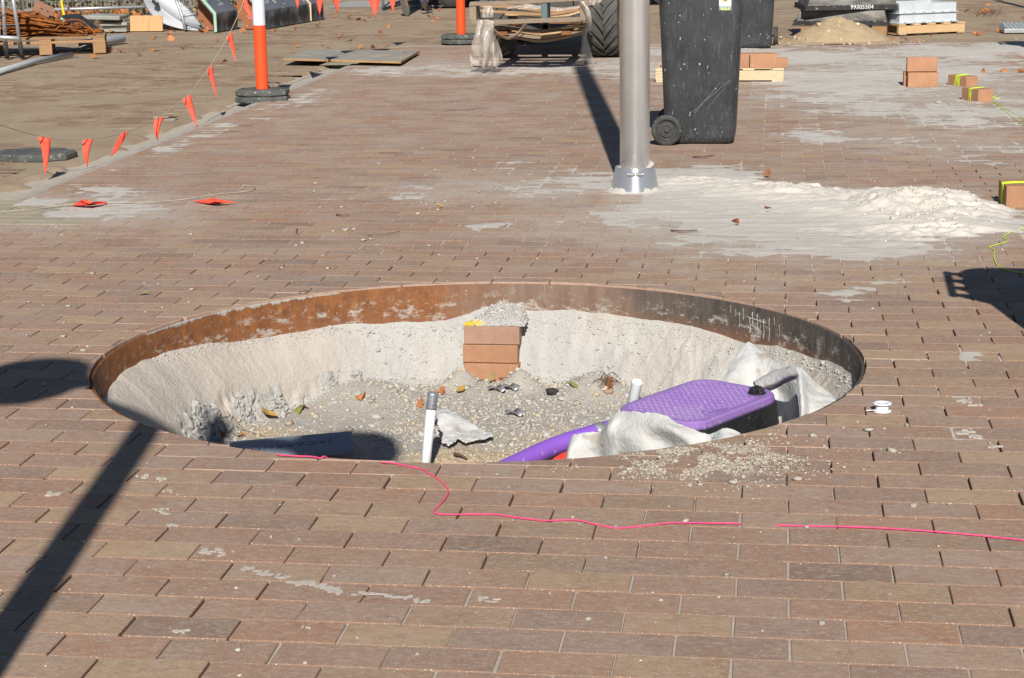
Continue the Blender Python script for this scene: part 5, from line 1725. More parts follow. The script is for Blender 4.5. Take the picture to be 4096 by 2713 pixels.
# brown mound
mc = at(1940, 97)
xs = np.linspace(-.75, .75, 110)
X, Y = np.meshgrid(xs, np.linspace(-.5, .6, 80))
d_ = np.sqrt((X / .50) ** 2 + (Y / .40) ** 2)
H = .235 * np.clip(1 - d_ * .95, 0, 1) ** .8 * (.85 + .35 * fbm(X * 6, Y * 6, 4, 7)) + .02 * np.exp(-(X / .6) ** 2 - (Y / .45) ** 2) + .022 * (fbm(X * 16 + 5, Y * 16, 4, 9) - .5) * np.clip(1.3 - d_, 0, 1) - .012 * np.clip(d_ - 1.1, 0, 1)
H = H + .006 - .02 * sstep(1.2, 1.5, d_)
V, Fq = compact(np.stack([X, Y, H], -1).reshape(-1, 3), keep_cells(X.shape, H[:-1, :-1] > -.006))
M_MOUND = simple('brown_soil', (.40, .305, .19), (.33, .245, .15), 10, .95, 0, .7, 70, spots=((.48, .42, .34), 40, .66))
o = bpy.data.objects.new('soil_mound', np_mesh('soil_mound', V, Fq, M_MOUND))
o.location = (mc.x, mc.y + .12, 0)
col.objects.link(o)
tag(o, 'small mound of brown sandy soil in front of the black trays', 'soil mound')
n = 260
px, py = rng.normal(mc.x, .38, n), rng.normal(mc.y - .02, .22, n)
hz = .235 * np.clip(1 - .95 * np.sqrt(((px - mc.x) / .5) ** 2 + ((py - mc.y - .12) / .4) ** 2), 0, 1) ** .8
sz = np.clip(rng.lognormal(-4.6, .5, n), .005, .03)
tag(lumps('soil_lumps', np.stack([px, py, hz + .008], 1), sz, M_STONE, np.array([.40, .31, .20]) * rng.uniform(.8, 1.25, (n, 1)), .8), 'lumps and stones scattered over the brown mound', 'crumbs', kind='stuff')
for px_, py_, s, c_, lab in ((1873 + 0, 57, .035, (.5, .33, .24), 'pink stone on the left shoulder of the brown mound'), (1961, 57, .03, (.62, .5, .3), 'yellowish stone near the top of the brown mound')):
    p = ray_y(px_ + 20, py_, mc.y + .02)
    o = lumps('stone', [(0, 0, 0)], [s], M_STONE, np.array([c_])); o.location = p
    tag(o, lab, 'stone')
for px_, py_, s in ((2083, 82, .032), (2093, 79, .02), (1845, 88, .02), (2350, 92 - 0, .022), (2078, 80, .018)):
    pebble(px_, py_, s, 'grey stone in front of the orange pallet and mound', 'stones by the orange pallet', 'stone', 'stone')
pl = at(2322, 77)
t = thing('checker_plate', 'galvanised checker plate lid lying at the right edge', 'steel plate', (pl.x, pl.y, 0), rad(3))
mb = MB(); mb.add([(0, 0, 0), (.75, 0, 0), (.75, .5, 0), (0, .5, 0), (0, 0, .045), (.75, 0, .045), (.75, .46, .085), (.05, .46, .085)], [(0, 3, 2, 1), (4, 5, 6, 7), (0, 1, 5, 4), (1, 2, 6, 5), (2, 3, 7, 6), (3, 0, 4, 7)])
mb.build('plate', M_GALVD, t, bevel=.004)
mb = MB()
for i in range(16):
    for j in range(9):
        f = j / 9
        mb.box((.06 + i * .045, .03 + j * .05, .047 + .04 * (.03 + j * .05) / .46), (.026, .007, .003), Matrix.Rotation(rad(45 if (i + j) % 2 else -45), 3, 'Z'))
tag(mb.build('tread_bars', M_GALV, t), kind='stuff')
p = at(2155, 11)
mb = MB(); mb.lathe([(.062, 0), (.062, 2.2)], 24, Matrix.Translation((p.x, p.y, 0)))
tag(mb.build('steel_post', simple('dark_steel', (.10, .11, .12), (.14, .15, .155), 9, .5, .3, .1, 40), smooth=True), 'dark grey steel post far behind the galvanised frames', 'post')
p = at(2108, 14)
mb = MB(); mb.box((p.x, p.y + .05, .035), (.26, .1, .07))
tag(mb.build('timber_block', M_TIMBER_R, bevel=.004), 'brown timber block on the road behind the galvanised frames', 'timber')
p = at(2352, 24)
t = thing('prop_pole', 'tall leaning pole standing outside the right edge', 'pole', (p.x + .55, p.y - 2.1, 0))
mb = MB(); mb.tube([(0, 0, 0), (.1, .1, 3.2)], .05, 12); mb.build('shaft', M_TIMBER_G, t)
# tuft of dry grass and litter right of the frames
P_ = []
mb = MB()
random.seed(41)
for i in range(170):
    p = at(random.gauss(3450 + 1840 / 3.666, 30) / SC, random.gauss(56, 8) / SC)
    a_ = random.uniform(0, 6.28)
    mb.tube([p + Vector((0, 0, .004)), p + Vector((math.cos(a_) * .06, math.sin(a_) * .06, random.uniform(.008, .05)))], .002, 3, False)
tag(mb.build('dry_litter', M_TWIG), 'patch of dry grass litter on the road right of the frames', 'litter', kind='stuff')

# ------------------------------------------------------------------ bollards, bunting, rubber feet
def rubber_foot(L, W, H, c=.10):
    return [(-L / 2 + c, -W / 2), (L / 2 - c, -W / 2), (L / 2, -W / 2 + c * .8), (L / 2, W / 2 - c * .8), (L / 2 - c, W / 2), (-L / 2 + c, W / 2), (-L / 2, W / 2 - c * .8), (-L / 2, -W / 2 + c * .8)]
def bollard(loc, rz, label, white_from, L, W):
    t = thing('bollard', label, 'bollard', loc, rz, 'orange bollards on rubber feet')
    for i, (z, s) in enumerate(((0, 1.0), (.052, .985))):
        mb = MB()
        loft(mb, [(rubber_foot(L * s - .012, W * s - .012, 0), z), (rubber_foot(L * s, W * s, 0), z + .008), (rubber_foot(L * s, W * s, 0), z + .036), (rubber_foot(L * s - .03, W * s - .03, 0), z + .048)])
        mb.build('rubber_foot', M_RUBBERG if white_from < 2 else M_RUBBER, t)
    mb = MB(); mb.lathe([(.0485, .09), (.0485, white_from)], 32, cap=(False, False)); mb.build('orange_tube', M_ORANGE, t, True)
    if white_from < 1.0:
        mb = MB(); mb.lathe([(.0492, white_from - .002), (.0492, white_from + .25)], 32, cap=(False, False)); mb.build('white_sleeve', M_WHITE_S, t, True)
        mb = MB(); mb.lathe([(.0485, white_from + .24), (.0485, 1.0)], 32, cap=(False, False)); mb.build('orange_tube', M_ORANGE, t, True)
    mb = MB(); mb.lathe([(.05, 1.0), (.035, 1.02), (.03, 1.05), (.05, 1.07), (.045, 1.10), (.0, 1.105)], 24, cap=(False, False)); mb.build('top_loop', M_ORANGE, t, True)
    return t
bb = at(597, 236)
b1p = Vector((bb.x - .005, bb.y + .155, -.012))
zw = ztop((b1p.x, b1p.y - .05), 55)
bollard(b1p, rad(4), 'orange and white bollard on a stacked rubber foot beside the gutter', zw, .41, .32)
bb2 = at(1061, 103)
b2p = Vector((bb2.x, bb2.y + .17, 0))
bollard(b2p, 0, 'plain orange bollard on a black rubber foot left of the loader', 2.2 if False else 1.0, .42, .34)
# loose rubber foot with slots
dcc = Vector((-4.50, 7.66, -.016))
t = thing('rubber_foot', 'loose grey rubber fence foot lying on the road at the left edge', 'rubber foot', dcc, rad(-4))
mb = MB()
loft(mb, [(rubber_foot(.49, .36, 0, .13), 0), (rubber_foot(.50, .37, 0, .13), .008), (rubber_foot(.50, .37, 0, .13), .034), (rubber_foot(.475, .345, 0, .125), .046)])
body = mb.build('foot_body', M_RUBBERG, t)
M_SLOT = simple('recess_shade', (.10, .09, .06), (.06, .055, .04), 20, .95)  # shade inside the holes, painted as dark colour on flat pieces
mb = MB(); mb.lathe([(.048, .0455), (.048, .047), (.044, .0472), (.043, .0458)], 24, Matrix.Translation((.02, .0, 0)), (False, True)); mb.build('round_socket', M_SLOT, body)
mb = MB(); mb.box((-.165, .05, .0462), (.055, .035, .0015)); mb.build('slot', M_SLOT, body)
mb = MB(); p = at(281, 341, -.055); mb.lathe([(.019, 0), (.019, .028), (.016, .030)], 16, Matrix.Translation(p) @ Matrix.Rotation(rad(8), 4, 'Y'))
tag(mb.build('red_bung', M_RED, smooth=False), 'small red plastic cap lying in the sandy gutter', 'bung')

def flag_into(parent, a, b, tip, bend, name='flag', twist=0.0, nseg=8):
    """pennant hanging from a-b down to tip; bend pushes the middle sideways"""
    a, b, tip = Vector(a), Vector(b), Vector(tip)
    rows = []
    nrm = (b - a).cross(tip - (a + b) / 2).normalized()
    for i in range(nseg + 1):
        f = i / nseg
        w = 1 - f * .985
        m = ((a + b) / 2).lerp(tip, f) + nrm * bend * math.sin(f * math.pi) + Vector((bend * .6 * math.sin(f * math.pi * 1.2), 0, 0))
        h = (b - a) / 2 * w
        h = Matrix.Rotation(twist * f, 3, (tip - a).normalized()) @ h
        rows.append([m - h, m - h * .35 + nrm * .012 * math.sin(f * 5) * w, m + h * .35 - nrm * .012 * math.sin(f * 4) * w, m + h])
    mb = MB()
    mb.grid([[tuple(q) for q in r] for r in rows])
    o = mb.build(name, M_FLAG, parent, True, world=True, solid=.0008)
    return o
bt = thing('bunting', 'line of orange pennants sagging from the bollard along the gutter to the left edge', 'bunting', (b1p.x, b1p.y, 0), 0, 'orange pennant lines')
fl = [((88, 316), (117, 320), (106, 406), 6.88, .015, .2), ((192, 323), (216, 322), (199, 388), 7.28, -.03, .5), ((280, 310), (298, 303), (246, 362), 7.80, -.05, 1.2), ((357, 276), (378, 270), (361, 326), 8.50, -.03, .6), ((421, 230), (440, 218), (457, 297), 9.18, .012, .2), ((478, 163), (490, 150), (503, 228), 9.95, .01, .2), ((524, 86), (536, 74), (547, 146), 10.6, .012, .15), ((560, 8), (570, -6), (592, 62), 11.18, -.02, .3)]
rope = [ray_y(-40, 275, 6.2), ray_y(0, 289, 6.4)]
for a_, b_, tp, Y, bend, tw in fl:
    A_, B_ = ray_y(*a_, Y - .02), ray_y(*b_, Y + .02)
    tz = ray_y(*tp, Y)
    tz.z = max(tz.z, -.03)
    flag_into(bt, A_, B_, tz, bend, 'pennant', tw)
    rope.append((A_ + B_) / 2 + Vector((0, 0, .002)))
rope.append(ray_y(578, -40, b1p.y - .05))
mb = MB(); mb.tube(spline(rope, 5), .0032, 6); mb.build('rope', M_ROPE, bt, True, world=True)
p0, p1 = Vector((b1p.x, b1p.y, 1.03)), Vector((b2p.x, b2p.y, 1.03))
bt2 = thing('bunting', 'line of orange pennants strung between the two bollards', 'bunting', (p0.x, p0.y, 0), 0, 'orange pennant lines')
rope = [p0]
for tp, Y, wv_, bend, tw in (((689, 21), 12.3, .075, .01, .2), ((740, 34), 13.3, .085, .012, .5), ((779, 32), 14.2, .09, -.03, .9), ((867, 38), 15.2, .13, .012, .25), ((909, 28), 16.1, .09, .01, .3)):
    tz = ray_y(*tp, Y)
    f = (Y - p0.y) / (p1.y - p0.y)
    lx = p0.x + (p1.x - p0.x) * f
    c = Vector((tz.x - .02 * bend / .01 * .3, Y, tz.z + .29))
    flag_into(bt2, c - Vector((wv_ * .8, .03, -.004)), c + Vector((wv_ * .8, .03, .004)), tz, bend, 'pennant', tw)
    rope.append(c + Vector((0, 0, .003)))
rope.append(p1)
mb = MB(); mb.tube(spline(rope, 6), .0032, 6); mb.build('rope', M_ROPE, bt2, True, world=True)
bt3 = thing('bunting', 'loose end of cream rope with two orange pennants lying on the paving', 'bunting', at(300, 470), 0, 'orange pennant lines')
q = [(-30, 500), (0, 491), (60, 485), (110, 480), (150, 474.5), (200, 471), (250, 469.5), (300, 468), (345, 467), (395, 464.5), (440, 459), (490, 450), (540, 446), (575, 441), (590, 433), (580, 438 - 8), (562, 428)]
mb = MB(); mb.tube(spline([on(x, y, .005 + .004 * ((i * 7) % 3)) for i, (x, y) in enumerate(q)], 5), .0021, 7); 
for i in range(5):
    mb.tube([on(568, 429, .006), on(556 + i * 1.5, 436 + (i - 2) * 2.2 - 6, .006)], .0013, 4)
mb.build('rope', simple('cream_rope', (.46, .41, .33), (.36, .32, .25), 90, .9, 0, .6, 200), bt3, True, world=True)
def ground_flag(poly, peak):
    pts = [on(x, y, z) for x, y, z in poly]
    c = on(*peak)
    mb = MB()
    n = len(pts)
    vs = [tuple(p) for p in pts] + [tuple(p.lerp(c, .5) + Vector((0, 0, .012 * ((i % 2) - .5)))) for i, p in enumerate(pts)] + [tuple(c)]
    mb.add(vs, [(i, (i + 1) % n, n + (i + 1) % n, n + i) for i in range(n)] + [(n + i, n + (i + 1) % n, 2 * n) for i in range(n)])
    mb.build('pennant', M_FLAG, bt3, False, world=True, solid=.001)
ground_flag([(165, 475, .006), (178, 469, .01), (190, 462.5, .05), (197, 461, .055), (212, 467, .04), (247, 467, .012), (246, 471, .008), (212, 475, .004), (190, 476.5, .004)], (205, 470, .035))
ground_flag([(446, 465, .006), (470, 462, .02), (493, 458, .012), (508, 462, .03), (548, 468.5, .008), (510, 470.5, .008), (470, 470, .006)], (497, 466, .03))

# ------------------------------------------------------------------ plywood over the hole, service cover
c4 = [at(656.5, 149.5, 0), at(927, 154.5, 0), at(971, 127, 0), at(712, 126, 0)]
t = thing('plywood_sheet', 'weathered grey plywood sheet laid over a hole beside the gutter', 'plywood', sum(c4, Vector()) / 4)
mb = MB()
zz = [.040, .030, .022, .028]
top_ = [Vector((p.x, p.y, z + .02)) for p, z in zip(c4, zz)]
bot_ = [Vector((p.x, p.y, z)) for p, z in zip(c4, zz)]
mb.mat(0).add(top_, [(0, 1, 2, 3)])
mb.mat(1).add(top_ + bot_, [(0, 4, 5, 1), (1, 5, 6, 2), (2, 6, 7, 3), (3, 7, 4, 0)])
mb.mat(0).add(bot_, [(3, 2, 1, 0)])
mb.build('sheet', [M_PLY, M_PLYEDGE], t, world=True)
mb = MB()
hp = at(1620 / SC, 228 / SC)
mb.lathe([(.022, .044), (.022, .0475), (.014, .048)], 14, Matrix.Translation(hp)); mb.build('lifting_hole', M_SLOT, t, world=True)
mb = MB()
mb.box((-3.95, 14.75, -.12), (1.0, 1.0, .02))
tag(mb.build('hole_floor', M_DIRT), kind='structure')
mb = MB()
mb.add([(-4.45, 14.28, -.02), (-3.86, 14.28, -.02), (-3.86, 14.28, -.115), (-4.45, 14.28, -.115)], [(0, 1, 2, 3)])
mb.add([(-4.45, 14.28, -.115), (-3.5, 14.28, -.115), (-3.5, 15.4, -.115), (-4.45, 15.4, -.115)], [(0, 1, 2, 3)])
tag(mb.build('hole_lining', M_DIRT), kind='structure')
# tiled service cover
pcx0, pcy0, pcx1, pcy1 = PITCOVER
t = thing('service_cover', 'service cover infilled with beige tiles in the paving at the left edge', 'service cover', ((pcx0 + pcx1) / 2, (pcy0 + pcy1) / 2, -.05))
mb = MB(); mb.box((0, 0, .010), (pcx1 - pcx0, pcy1 - pcy0, .07)); mb.build('cover_tray', simple('rusty_grout', (.22, .12, .06), (.17, .10, .06), 30, .9), t)
M_TILE = simple('beige_tile', (.36, .31, .22), (.31, .27, .20), 9, .85, 0, .2, 120, vary=.2)
nx_, ny_ = 4, 7
for i in range(nx_):
    for j in range(ny_):
        mb = MB()
        sw_, sh_ = (pcx1 - pcx0) / nx_, (pcy1 - pcy0) / ny_
        mb.box((-(pcx1 - pcx0) / 2 + sw_ * (i + .5), -(pcy1 - pcy0) / 2 + sh_ * (j + .5), .047), (sw_ - .008, sh_ - .008, .006))
        mb.build('tile', M_TILE, t)
# ------------------------------------------------------------------ loader with broken pallet
M_CHASSIS = simple('loader_paint', (.05, .052, .055), (.09, .085, .075), 6, .7, .2, .2, 40, spots=((.2, .1, .045), 14, .62))
M_RUSTY = simple('rusty_steel', (.26, .115, .04), (.17, .075, .035), 16, .9, .1, .4, 80)
M_TYRE = simple('tyre_rubber', (.05, .05, .05), (.11, .10, .088), 7, .85, 0, .35, 60)
def tyre(mb, r, w, lug=.03, n=20):
    """lugged tyre, axis along X"""
    Mx = Matrix.Rotation(rad(90), 4, 'Y')
    mb.lathe([(r * .55, -w / 2), (r * .80, -w / 2 * 1.04), (r * .95, -w / 2), (r - lug, -w / 2 * .9), (r - lug, w / 2 * .9), (r * .95, w / 2), (r * .80, w / 2 * 1.04), (r * .55, w / 2)], 48, Mx, (False, False))
    for i in range(n):
        for s in (-1, 1):
            a0 = 2 * math.pi * (i + (.5 if s > 0 else 0)) / n
            vs = []
            for f, da in ((.0, 0), (.42, .20), (1.0, .42)):
                x = s * (w / 2 * .98 * f + .0)
                for dd, rr_ in ((-.075, r - lug - .005), (-.065, r), (.065, r), (.075, r - lug - .005)):
                    a = a0 - da + dd * (1 + .25 * f)
                    q_ = rr_ - (.012 if f == 1 else 0)
                    vs.append((x, q_ * math.cos(a), q_ * math.sin(a)))
            fs = []
            for k_ in range(2):
                for m_ in range(3):
                    fs.append((k_ * 4 + m_, k_ * 4 + m_ + 1, (k_ + 1) * 4 + m_ + 1, (k_ + 1) * 4 + m_))
            fs += [(0, 3, 2, 1), (8, 9, 10, 11)]
            mb.add(vs, fs)
t = thing('loader', 'loader with chevron tyres carrying a broken pallet low in front', 'loader', (-2.09, 15.2, 0))
for x, y, r_ in ((-.52, -.33, .41), (.53, -.33, .41), (-.52, 1.6, .41), (.53, 1.6, .41)):
    mb = MB(); tyre(mb, r_, .27)
    mb.v = [Vector(v) + Vector((x, y, r_)) for v in mb.v]
    w_ = mb.build('wheel', M_TYRE, t)
    mb = MB(); mb.lathe([(r_ * .56, -.10), (r_ * .56, .10), (r_ * .4, .07), (.06, .06)], 24, Matrix.Translation((x, y, r_)) @ Matrix.Rotation(rad(90 if x > 0 else -90), 4, 'Y'), (True, True)); mb.build('rim', M_CHASSIS, w_)
mb = MB(); mb.box((0, .6, .62), (.66, 2.4, .5)); mb.build('chassis', M_CHASSIS, t, bevel=.02)
mb = MB(); mb.tube([(-.5, -.33, .41), (.5, -.33, .41)], .075, 14); mb.tube([(-.5, 1.6, .41), (.5, 1.6, .41)], .075, 14); mb.build('axle', M_CHASSIS, t)
mb = MB(); mb.box((0, .9, 1.35), (.95, 1.3, 1.0), None, .86); mb.build('cab', M_CHASSIS, t, bevel=.03)
mb = MB()
for x in (-.30, .0, .30):
    mb.box((x, -.86, .56), (.06, .05, .52))
mb.box((0, -.86, .32), (.9, .05, .07)); mb.box((0, -.86, .80), (.9, .05, .07))
mb.build('fork_carriage', M_CHASSIS, t, bevel=.006)
for x in (-.27, .30):
    mb = MB(); mb.beam((x, -.84, .36), (x, -1.90, .34), .10, .035); mb.build('fork_tine', M_RUSTY, t, bevel=.004)
for x in (-.46, .46):
    mb = MB(); mb.beam((x * .86, -.8, .62), (x * .86, .5, .95), .10, .14); mb.build('lift_arm', M_CHASSIS, t, bevel=.01)
mb = MB(); mb.box((.40, -.62, .46), (.17, .10, .05)); mb.box((.435, -.60, .62), (.05, .05, .36)); mb.build('rusty_bracket', M_RUSTY, t, bevel=.004)
mb = MB(); mb.box((-.02, -.80, .315), (.72, .06, .10)); mb.build('cross_member', M_RUSTY, t, bevel=.004)

PY = 13.25
def pp_(x, y, Y=PY):
    return ray_y(x, y, Y)
bp = thing('broken_pallet', 'broken weathered pallet hanging in sagging boards on the loader forks', 'pallet', (-2.17, 13.6, .3))
def board(pts, w, h, mat=M_TIMBER_G, nm='board'):
    mb = MB()
    s_ = spline(pts, 5)
    P_ = []
    for i, p in enumerate(s_):
        P_.append([(p.x, p.y - w / 2, p.z - h / 2), (p.x, p.y - w / 2, p.z + h / 2), (p.x, p.y + w / 2, p.z + h / 2), (p.x, p.y + w / 2, p.z - h / 2)])
    mb.grid(P_, closed=True)
    n = len(P_)
    mb.f += [(3, 2, 1, 0), tuple((n - 1) * 4 + i for i in range(4))]; mb.mi += [0, 0]
    return mb.build(nm, mat, bp, world=True, bevel=.002)
board([pp_(1091, 51), pp_(1180, 50), pp_(1260, 47), pp_(1356, 44)], .10, .038)
board([pp_(1088, 9, 13.28), pp_(1180, 6, 13.28), pp_(1265, 1, 13.28), pp_(1352, -4, 13.28)], .10, .034)
board([pp_(1095, 12, 14.18), pp_(1190, 16, 14.18), pp_(1280, 26, 14.08), pp_(1350, 14, 14.08)], .09, .03, M_TIMBER_R)
board([pp_(1100, 24, 13.78), pp_(1200, 30, 13.78), pp_(1270, 33, 13.78), pp_(1340, 22, 13.78)], .09, .022, M_TIMBER_R)
board([pp_(1170, 33, 13.58), pp_(1230, 39, 13.58), pp_(1275, 42, 13.58)], .08, .016, M_TIMBER)
board([pp_(1262, 42, 13.63), pp_(1310, 36, 13.63), pp_(1345, 26, 13.63)], .08, .018, M_TIMBER)
for i, (dy, Y, m_) in enumerate(((64, 13.43, M_TIMBER_G), (70, 13.63, M_TIMBER_R), (76, 13.38, M_TIMBER_G), (84, 13.73, M_TIMBER_G))):
    board([pp_(1140 + 4 * i, dy - 6 + 2 * i, Y), pp_(1200, dy + 4, Y), pp_(1250, dy + 8 + 1 * i, Y), pp_(1310, dy + 2, Y), pp_(1362 - 3 * i, dy - 9, Y)], .09, .022 if i % 2 else .028, m_)
board([pp_(1300, 66, 13.33), pp_(1325, 63, 13.33), pp_(1352, 59, 13.33)], .05, .014, M_TIMBER)
board([pp_(1250, 80, 13.28), pp_(1275, 77, 13.28), pp_(1298, 74, 13.28)], .05, .012, M_TIMBER)
for x, w, m_, y0, y1 in ((1094, .062, M_TIMBER_G, 9, 46), (1259, .055, M_TEAL, 1, 46), (1351, .075, M_TIMBER_G, -6, 40)):
    mb = MB()
    a_, b_ = pp_(x, y0, 13.29), pp_(x + 2, y1, 13.29)
    mb.box((a_ + b_) / 2 + Vector((0, .07, 0)), (w, .24, (a_.z - b_.z)))
    mb.build('spacer_block', m_, bp, world=True, bevel=.004)
k = NT('clear_wrap')
v = k.coord()
k.set(k.mix(k.ramp(k.noise(v, 9, 5, .6), .35, .7), (.60, .56, .51), (.40, .31, .24)), .2, 0, .6)
al = k.math('ADD', k.math('MULTIPLY', k.ramp(k.noise(k.mapping(v, (1, 1, .3)), 7, 4, .6), .35, .7), .40), .45)
k.l(al, k.b.inputs['Alpha'])
k.bump(k.noise(k.mapping(v, (1, 1, .45)), 14, 4, .6), .7, .03)
M_WRAP = k.m
def hang(rows_px, name, label, fold=.02, seed=1):
    rows = []
    for j, r in enumerate(rows_px):
        rows.append([pp_(x, y, Y) for x, y, Y in r])
    G_ = cloth_grid(rows, 7)
    s_ = np.linspace(0, 1, G_.shape[1])[None, :]
    u_ = np.linspace(0, 1, G_.shape[0])[:, None]
    G_[..., 1] += fold * np.sin(s_ * 15 + 3 * u_ + 5 * fbm(s_ * 4 + 0 * u_, u_ * 2 + 0 * s_, 3, seed)) * (.4 + u_)
    G_[..., 0] += fold * .5 * np.sin(s_ * 11 + 4 * u_)
    mb = MB(); mb.grid(G_)
    return tag(mb.build(name, M_WRAP, smooth=True), label, 'plastic wrap', 'plastic wrap hanging from the broken pallet')
hang([[(1104, 48, 13.20), (1118, 46, 13.18), (1132, 46, 13.18), (1140, 52, 13.20), (1142, 56, 13.23)],
      [(1095, 78, 13.18), (1110, 74, 13.13), (1126, 72, 13.13), (1141, 74, 13.16), (1146, 80, 13.23)],
      [(1086, 108, 13.18), (1102, 105, 13.10), (1122, 104, 13.10), (1144, 106, 13.14), (1153, 110, 13.23)],
      [(1088, 132, 13.23), (1104, 134, 13.14), (1124, 134, 13.12), (1144, 134, 13.16), (1156, 134, 13.23)],
      [(1092, 150, 13.25), (1106, 154, 13.14), (1124, 155, 13.13), (1142, 154, 13.16), (1157, 148, 13.25)]], 'plastic_wrap', 'big ragged curtain of dusty clear wrap hanging at the left of the broken pallet', .035, 4)
hang([[(1338, 2, 13.20), (1345, 2, 13.18), (1352, 4, 13.18)], [(1352, 26, 13.18), (1360, 26, 13.16), (1367, 28, 13.18)], [(1354, 52, 13.18), (1361, 54, 13.16), (1368, 56, 13.18)], [(1347, 78, 13.18), (1351, 80, 13.16), (1355, 80, 13.18)],
      [(1345, 105, 13.20), (1352, 106, 13.16), (1360, 106, 13.20)], [(1338, 140, 13.23), (1352, 143, 13.16), (1370, 141, 13.23)], [(1330, 149, 13.25), (1352, 151, 13.18), (1374, 148, 13.25)]], 'plastic_wrap', 'narrow twisted strip of clear wrap hanging at the right of the broken pallet', .02, 9)
hang([[(1115, 14, 13.21), (1130, 13, 13.21), (1141, 15, 13.21)], [(1115, 28, 13.21), (1130, 28, 13.19), (1141, 28, 13.21)], [(1116, 40, 13.22), (1130, 41, 13.19), (1140, 41, 13.22)]], 'plastic_wrap', 'shiny patch of clear wrap inside the left end of the broken pallet', .012, 2)
hang([[(1172, 16, 13.88), (1215, 10, 13.88), (1255, 14, 13.88), (1300, 18, 13.88), (1348, 12, 13.88)], [(1172, 22, 13.83), (1215, 21, 13.83), (1255, 23, 13.83), (1300, 27, 13.83), (1348, 18, 13.83)]], 'plastic_wrap', 'crumpled shiny wrap lying between the boards of the broken pallet', .02, 3)
hang([[(1352, 6, 13.28), (1372, -4, 13.28), (1392, -8, 13.28)], [(1358, 14, 13.26), (1376, 10, 13.26), (1390, 4, 13.26)]], 'plastic_wrap', 'shiny scrap of wrap at the upper right corner of the broken pallet', .02, 5)
lp = spline([pp_(1134, 50), pp_(1140, 66), pp_(1158, 82), pp_(1175, 89), pp_(1195, 80), pp_(1206, 68), pp_(1217, 58)], 6)
mb = MB()
mb.grid([[(p.x, p.y - .035 + .02 * math.sin(i * .3), p.z + .016), (p.x, p.y, p.z - .004), (p.x, p.y + .03, p.z - .014)] for i, p in enumerate(lp)])
tag(mb.build('strap', simple('brown_strap', (.36, .27, .19), (.28, .2, .14), 20, .6), smooth=True, solid=.002), 'brown plastic strap hanging in a loop below the broken pallet', 'strap')

# ------------------------------------------------------------------ far left: reinforcing bars on a pallet
q0, q1 = at(134, 124.5), at(242, 123)
pa = rad(19)
pdir = Vector((math.cos(pa), math.sin(pa), 0))
pnor = Vector((-math.sin(pa), math.cos(pa), 0))
pcn = q1 - pdir * .60 + pnor * .42
PH = ztop((q1.x, q1.y), 83.5)
make_pallet(pcn, pa, 'heavy brown pallet under the pile of rusty bars', 1.22, .84, PH, M_TIMBER_R, 'block')
rb = thing('reinforcing_bars', 'pile of rusty bent reinforcing bars on a pallet at the far left', 'steel bars', pcn + Vector((0, 0, PH)), pa)
M_REO = simple('rusty_bar', (.36, .12, .02), (.12, .04, .015), 14, .95, 0, .5, 120, vary=.7)
random.seed(51)
for i in range(150):
    f = random.random() ** .8
    z = .012 + .27 * f * random.uniform(.85, 1.0)
    x1_ = .52 - .70 * f + random.uniform(-.16, .12)
    x0_ = -.95 + random.uniform(-.1, .35)
    y = random.uniform(-.38, .32) * (1 - .5 * f)
    zs = z + random.uniform(-.03, .03)
    x0_, x1_ = x0_ + random.choice((0, 0, .25)), x1_
    pts = [(x0_, y + random.uniform(-.2, .2), z + .03 * f + random.uniform(-.03, .05)), ((x0_ + x1_) / 2, y + random.uniform(-.03, .03), zs + .01), (x1_, y + random.uniform(-.14, .14), max(.01, zs - .02 - .06 * f))]
    if random.random() < .4:
        e = Vector(pts[-1]); s_ = random.choice((-1, 1))
        pts += [tuple(e + Vector((.04, .012 * s_, .012))), tuple(e + Vector((.03, .05 * s_, .028))), tuple(e + Vector((-.03, .065 * s_, .03)))]
    mb = MB(); mb.tube(spline(pts, 3), random.choice((.006, .007, .009)), 5)
    mb.build('bar', M_REO, rb, True)
mb = MB(); mb.tube(spline([(.10, -.30, .06), (.22, -.3, .16), (.36, -.32, .165), (.46, -.34, .09), (.52, -.36, .01)], 5), .008, 7); mb.build('bar', M_REO, rb, True)
mb = MB(); mb.tube(spline([(.02, -.2, .15), (.2, -.28, .10), (.36, -.32, .05), (.40, -.33, .03)], 5), .009, 7); mb.build('bar', M_REO, rb, True)
M_PLATE = simple('rusty_plate', (.26, .13, .08), (.19, .10, .065), 10, .9, 0, .3, 60)
for px_, py_, s_, rz_, lab in ((99, 21, .20, 25, 'rusty square steel plate with a bolt hole on top of the bars'), (113, 27, .12, 20, 'smaller dark angle plate beside the rusty square plate')):
    p = ray_y(px_, py_, pcn.y + .1)
    mb = MB(); mb.box(p, (s_, .012, s_ * .62), Matrix.Rotation(rad(rz_), 3, 'Y') @ Matrix.Rotation(rad(-25), 3, 'X'))
    pt = thing('steel_plate', lab, 'steel plate', p)
    mb.build('plate', M_PLATE, pt, world=True, bevel=.002)
    mb = MB(); mb.lathe([(.011, 0), (.011, .002)], 12, Matrix.Translation(p + Vector((-.01, -.0085, .0))) @ Matrix.Rotation(rad(90), 4, 'X')); mb.build('bolt_hole', M_INK, pt, world=True)
mb = MB(); mb.tube([at(-12, 168, .025), at(80, 141.5, .025), at(166, 125.5, .025)], .0265, 16)
tag(mb.build('conduit', M_GPVC, smooth=True), 'pale grey plastic conduit lying on the road in front of the pallet', 'pipe')
mb = MB(); mb.tube([at(190, 103, .05), at(283, 88.5, .05)], .048, 20)
mb.mat(0)
tag(mb.build('downpipe', M_GPVC, smooth=True, bevel=.003), 'short grey plastic downpipe behind the pallet of bars', 'pipe')

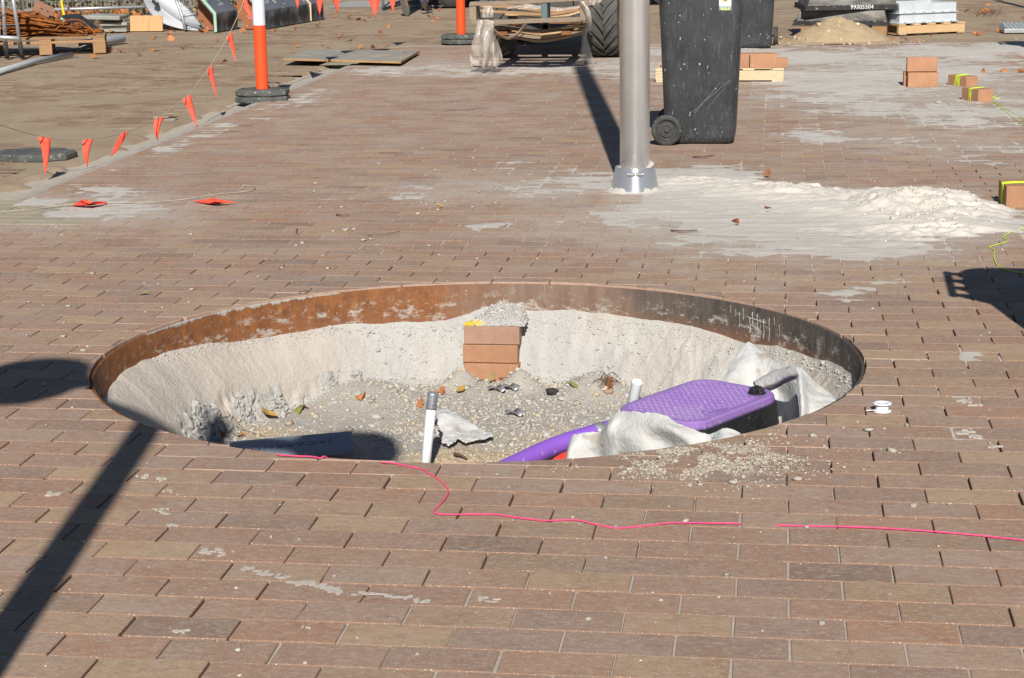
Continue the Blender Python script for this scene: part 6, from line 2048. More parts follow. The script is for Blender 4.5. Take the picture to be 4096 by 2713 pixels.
# temporary fence panel end frame leaning in front of the bars
M_TUBE = simple('fence_tube', (.46, .47, .49), (.38, .39, .41), 9, .45, .5, .05, 60)
t = thing('fence_panel', 'leaning end of a temporary fence panel with black feet at the far left', 'fence panel', at(33, 137))
a0, a1 = at(17, 139), at(53, 136)
Yp = a1.y
def fy(px, py, dY=0):
    return ray_y(px, py, Yp + dY)
for (b_, mid_, top_) in ((fy(17, 139), fy(12.5, 97), fy(3, -60)), (fy(52.5, 136), fy(46, 98), fy(21, -60))):
    mb = MB(); mb.tube([mid_.lerp(b_, -.02), top_], .0195, 14); mb.build('tube', M_TUBE, t, True, world=True)
    mb = MB(); mb.tube([Vector((b_.x, b_.y, 0)), mid_], .0235, 14); mb.build('foot_sleeve', M_RUBBER, t, True, world=True)
mb = MB(); mb.tube([fy(-40, 87), fy(0, 86.5), fy(46, 89)], .022, 12); mb.build('cross_tube', M_TUBE, t, True, world=True)
for py_ in (17, 58):
    mb = MB(); mb.tube([fy(-30, py_), fy(38 if py_ < 50 else 42, py_ + (-1))], .0026, 5); mb.build('wire', M_TUBE, t, world=True)
for px_ in (-8, 1):
    mb = MB(); mb.tube([fy(px_, 90), fy(px_ - 3, -50)], .002, 5); mb.build('wire', M_TUBE, t, world=True)
for px_, py_ in ((14, 33), (18, 68)):
    mb = MB(); mb.tube([fy(px_ - 10, py_ + 5, -.03), fy(px_ - 4, py_, -.03), fy(px_ + 3, py_ - 1, -.03)], .003, 5); mb.build('tie_wire', M_RUBBER, t, world=True)

# fence panels in front of the hedge
def wire_panel(pa_, pb_, zr, zt, label, spacing=.05, hz=(.32, .47, .62, .77), lean=.0):
    t = thing('fence_panel', label, 'fence panel', pa_, 0, 'temporary fence panels before the hedge')
    d = pb_ - pa_
    n = int(d.length / spacing)
    mb = MB(); mb.tube([pa_ + Vector((0, 0, zr)), pb_ + Vector((0, 0, zr + .01))], .019, 12); mb.build('bottom_rail', M_TUBE, t, True, world=True)
    mb = MB(); mb.tube([pa_ + Vector((0, 0, zt)), pb_ + Vector((0, 0, zt))], .019, 12); mb.build('top_rail', M_TUBE, t, True, world=True)
    for e in (pa_, pb_):
        mb = MB(); mb.tube([e + Vector((0, 0, zr)), e + Vector((0, 0, zt))], .019, 12); mb.build('end_tube', M_TUBE, t, True, world=True)
    for i in range(1, n):
        p = pa_ + d * (i / n)
        w = random.gauss(0, .004)
        mb = MB(); mb.tube([p + Vector((0, 0, zr)), p + Vector((w, -.004, zr + .3)), p + Vector((-w, 0, zt))], .0022, 4, False); mb.build('wire', M_TUBE, t, world=True)
    for z in hz:
        mb = MB(); mb.tube([pa_ + Vector((0, -.003, z)), pb_ + Vector((0, -.003, z))], .0022, 4, False); mb.build('wire', M_TUBE, t, world=True)
    return t
random.seed(61)
fB = Vector((-7.74, 19.75, 0))
fA = fB + Vector((-1.55, -.42, 0))
wire_panel(fA, fB, .245, 1.9, 'temporary mesh fence panel behind the slab stack', hz=(.345, .39, .54, .69))
fC = fA + Vector((.18, .10, 0))
wire_panel(fC + Vector((-1.9, -.35, 0)), fC, .215, 1.9, 'temporary mesh fence panel behind the pile of bars', hz=(.36, .41, .56))
p = at(154, 73)
mb = MB(); tp = ray_y(135, -40, p.y + .02)
mb.tube([p, tp], .0145, 8)
tag(mb.build('yellow_stake', M_YELLOW), 'yellow stake standing beside the fence behind the bars', 'stake')
# hedge
t = thing('hedge', 'dark green hedge with orange blooms behind the mesh fence', 'hedge', (-9.3, 20.9, 0), rad(13))
def leaf_cloud(n, lo, hi, size, seed, shell=.35):
    r_ = np.random.default_rng(seed)
    c = np.stack([r_.uniform(lo[i], hi[i], n) for i in range(3)], 1)
    c[:, 1] = lo[1] + (hi[1] - lo[1]) * r_.random(n) ** 1.8 + .16 * (fbm(c[:, 0] * 3, c[:, 2] * 3, 3, seed) - .5)
    a = r_.normal(0, 1, (n, 3)); a /= np.linalg.norm(a, axis=1)[:, None]
    b = np.cross(a, r_.normal(0, 1, (n, 3))); b /= np.linalg.norm(b, axis=1)[:, None]
    s = size * r_.uniform(.6, 1.3, (n, 1))
    V = np.stack([c - a * s, c + b * s * .5, c + a * s, c - b * s * .5], 1).reshape(-1, 3)
    return V, np.arange(n * 4).reshape(-1, 4)
k = NT('hedge_leaf')
geo = k.n('ShaderNodeNewGeometry')
k.set(k.mix(geo.outputs['Random Per Island'], (.022, .038, .012), (.085, .10, .035)), .55, 0, .4)
M_HEDGE = k.m
for nm_, n_, s_, m_, zz_ in (('foliage', 11000, .034, M_HEDGE, (.02, 1.5)), ('bloom', 330, .026, simple('orange_bloom', (.75, .30, .02), (.8, .45, .03), 40, .7, bump=0), (.02, 1.4)), ('dead_leaves', 900, .045, M_LEAF, (.0, .22))):
    V, Fq = leaf_cloud(n_, (-3.4, -.55 if nm_ != 'dead_leaves' else -1.1, zz_[0]), (2.4, .55 if nm_ != 'dead_leaves' else .2, zz_[1]), s_, 70 + n_ % 7)
    o = bpy.data.objects.new(nm_, np_mesh(nm_, V, Fq, m_, None, False))
    col.objects.link(o); o.parent = t
    tag(o, kind='stuff')
mb = MB()
for i in range(26):
    x = -3.2 + i * .215
    mb.tube([(x, .1 + .1 * math.sin(i * 2), 0), (x + .06 * math.sin(i), .1, .6), (x + .1 * math.cos(i), .15, 1.4)], .014, 5)
tag(mb.build('stems', M_TWIG, t), kind='stuff')

# leaning black slab, concrete slabs, tan panel
t = thing('black_slab', 'black stone slab with a green foam edge leaning by the pile of bars', 'slab', at(229, 82))
lo0, lo1 = at(211, 85, .01), at(248, 80, .01)
hi0, hi1 = ray_y(142.5, 35.4, lo0.y + .25), ray_y(184, 31.5, lo1.y + .25)
nv = (hi0 - lo0).cross(lo1 - lo0).normalized()
if nv.z < 0: nv = -nv
mb = MB()
q4 = [lo0, lo1, hi1, hi0]
mb.add([p for p in q4] + [p - nv * .022 for p in q4], [(0, 1, 2, 3), (7, 6, 5, 4), (0, 4, 5, 1), (1, 5, 6, 2), (2, 6, 7, 3), (3, 7, 4, 0)])
M_GRANITE = simple('dark_granite', (.035, .037, .042), (.062, .064, .072), 26, .55, 0, .08, 160, spots=((.13, .135, .15), 6, .60))
mb.build('slab', simple('black_slab_face', (.018, .022, .026), (.035, .04, .045), 16, .6, 0, .1, 90), t, world=True)
M_FOAM = simple('green_foam', (.34, .52, .40), (.30, .46, .36), 30, .9, 0, .4, 120)
mb = MB()
e0, e1 = lo0 - nv * .022, hi0 - nv * .022
dv = (lo0 - lo1).normalized() * .004
mb.add([e0 + dv, e1 + dv, e1 + dv - nv * .03, e0 + dv - nv * .03, e0 - dv * 40, e1 - dv * 40, e1 - dv * 40 - nv * .03, e0 - dv * 40 - nv * .03], [(0, 1, 2, 3), (7, 6, 5, 4), (0, 4, 5, 1), (1, 5, 6, 2), (2, 6, 7, 3), (3, 7, 4, 0)])
mb.build('foam_edge', M_FOAM, t, world=True)
M_SLAB = simple('concrete_slab', (.34, .335, .29), (.27, .265, .235), 7, .9, 0, .3, 90, vary=.25)
sb = at(262, 74.5)
names = ('lowest', 'second lowest', 'middle', 'second highest')
z = 0
for i, (x0, x1, h, dy, rz) in enumerate(((236, 290, .036, 0, 2), (234, 289, .040, .03, 3), (230, 291, .043, -.02, 5), (226, 285, .034, .06, -2))):
    a_, b_ = ray_y(x0, 60, sb.y), ray_y(x1, 60, sb.y)
    mb = MB(); mb.box(((a_.x + b_.x) / 2, sb.y + .19 + dy, z + h / 2), (b_.x - a_.x, .38, h - .003), Matrix.Rotation(rad(rz), 3, 'Z'))
    tag(mb.build('concrete_slab', M_SLAB, bevel=.006), 'grey concrete slab, %s of the stack beside the tan panel' % names[i], 'slab', 'stacked concrete slabs')
    z += h
a_, b_ = ray_y(192, 40, sb.y - .12), ray_y(273, 40, sb.y - .12)
mb = MB(); mb.box(((a_.x + b_.x) / 2, sb.y + .08, z + .028), (b_.x - a_.x, .40, .052), Matrix.Rotation(rad(4), 3, 'Z') @ Matrix.Rotation(rad(2), 3, 'Y'))
tag(mb.build('concrete_slab', M_SLAB, bevel=.012), 'large concrete slab overhanging at the top of the stack', 'slab', 'stacked concrete slabs')
a_, b_ = at(301, 72.5), at(376, 72)
mb = MB()
h = ztop(a_, 37) * 1.0
up_ = Vector((-.01, .05, h))
mb.add([a_, b_, b_ + up_, a_ + up_] + [p + Vector((0, .016, 0)) for p in (a_, b_, b_ + up_, a_ + up_)], [(0, 1, 2, 3), (7, 6, 5, 4), (0, 4, 5, 1), (1, 5, 6, 2), (2, 6, 7, 3), (3, 7, 4, 0)])
tag(mb.build('tan_panel', simple('tan_board', (.55, .33, .16), (.49, .285, .13), 8, .8, 0, .15, 40, stretch=(9, 1, .6), spots=((.36, .22, .12), 5, .66))), 'tan board panel standing on edge beside the concrete slabs', 'panel')

# curled white sheet, leaning mesh panel
def rg(x, y, Y):
    return ray_y((500 + x / 4.736) / SC, (y / 4.736) / SC, Y)
k = NT('white_sheet')
k.set((.50, .51, .53), .4, 0, .4)
r0 = [(330, -60, 19.75), (345, 20, 19.7), (420, 180, 19.6), (560, 335, 19.45), (750, 455, 19.3), (1000, 535, 19.2), (1200, 568, 19.12), (1370, 585, 19.06)]
r1 = [(480, -60, 19.55), (520, 20, 19.5), (650, 145, 19.42), (850, 295, 19.32), (1070, 435, 19.22), (1220, 505, 19.16), (1340, 560, 19.1), (1400, 580, 19.05)]
r1b = [(560, -60, 19.85), (640, 0, 19.85), (760, 110, 19.8), (920, 240, 19.75), (1110, 370, 19.65), (1250, 450, 19.55), (1360, 510, 19.45), (1420, 560, 19.4)]
r2 = [(760, -160, 19.9), (900, -80, 19.9), (1050, 40, 19.9), (1180, 160, 19.85), (1290, 280, 19.8), (1370, 380, 19.75), (1440, 470, 19.7), (1480, 560, 19.6)]
t = thing('white_sheet', 'curled white sheet lying against the hedge fence end', 'sheet', rg(1370, 585, 19.06))
mb = MB(); mb.grid(cloth_grid([[rg(*p) for p in r] for r in (r0, r1)], 7)); mb.build('outer_curl', k.m, t, True, world=True, solid=.004)
mb = MB(); mb.grid(cloth_grid([[rg(x + 2, y - 3, Y) for x, y, Y in r] for r in (r1, r1b, r2)], 7)); mb.build('inner_curl', k.m, t, True, world=True, solid=.004)
mb = MB(); mb.add([rg(x, y, 19.35) for x, y in ((510, -5), (560, 5), (590, 45), (635, 40), (662, 130), (600, 140), (545, 80), (505, 40))], [tuple(range(8))]); mb.build('black_patch', M_RUBBER, t, world=True, solid=.004)
t = thing('fence_panel', 'mesh panel leaning on the curled white sheet', 'fence panel', rg(1140, 575, 18.98))
mb = MB(); mb.tube([rg(1142, 572, 18.98), rg(1085, 320, 19.0), rg(1010, 110, 19.03), rg(905, -120, 19.06)], .0185, 12); mb.build('tube', M_TUBE, t, True, world=True)
mb = MB(); mb.tube([rg(1092, 322, 19.0), rg(1150, 292, 19.0), rg(1340, 262, 19.02)], .0185, 12); mb.build('tube', M_TUBE, t, True, world=True)
for i in range(9):
    mb = MB(); mb.tube([rg(1120 + i * 34, 420, 19.02), rg(1062 + i * 34, 230, 19.04), rg(985 + i * 34, -60, 19.08)], .0022, 4, False); mb.build('wire', M_TUBE, t, world=True)
for y0 in (20, 110, 205, 290, 375):
    mb = MB(); mb.tube([rg(1000 + y0 * .28, y0, 19.02), rg(1350, y0 + 8, 19.04)], .0022, 4, False); mb.build('wire', M_TUBE, t, world=True)
mb = MB(); mb.tube([rg(1120, 412, 19.0), rg(1350, 425, 19.05)], .006, 6); mb.build('lower_bar', M_TUBE, t, world=True)

# clad stone seat blocks
M_CORE = simple('rust_red_board', (.30, .115, .05), (.255, .10, .048), 9, .85, 0, .2, 130, spots=((.42, .30, .24), 26, .66))
k = NT('streaked_granite')
v = k.coord()
sx = k.n('ShaderNodeSeparateXYZ'); k.l(v, sx.inputs[0])
f = k.math('ADD', k.noise(k.mapping(v, (1, 1, .8)), 5, 6, .7), k.math('MULTIPLY', k.math('ABSOLUTE', k.math('SUBTRACT', sx.outputs['Z'], .10)), 1.6))
c = k.mix(k.ramp(f, .56, .74), (.018, .017, .017), (.135, .145, .165))
k.set(k.mix(k.math('MULTIPLY', k.ramp(k.noise(v, 60, 4, .7), .5, .7), .3), c, (.17, .175, .185)), .55, 0, .4)
M_CLAD = k.m
M_CLADT = simple('dusty_granite_top', (.13, .145, .17), (.095, .105, .125), 6, .55, 0, .1, 90, stretch=(1, .3, 1), spots=((.25, .26, .28), 11, .62))
def clad_block(p0, p1, ycore, label, foam, h=.225, w=.36, core=True):
    t = thing('stone_block', label, 'stone block', p0, 0, 'stone clad seat blocks')
    d = p1 - p0
    th = .045
    sl = math.atan2(.62, .50)
    out = [(0, 0), (0, h), (-w, h + w * 1.18)]
    inn = [(-th, 0), (-th, h - .02), (-w, h + w * 1.18 - .07)]
    def sweep(poly, a, b, mats, nm, mi):
        n = len(poly)
        m_ = MB()
        vs = [(a.x + x, a.y, z) for x, z in poly] + [(b.x + x, b.y, z) for x, z in poly]
        fs = [tuple(range(n - 1, -1, -1)), tuple(range(n, 2 * n))] + [(i, (i + 1) % n, n + (i + 1) % n, n + i) for i in range(n)]
        m_.add(vs, fs)
        m_.mi = list(mi(n))
        return m_.build(nm, mats, t, world=True)
    sweep([out[0], out[1], inn[1], inn[0]], p0, p1, [M_CLAD], 'front_cladding', lambda n: [0] * (n + 2))
    sweep([out[1], out[2], inn[2], inn[1]], p0, p1, [M_CLADT], 'sloped_cladding', lambda n: [0] * (n + 2))
    if core:
        c0 = p0 + d * ((ycore - p0.y) / d.y)
        sweep([(-th - .001, 0), (-th - .001, h - .022), (-w, h + w * 1.18 - .075), (-w, .12), (-w + .06, .12), (-w + .06, 0)], c0, p1 - d * .01, [M_CORE], 'core', lambda n: [0] * (n + 2))
    e = p0 - d.normalized() * .0
    f0, f1 = e - Vector((0, .012, 0)), e + Vector((0, .03, 0))
    sweep([(.002, 0), (.002, h + .002), (-th * .7, h - .012), (-th * .7, 0)], f0, f0 + Vector((0, .011, 0)), [foam], 'edge_strip', lambda n: [0] * (n + 2))
    sweep([(.002, h + .002), (-w, h + w * 1.18 + .003), (-w, h + w * 1.18 - .04), (-th * .7, h - .012)], f0, f0 + Vector((0, .011, 0)), [foam], 'edge_strip', lambda n: [0] * (n + 2))
    return t
A0, A1 = at(502, 74), at(550, 66)
B0, B1 = at(610, 68), at(716, 49.5)
C0, C1 = at(721, 48.5), at(738, 45)
clad_block(A0, A1, A0.y + .30, 'stone clad block with a pale green edge strip beside the white sheet', M_FOAM)
sB = clad_block(B0, B1, B0.y + .10, 'long stone clad block chalked on its slope behind the striped bollard', simple('cream_strip', (.5, .48, .40), (.45, .42, .36), 20, .9))
clad_block(C0, C0 + (B1 - B0).normalized() * .42, C0.y + .05, 'short stone clad block with a timber strip at its near end', M_TIMBER_P)
dB = (B1 - B0).normalized()
slope_v = Vector((-.36, 0, .36 * 1.18)).normalized()
nrm = dB.cross(slope_v)
ctr = ray_y(648, 1, B0.y + .52)
ctr = B0 + dB * .52 + Vector((0, 0, .225)) + slope_v * .115 - nrm * 0
sgn = 1 if nrm.x > 0 else -1
text_mesh('chalk_mark', '91', .085, simple('chalk', (.62, .60, .50), (.5, .48, .4), 60, .9, bump=0), sB, sB.matrix_basis.inverted() @ (basis(-dB, -slope_v, ctr + nrm * sgn * .003)), .0006, .001)

# mesh sheet lying on the road, stay
t = thing('fence_panel', 'mesh fence panel lying flat on the road beyond the stone blocks', 'fence panel', at(800, 14))
y0_, y1_ = at(800, 20).y, at(800, 7).y
for i in range(26):
    x = -6.35 + i * .075
    mb = MB(); mb.tube([(x, y0_, .02), (x - .05, y1_, .02)], .004, 4, False); mb.build('wire', M_TUBE, t, world=True)
for i in range(11):
    y = y0_ + (y1_ - y0_) * i / 10
    mb = MB(); mb.tube([(-6.38, y, .024), (-4.45, y, .024)], .004, 4, False); mb.build('wire', M_TUBE, t, world=True)
mb = MB(); p = at(886, 22); mb.tube([p, p + Vector((.01, .0, 1.4))], .02, 10)
tag(mb.build('steel_stay', M_TUBE, smooth=True), 'thin steel stay standing behind the hanging pennants', 'stay')
mb = MB(); mb.tube([at(886, 21, .01), at(925, 10, .05)], .022, 6)
tag(mb.build('stay_foot', M_RUBBER), 'dark bar lying from the thin steel stay towards the walker', 'bar')

# ------------------------------------------------------------------ walking person (only boots and shins reach into the photo)
M_JEANS = simple('blue_denim', (.035, .06, .13), (.055, .09, .18), 30, .9, 0, .3, 200)
M_SHIRT = simple('orange_shirt', (.8, .28, .04), (.7, .24, .04), 20, .9)
M_SKIN = simple('skin', (.48, .28, .19), (.42, .24, .16), 20, .6)
M_SUEDE = simple('tan_suede', (.45, .215, .06), (.36, .165, .05), 18, .9, 0, .3, 120)
M_SOLE = simple('grey_sole', (.20, .19, .165), (.15, .145, .13), 18, .9)
M_BOOTSHADE_HAIR = simple('shaded_boot_hair', (.05, .035, .03), (.07, .05, .04), 18, .9)  # leading boot's shade put into its colour; the hair shares this dark brown
pf = at(941, 36)                                        # toe of the trailing boot
t = thing('person', 'person in blue jeans and tan boots walking away behind the pennants', 'person', (pf.x - .02, pf.y + .35, 0))
bx, by = pf.x, pf.y
J = {'pel': (bx + .04, by + .42, .93), 'spine': (bx + .04, by + .44, 1.15), 'chest': (bx + .04, by + .47, 1.38), 'neck': (bx + .04, by + .49, 1.52), 'head': (bx + .04, by + .51, 1.63), 'crown': (bx + .04, by + .51, 1.74),
     'hipL': (bx - .05, by + .41, .88), 'kneeL': (bx - .04, by + .25, .46), 'ankL': (bx - .045, by - .06, .17), 'hipR': (bx + .13, by + .43, .88), 'kneeR': (bx + .13, by + .62, .48), 'ankR': (bx + .125, by + .60, .09),
     'shL': (bx - .14, by + .47, 1.44), 'elL': (bx - .20, by + .52, 1.17), 'wrL': (bx - .18, by + .66, .96), 'haL': (bx - .17, by + .71, .88), 'shR': (bx + .22, by + .47, 1.44), 'elR': (bx + .28, by + .38, 1.18), 'wrR': (bx + .27, by + .42, .95), 'haR': (bx + .27, by + .44, .86)}
Rd = {'pel': .15, 'spine': .135, 'chest': .145, 'neck': .06, 'head': .092, 'crown': .06, 'hipL': .095, 'kneeL': .078, 'ankL': .066, 'hipR': .095, 'kneeR': .078, 'ankR': .066, 'shL': .062, 'elL': .048, 'wrL': .035, 'haL': .03, 'shR': .062, 'elR': .048, 'wrR': .035, 'haR': .03}
E_ = [('pel', 'spine'), ('spine', 'chest'), ('chest', 'neck'), ('neck', 'head'), ('head', 'crown'), ('pel', 'hipL'), ('hipL', 'kneeL'), ('kneeL', 'ankL'), ('pel', 'hipR'), ('hipR', 'kneeR'), ('kneeR', 'ankR'), ('chest', 'shL'), ('shL', 'elL'), ('elL', 'wrL'), ('wrL', 'haL'), ('chest', 'shR'), ('shR', 'elR'), ('elR', 'wrR'), ('wrR', 'haR')]
ks = list(J)
me = bpy.data.meshes.new('body')
me.from_pydata([tuple(Vector(J[k_]) - t.location) for k_ in ks], [(ks.index(a), ks.index(b)) for a, b in E_], [])
ob = bpy.data.objects.new('body', me)
col.objects.link(ob)
ob.modifiers.new('skin', 'SKIN')
ms = ob.modifiers.new('sub', 'SUBSURF'); ms.levels = ms.render_levels = 2
for i, k_ in enumerate(ks):
    me.skin_vertices[0].data[i].radius = (Rd[k_], Rd[k_])
    me.skin_vertices[0].data[i].use_root = (k_ == 'pel')
me2 = bpy.data.meshes.new_from_object(ob.evaluated_get(bpy.context.evaluated_depsgraph_get()))
bpy.data.objects.remove(ob)
me2.materials.clear()
for m_ in (M_JEANS, M_SHIRT, M_SKIN):
    me2.materials.append(m_)
for p in me2.polygons:
    c = p.center
    p.material_index = 0 if c.z < .95 and abs(c.x) < .2 else (2 if c.z > 1.53 or (abs(c.x - .06) > .2 and c.z < 1.2) else 1)
    p.use_smooth = True
ob = bpy.data.objects.new('body', me2); col.objects.link(ob); ob.parent = t
mb = MB(); mb.lathe([(.10, 0), (.105, .02), (.09, .08), (.03, .115)], 20, Matrix.Translation(Vector(J['crown']) - t.location + Vector((0, 0, -.06)))); mb.build('hair', M_BOOTSHADE_HAIR, t, True)
def boot(M_, upper, sole):
    mb = MB()
    secs = []
    for x, w, z1 in ((-.005, .020, .07), (.02, .034, .115), (.06, .038, .135), (.11, .037, .115), (.16, .042, .085), (.21, .048, .066), (.26, .043, .055), (.29, .022, .038)):
        secs.append([(x, w * math.cos(a), .022 + (z1 - .022) * max(0, math.sin(a))) for a in [math.pi * i / 8 for i in range(9)]])
    mb.grid(secs)
    mb.v = [M_ @ Vector(v) for v in mb.v]
    b_ = mb.build('boot', upper, t, True, solid=.004)
    mb = MB()
    pl = [(-.012, -.03), (.04, -.042), (.11, -.038), (.2, -.055), (.26, -.048), (.302, -.018), (.302, .018), (.26, .048), (.2, .052), (.11, .036), (.04, .04), (-.012, .028)]
    mb.prism(pl, 0, .026)
    mb.v = [M_ @ Vector(v) for v in mb.v]
    mb.build('sole', sole, b_, bevel=.004)
    mb = MB()
    mb.lathe([(.046, 0), (.05, .06), (.052, .10)], 16, Matrix.Translation((.045, 0, .08)), (False, False))
    mb.v = [M_ @ Vector(v) for v in mb.v]
    mb.build('boot_shaft', upper, b_, True)
lt = t.location
tz_ = Vector((bx, by, 0)) - lt
boot(Matrix.Translation(tz_) @ rotz(rad(72)) @ Matrix.Rotation(rad(58), 4, 'Y') @ Matrix.Translation((-.295, 0, 0)), M_SUEDE, M_SOLE)
boot(Matrix.Translation(Vector((bx + .125, by + .55, 0)) - lt) @ rotz(rad(82)), M_BOOTSHADE_HAIR, M_SOLE)

# ------------------------------------------------------------------ parked car far behind
wl = at(1043, 17)
t = thing('parked_car', 'dark parked car far behind the orange bollard', 'car', (wl.x + 1.22, wl.y + .78, 0))
M_CAR = simple('car_paint', (.06, .065, .075), (.065, .07, .08), 3, .3, .2, 0)
M_GLASS = simple('car_glass', (.02, .022, .025), (.025, .028, .03), 3, .1, 0, 0, spec=.6)
def side(prof, y0, y1, mat, nm, par):
    n = len(prof)
    m_ = MB()
    m_.add([(x, y0, z) for x, z in prof] + [(x, y1, z) for x, z in prof], [tuple(range(n)), tuple(range(2 * n - 1, n - 1, -1))] + [(i, n + i, n + (i + 1) % n, (i + 1) % n) for i in range(n)])
    return m_.build(nm, mat, par, bevel=.03)
body = side([(-2.05, .27), (-2.12, .55), (-2.02, .86), (-1.1, .93), (1.25, .93), (2.05, .82), (2.15, .55), (2.08, .27)], -.80, .80, M_CAR, 'body', t)
side([(-1.75, .935), (-1.05, 1.42), (.55, 1.44), (1.25, .935)], -.70, .70, M_GLASS, 'cabin', t)
for x in (-1.22, 1.23):
    for y in (-.78, .78):
        mb = MB(); mb.lathe([(.20, -.10), (.30, -.105), (.32, -.085), (.32, .085), (.30, .105), (.20, .10)], 36, Matrix.Translation((x, y, .32)) @ Matrix.Rotation(rad(90), 4, 'X'), (False, False))
        w_ = mb.build('wheel', M_RUBBER, t, True)
        mb = MB(); mb.lathe([(.20, -.08), (.205, .08), (.15, .06), (.05, .07)], 20, Matrix.Translation((x, y, .32)) @ Matrix.Rotation(rad(90 if y < 0 else -90), 4, 'X')); mb.build('rim', M_GALVD, w_)
for y in (-.55, .55):
    mb = MB(); mb.box((-2.09, y, .68), (.06, .3, .12)); mb.build('tail_light', M_RED, t)
    mb = MB(); mb.box((2.10, y, .66), (.06, .3, .12)); mb.build('headlight', M_WHITE_S, t)

# ------------------------------------------------------------------ twin lantern lamp post behind the camera's left shoulder (its shadow crosses the paving)
LH = 3.0
hx, hy = -1.84, 2.20
lb = Vector((hx - math.cos(SUN_AZ) * LH / math.tan(SUN_EL), hy - math.sin(SUN_AZ) * LH / math.tan(SUN_EL), 0))
t = thing('lamp_post', 'slim twin lantern lamp post standing left of the viewpoint', 'lamp post', lb)
mb = MB(); mb.lathe([(.10, 0), (.09, .10), (.056, .16), (.048, LH + .20), (.03, LH + .24), (0, LH + .27)], 24); mb.build('pole', M_CHASSIS, t, True)
for s in (-1, 1):
    mb = MB(); mb.tube(spline([(0, 0, LH - .05), (s * .18, 0, LH + .02), (s * .36, 0, LH)], 5), .045, 10); mb.build('arm', M_CHASSIS, t, True)
    mb = MB(); mb.lathe([(0, -.13), (.11, -.13), (.17, -.07), (.195, .02), (.175, .11), (.09, .155), (0, .16)], 24, Matrix.Translation((s * .50, 0, LH)), (False, False)); mb.build('lantern', M_WHITE_S, t, True)

# ------------------------------------------------------------------ fallen leaves, twigs and litter on the paving
random.seed(91)
for zx, zy in ((590, 205), (580, 245), (715, 155), (865, 160), (950, 185), (1050, 155), (1105, 170), (1265, 180), (1010, 200), (1235, 245), (1150, 298), (1150, 325), (775, 340), (865, 385), (680, 440), (970, 440), (1085, 440), (620, 430), (385, 430), (90, 285), (170, 280), (370, 275), (1600, 160), (1630, 145), (1645, 175), (1680, 170), (1635, 205), (1700, 95), (1910, 90), (1920, 115)):
    p = at((1024 + zx / 2.3125) / SC, (zy / 2.3125) / SC)
    leaf(p + Vector((0, 0, .008)), random.uniform(.06, .10), 'dry brown leaf on the road between the two bollards', 'leaves on the road between the bollards')
for zx, zy, s in ((1420, 355, .1), (1580, 368, .11), (1565, 315, .1), (1600, 285, .13), (1880, 290, .17), (2010, 380, .07), (2245, 295, .1), (2290, 300, .06), (1440, 462, .15), (1005, 480, .13), (1130, 480, .12), (885, 533, .12), (1280, 510, .1), (700, 520, .08), (1690, 455, .07), (1950, 430, .06), (2070, 580, .09), (2195, 450, .08), (430, 553, .09), (1070, 285, .11), (1035, 300, .1), (1150, 310, .05)):
    p = at((zx / 2.3125) / SC, (zy / 2.3125) / SC)
    leaf(p + Vector((0, 0, .01)), s, 'dry orange brown leaf on the road before the slabs and stone blocks', 'leaves on the road at the far left')
for zx, zy, s in ((1265, 367, .09), (1240, 400, .07), (1160, 382, .07), (1385, 382, .06), (1945, 322, .09), (2000, 120, .16), (1840, 105, .12), (2040, 55, .09), (2160, 10, .09), (2360, 160, .09), (1495, 335, .06), (2150, 288, .12), (1905, 308, .06)):
    p = at((3072 + zx / 2.3125) / SC, (zy / 2.3125) / SC)
    leaf(p + Vector((0, 0, .01)), s, 'dry orange leaf on the dirt round the galvanised frames', 'leaves round the galvanised frames')
for px_, py_, s, lab in (((3072 + 1975 / 2.3125) / SC, 672 / 2.3125 / SC, .09, 'curled brown leaf standing up on the sand beyond the tied bricks'), ((3072 + 2180 / 2.3125) / SC, 663 / 2.3125 / SC, .08, 'flat tan leaf on the sand right of the tied bricks'), ((3072 + 2340 / 2.3125) / SC, 675 / 2.3125 / SC, .08, 'reddish leaf on the sand at the right edge'),
                         ((3072 + 165 / 2.3125) / SC, 388 / 2.3125 / SC, .05, 'dark leaf just right of the farther bin'), (1776, 470 - 58, .05, 'brown leaf at the upper edge of the white sand'), (1817, 513 - 55, .06, 'brown leaf on the white sand below the post'), (1775, 522 - 25, .05, 'tan leaf in the middle of the white sand'), (1700, 525, .05, 'brown leaf on the lower left part of the white sand'), (2010, 462, .06, 'tan leaf on the back of the sand heap')):
    p = at(px_, py_)
    leaf(p + Vector((0, 0, .03 if 'white sand' in lab or 'heap' in lab else .01)), s, lab, 'single leaves on the sand', LEAF, .6)
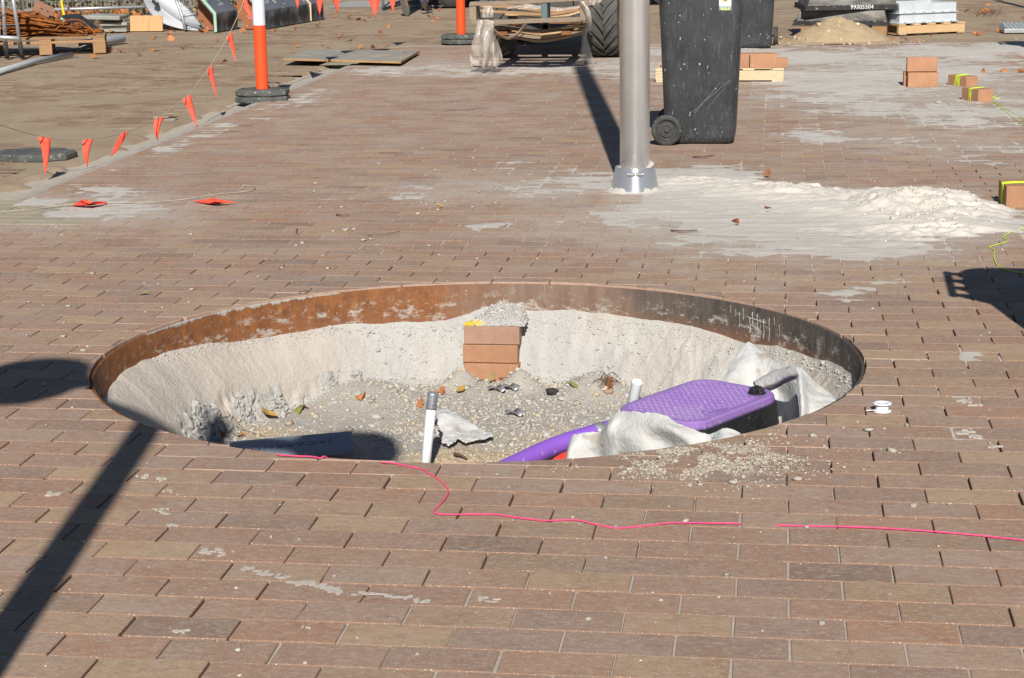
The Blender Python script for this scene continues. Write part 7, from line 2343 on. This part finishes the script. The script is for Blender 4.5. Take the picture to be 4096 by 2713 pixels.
for zx, zy, s in ((785, 88, .03), (1505, 190, .025), (195, 320, .022), (1585, 638, .026), (1600, 665, .035), (2130, 650, .022), (1510, 190, .02), (1150, 1155, .02), (2195, 146, .02), (2040, 490, .02)):
    p = at((1200 + zx / 2.851) / SC, (600 + zy / 2.851) / SC)
    leaf(p + Vector((0, 0, .004)), s, 'scrap of yellow brown leaf on the paving behind the pit', 'leaf scraps behind the pit', LEAF_Y, .3)
p = at(1500 / 2.614 / SC, (900 + 735 / 2.614) / SC)
leaf(p + Vector((0, 0, .012)), .05, 'single green leaf on the paving left of the pit', 'leaf scraps behind the pit', LEAF_G, .3)
def ground_twig(a, b, c, r, label):
    twig([on(*a, .006), on(*b, .012), on(*c, .006)], r, label)
ground_twig((1603, 363), (1628, 362), (1650, 359), .005, 'thin dark stick on the paving in front of the wheelie bin')
ground_twig((1552, 535 - 2), (1580, 534), (1612, 532), .004, 'thin dark stick on the lower edge of the white sand')
ground_twig((691, 867 - 190), (703, 863 - 190), (712, 863 - 190), .003, 'bent dark twig on the paving left of the pit')
ground_twig((1268 / 1.0 + 370, 57), (1290 + 370, 55), (1310 + 370, 52), .004, 'short twig on the sandy paving beyond the bins')
ground_twig(((1200 + 415 / 2.851) / SC, (600 + 738 / 2.851) / SC), ((1200 + 490 / 2.851) / SC, (600 + 743 / 2.851) / SC), ((1200 + 565 / 2.851) / SC, (600 + 741 / 2.851) / SC), .004, 'straight dark twig on the paving behind the pit')
ground_twig((688, 529), (684, 536), (692, 541), .0025, 'curved twig on the paving below the fallen pennant')
ground_twig((850, 544), (880, 543), (925, 535), .0022, 'long thin twig right of the fallen pennant')
random.seed(95)
P_, S_ = [], []
for i in range(560):
    x, y = random.uniform(0, 2368), random.uniform(90, 1000) if random.random() < .8 else random.uniform(1000, 1568)
    p = at(x, y)
    if float(pit_r(p.x, p.y)) < R_CUT + .03 or p.x < GX:
        continue
    s_ = random.lognormvariate(-5.7, .45)
    P_.append((p.x, p.y, s_ * .3)); S_.append(min(s_, .009))
tag(lumps('grit', P_, S_, M_STONE, np.array([.38, .35, .30]) * rng.uniform(.6, 1.3, (len(P_), 1)), .7), 'fine grit scattered over the whole pavement', 'grit', kind='stuff')
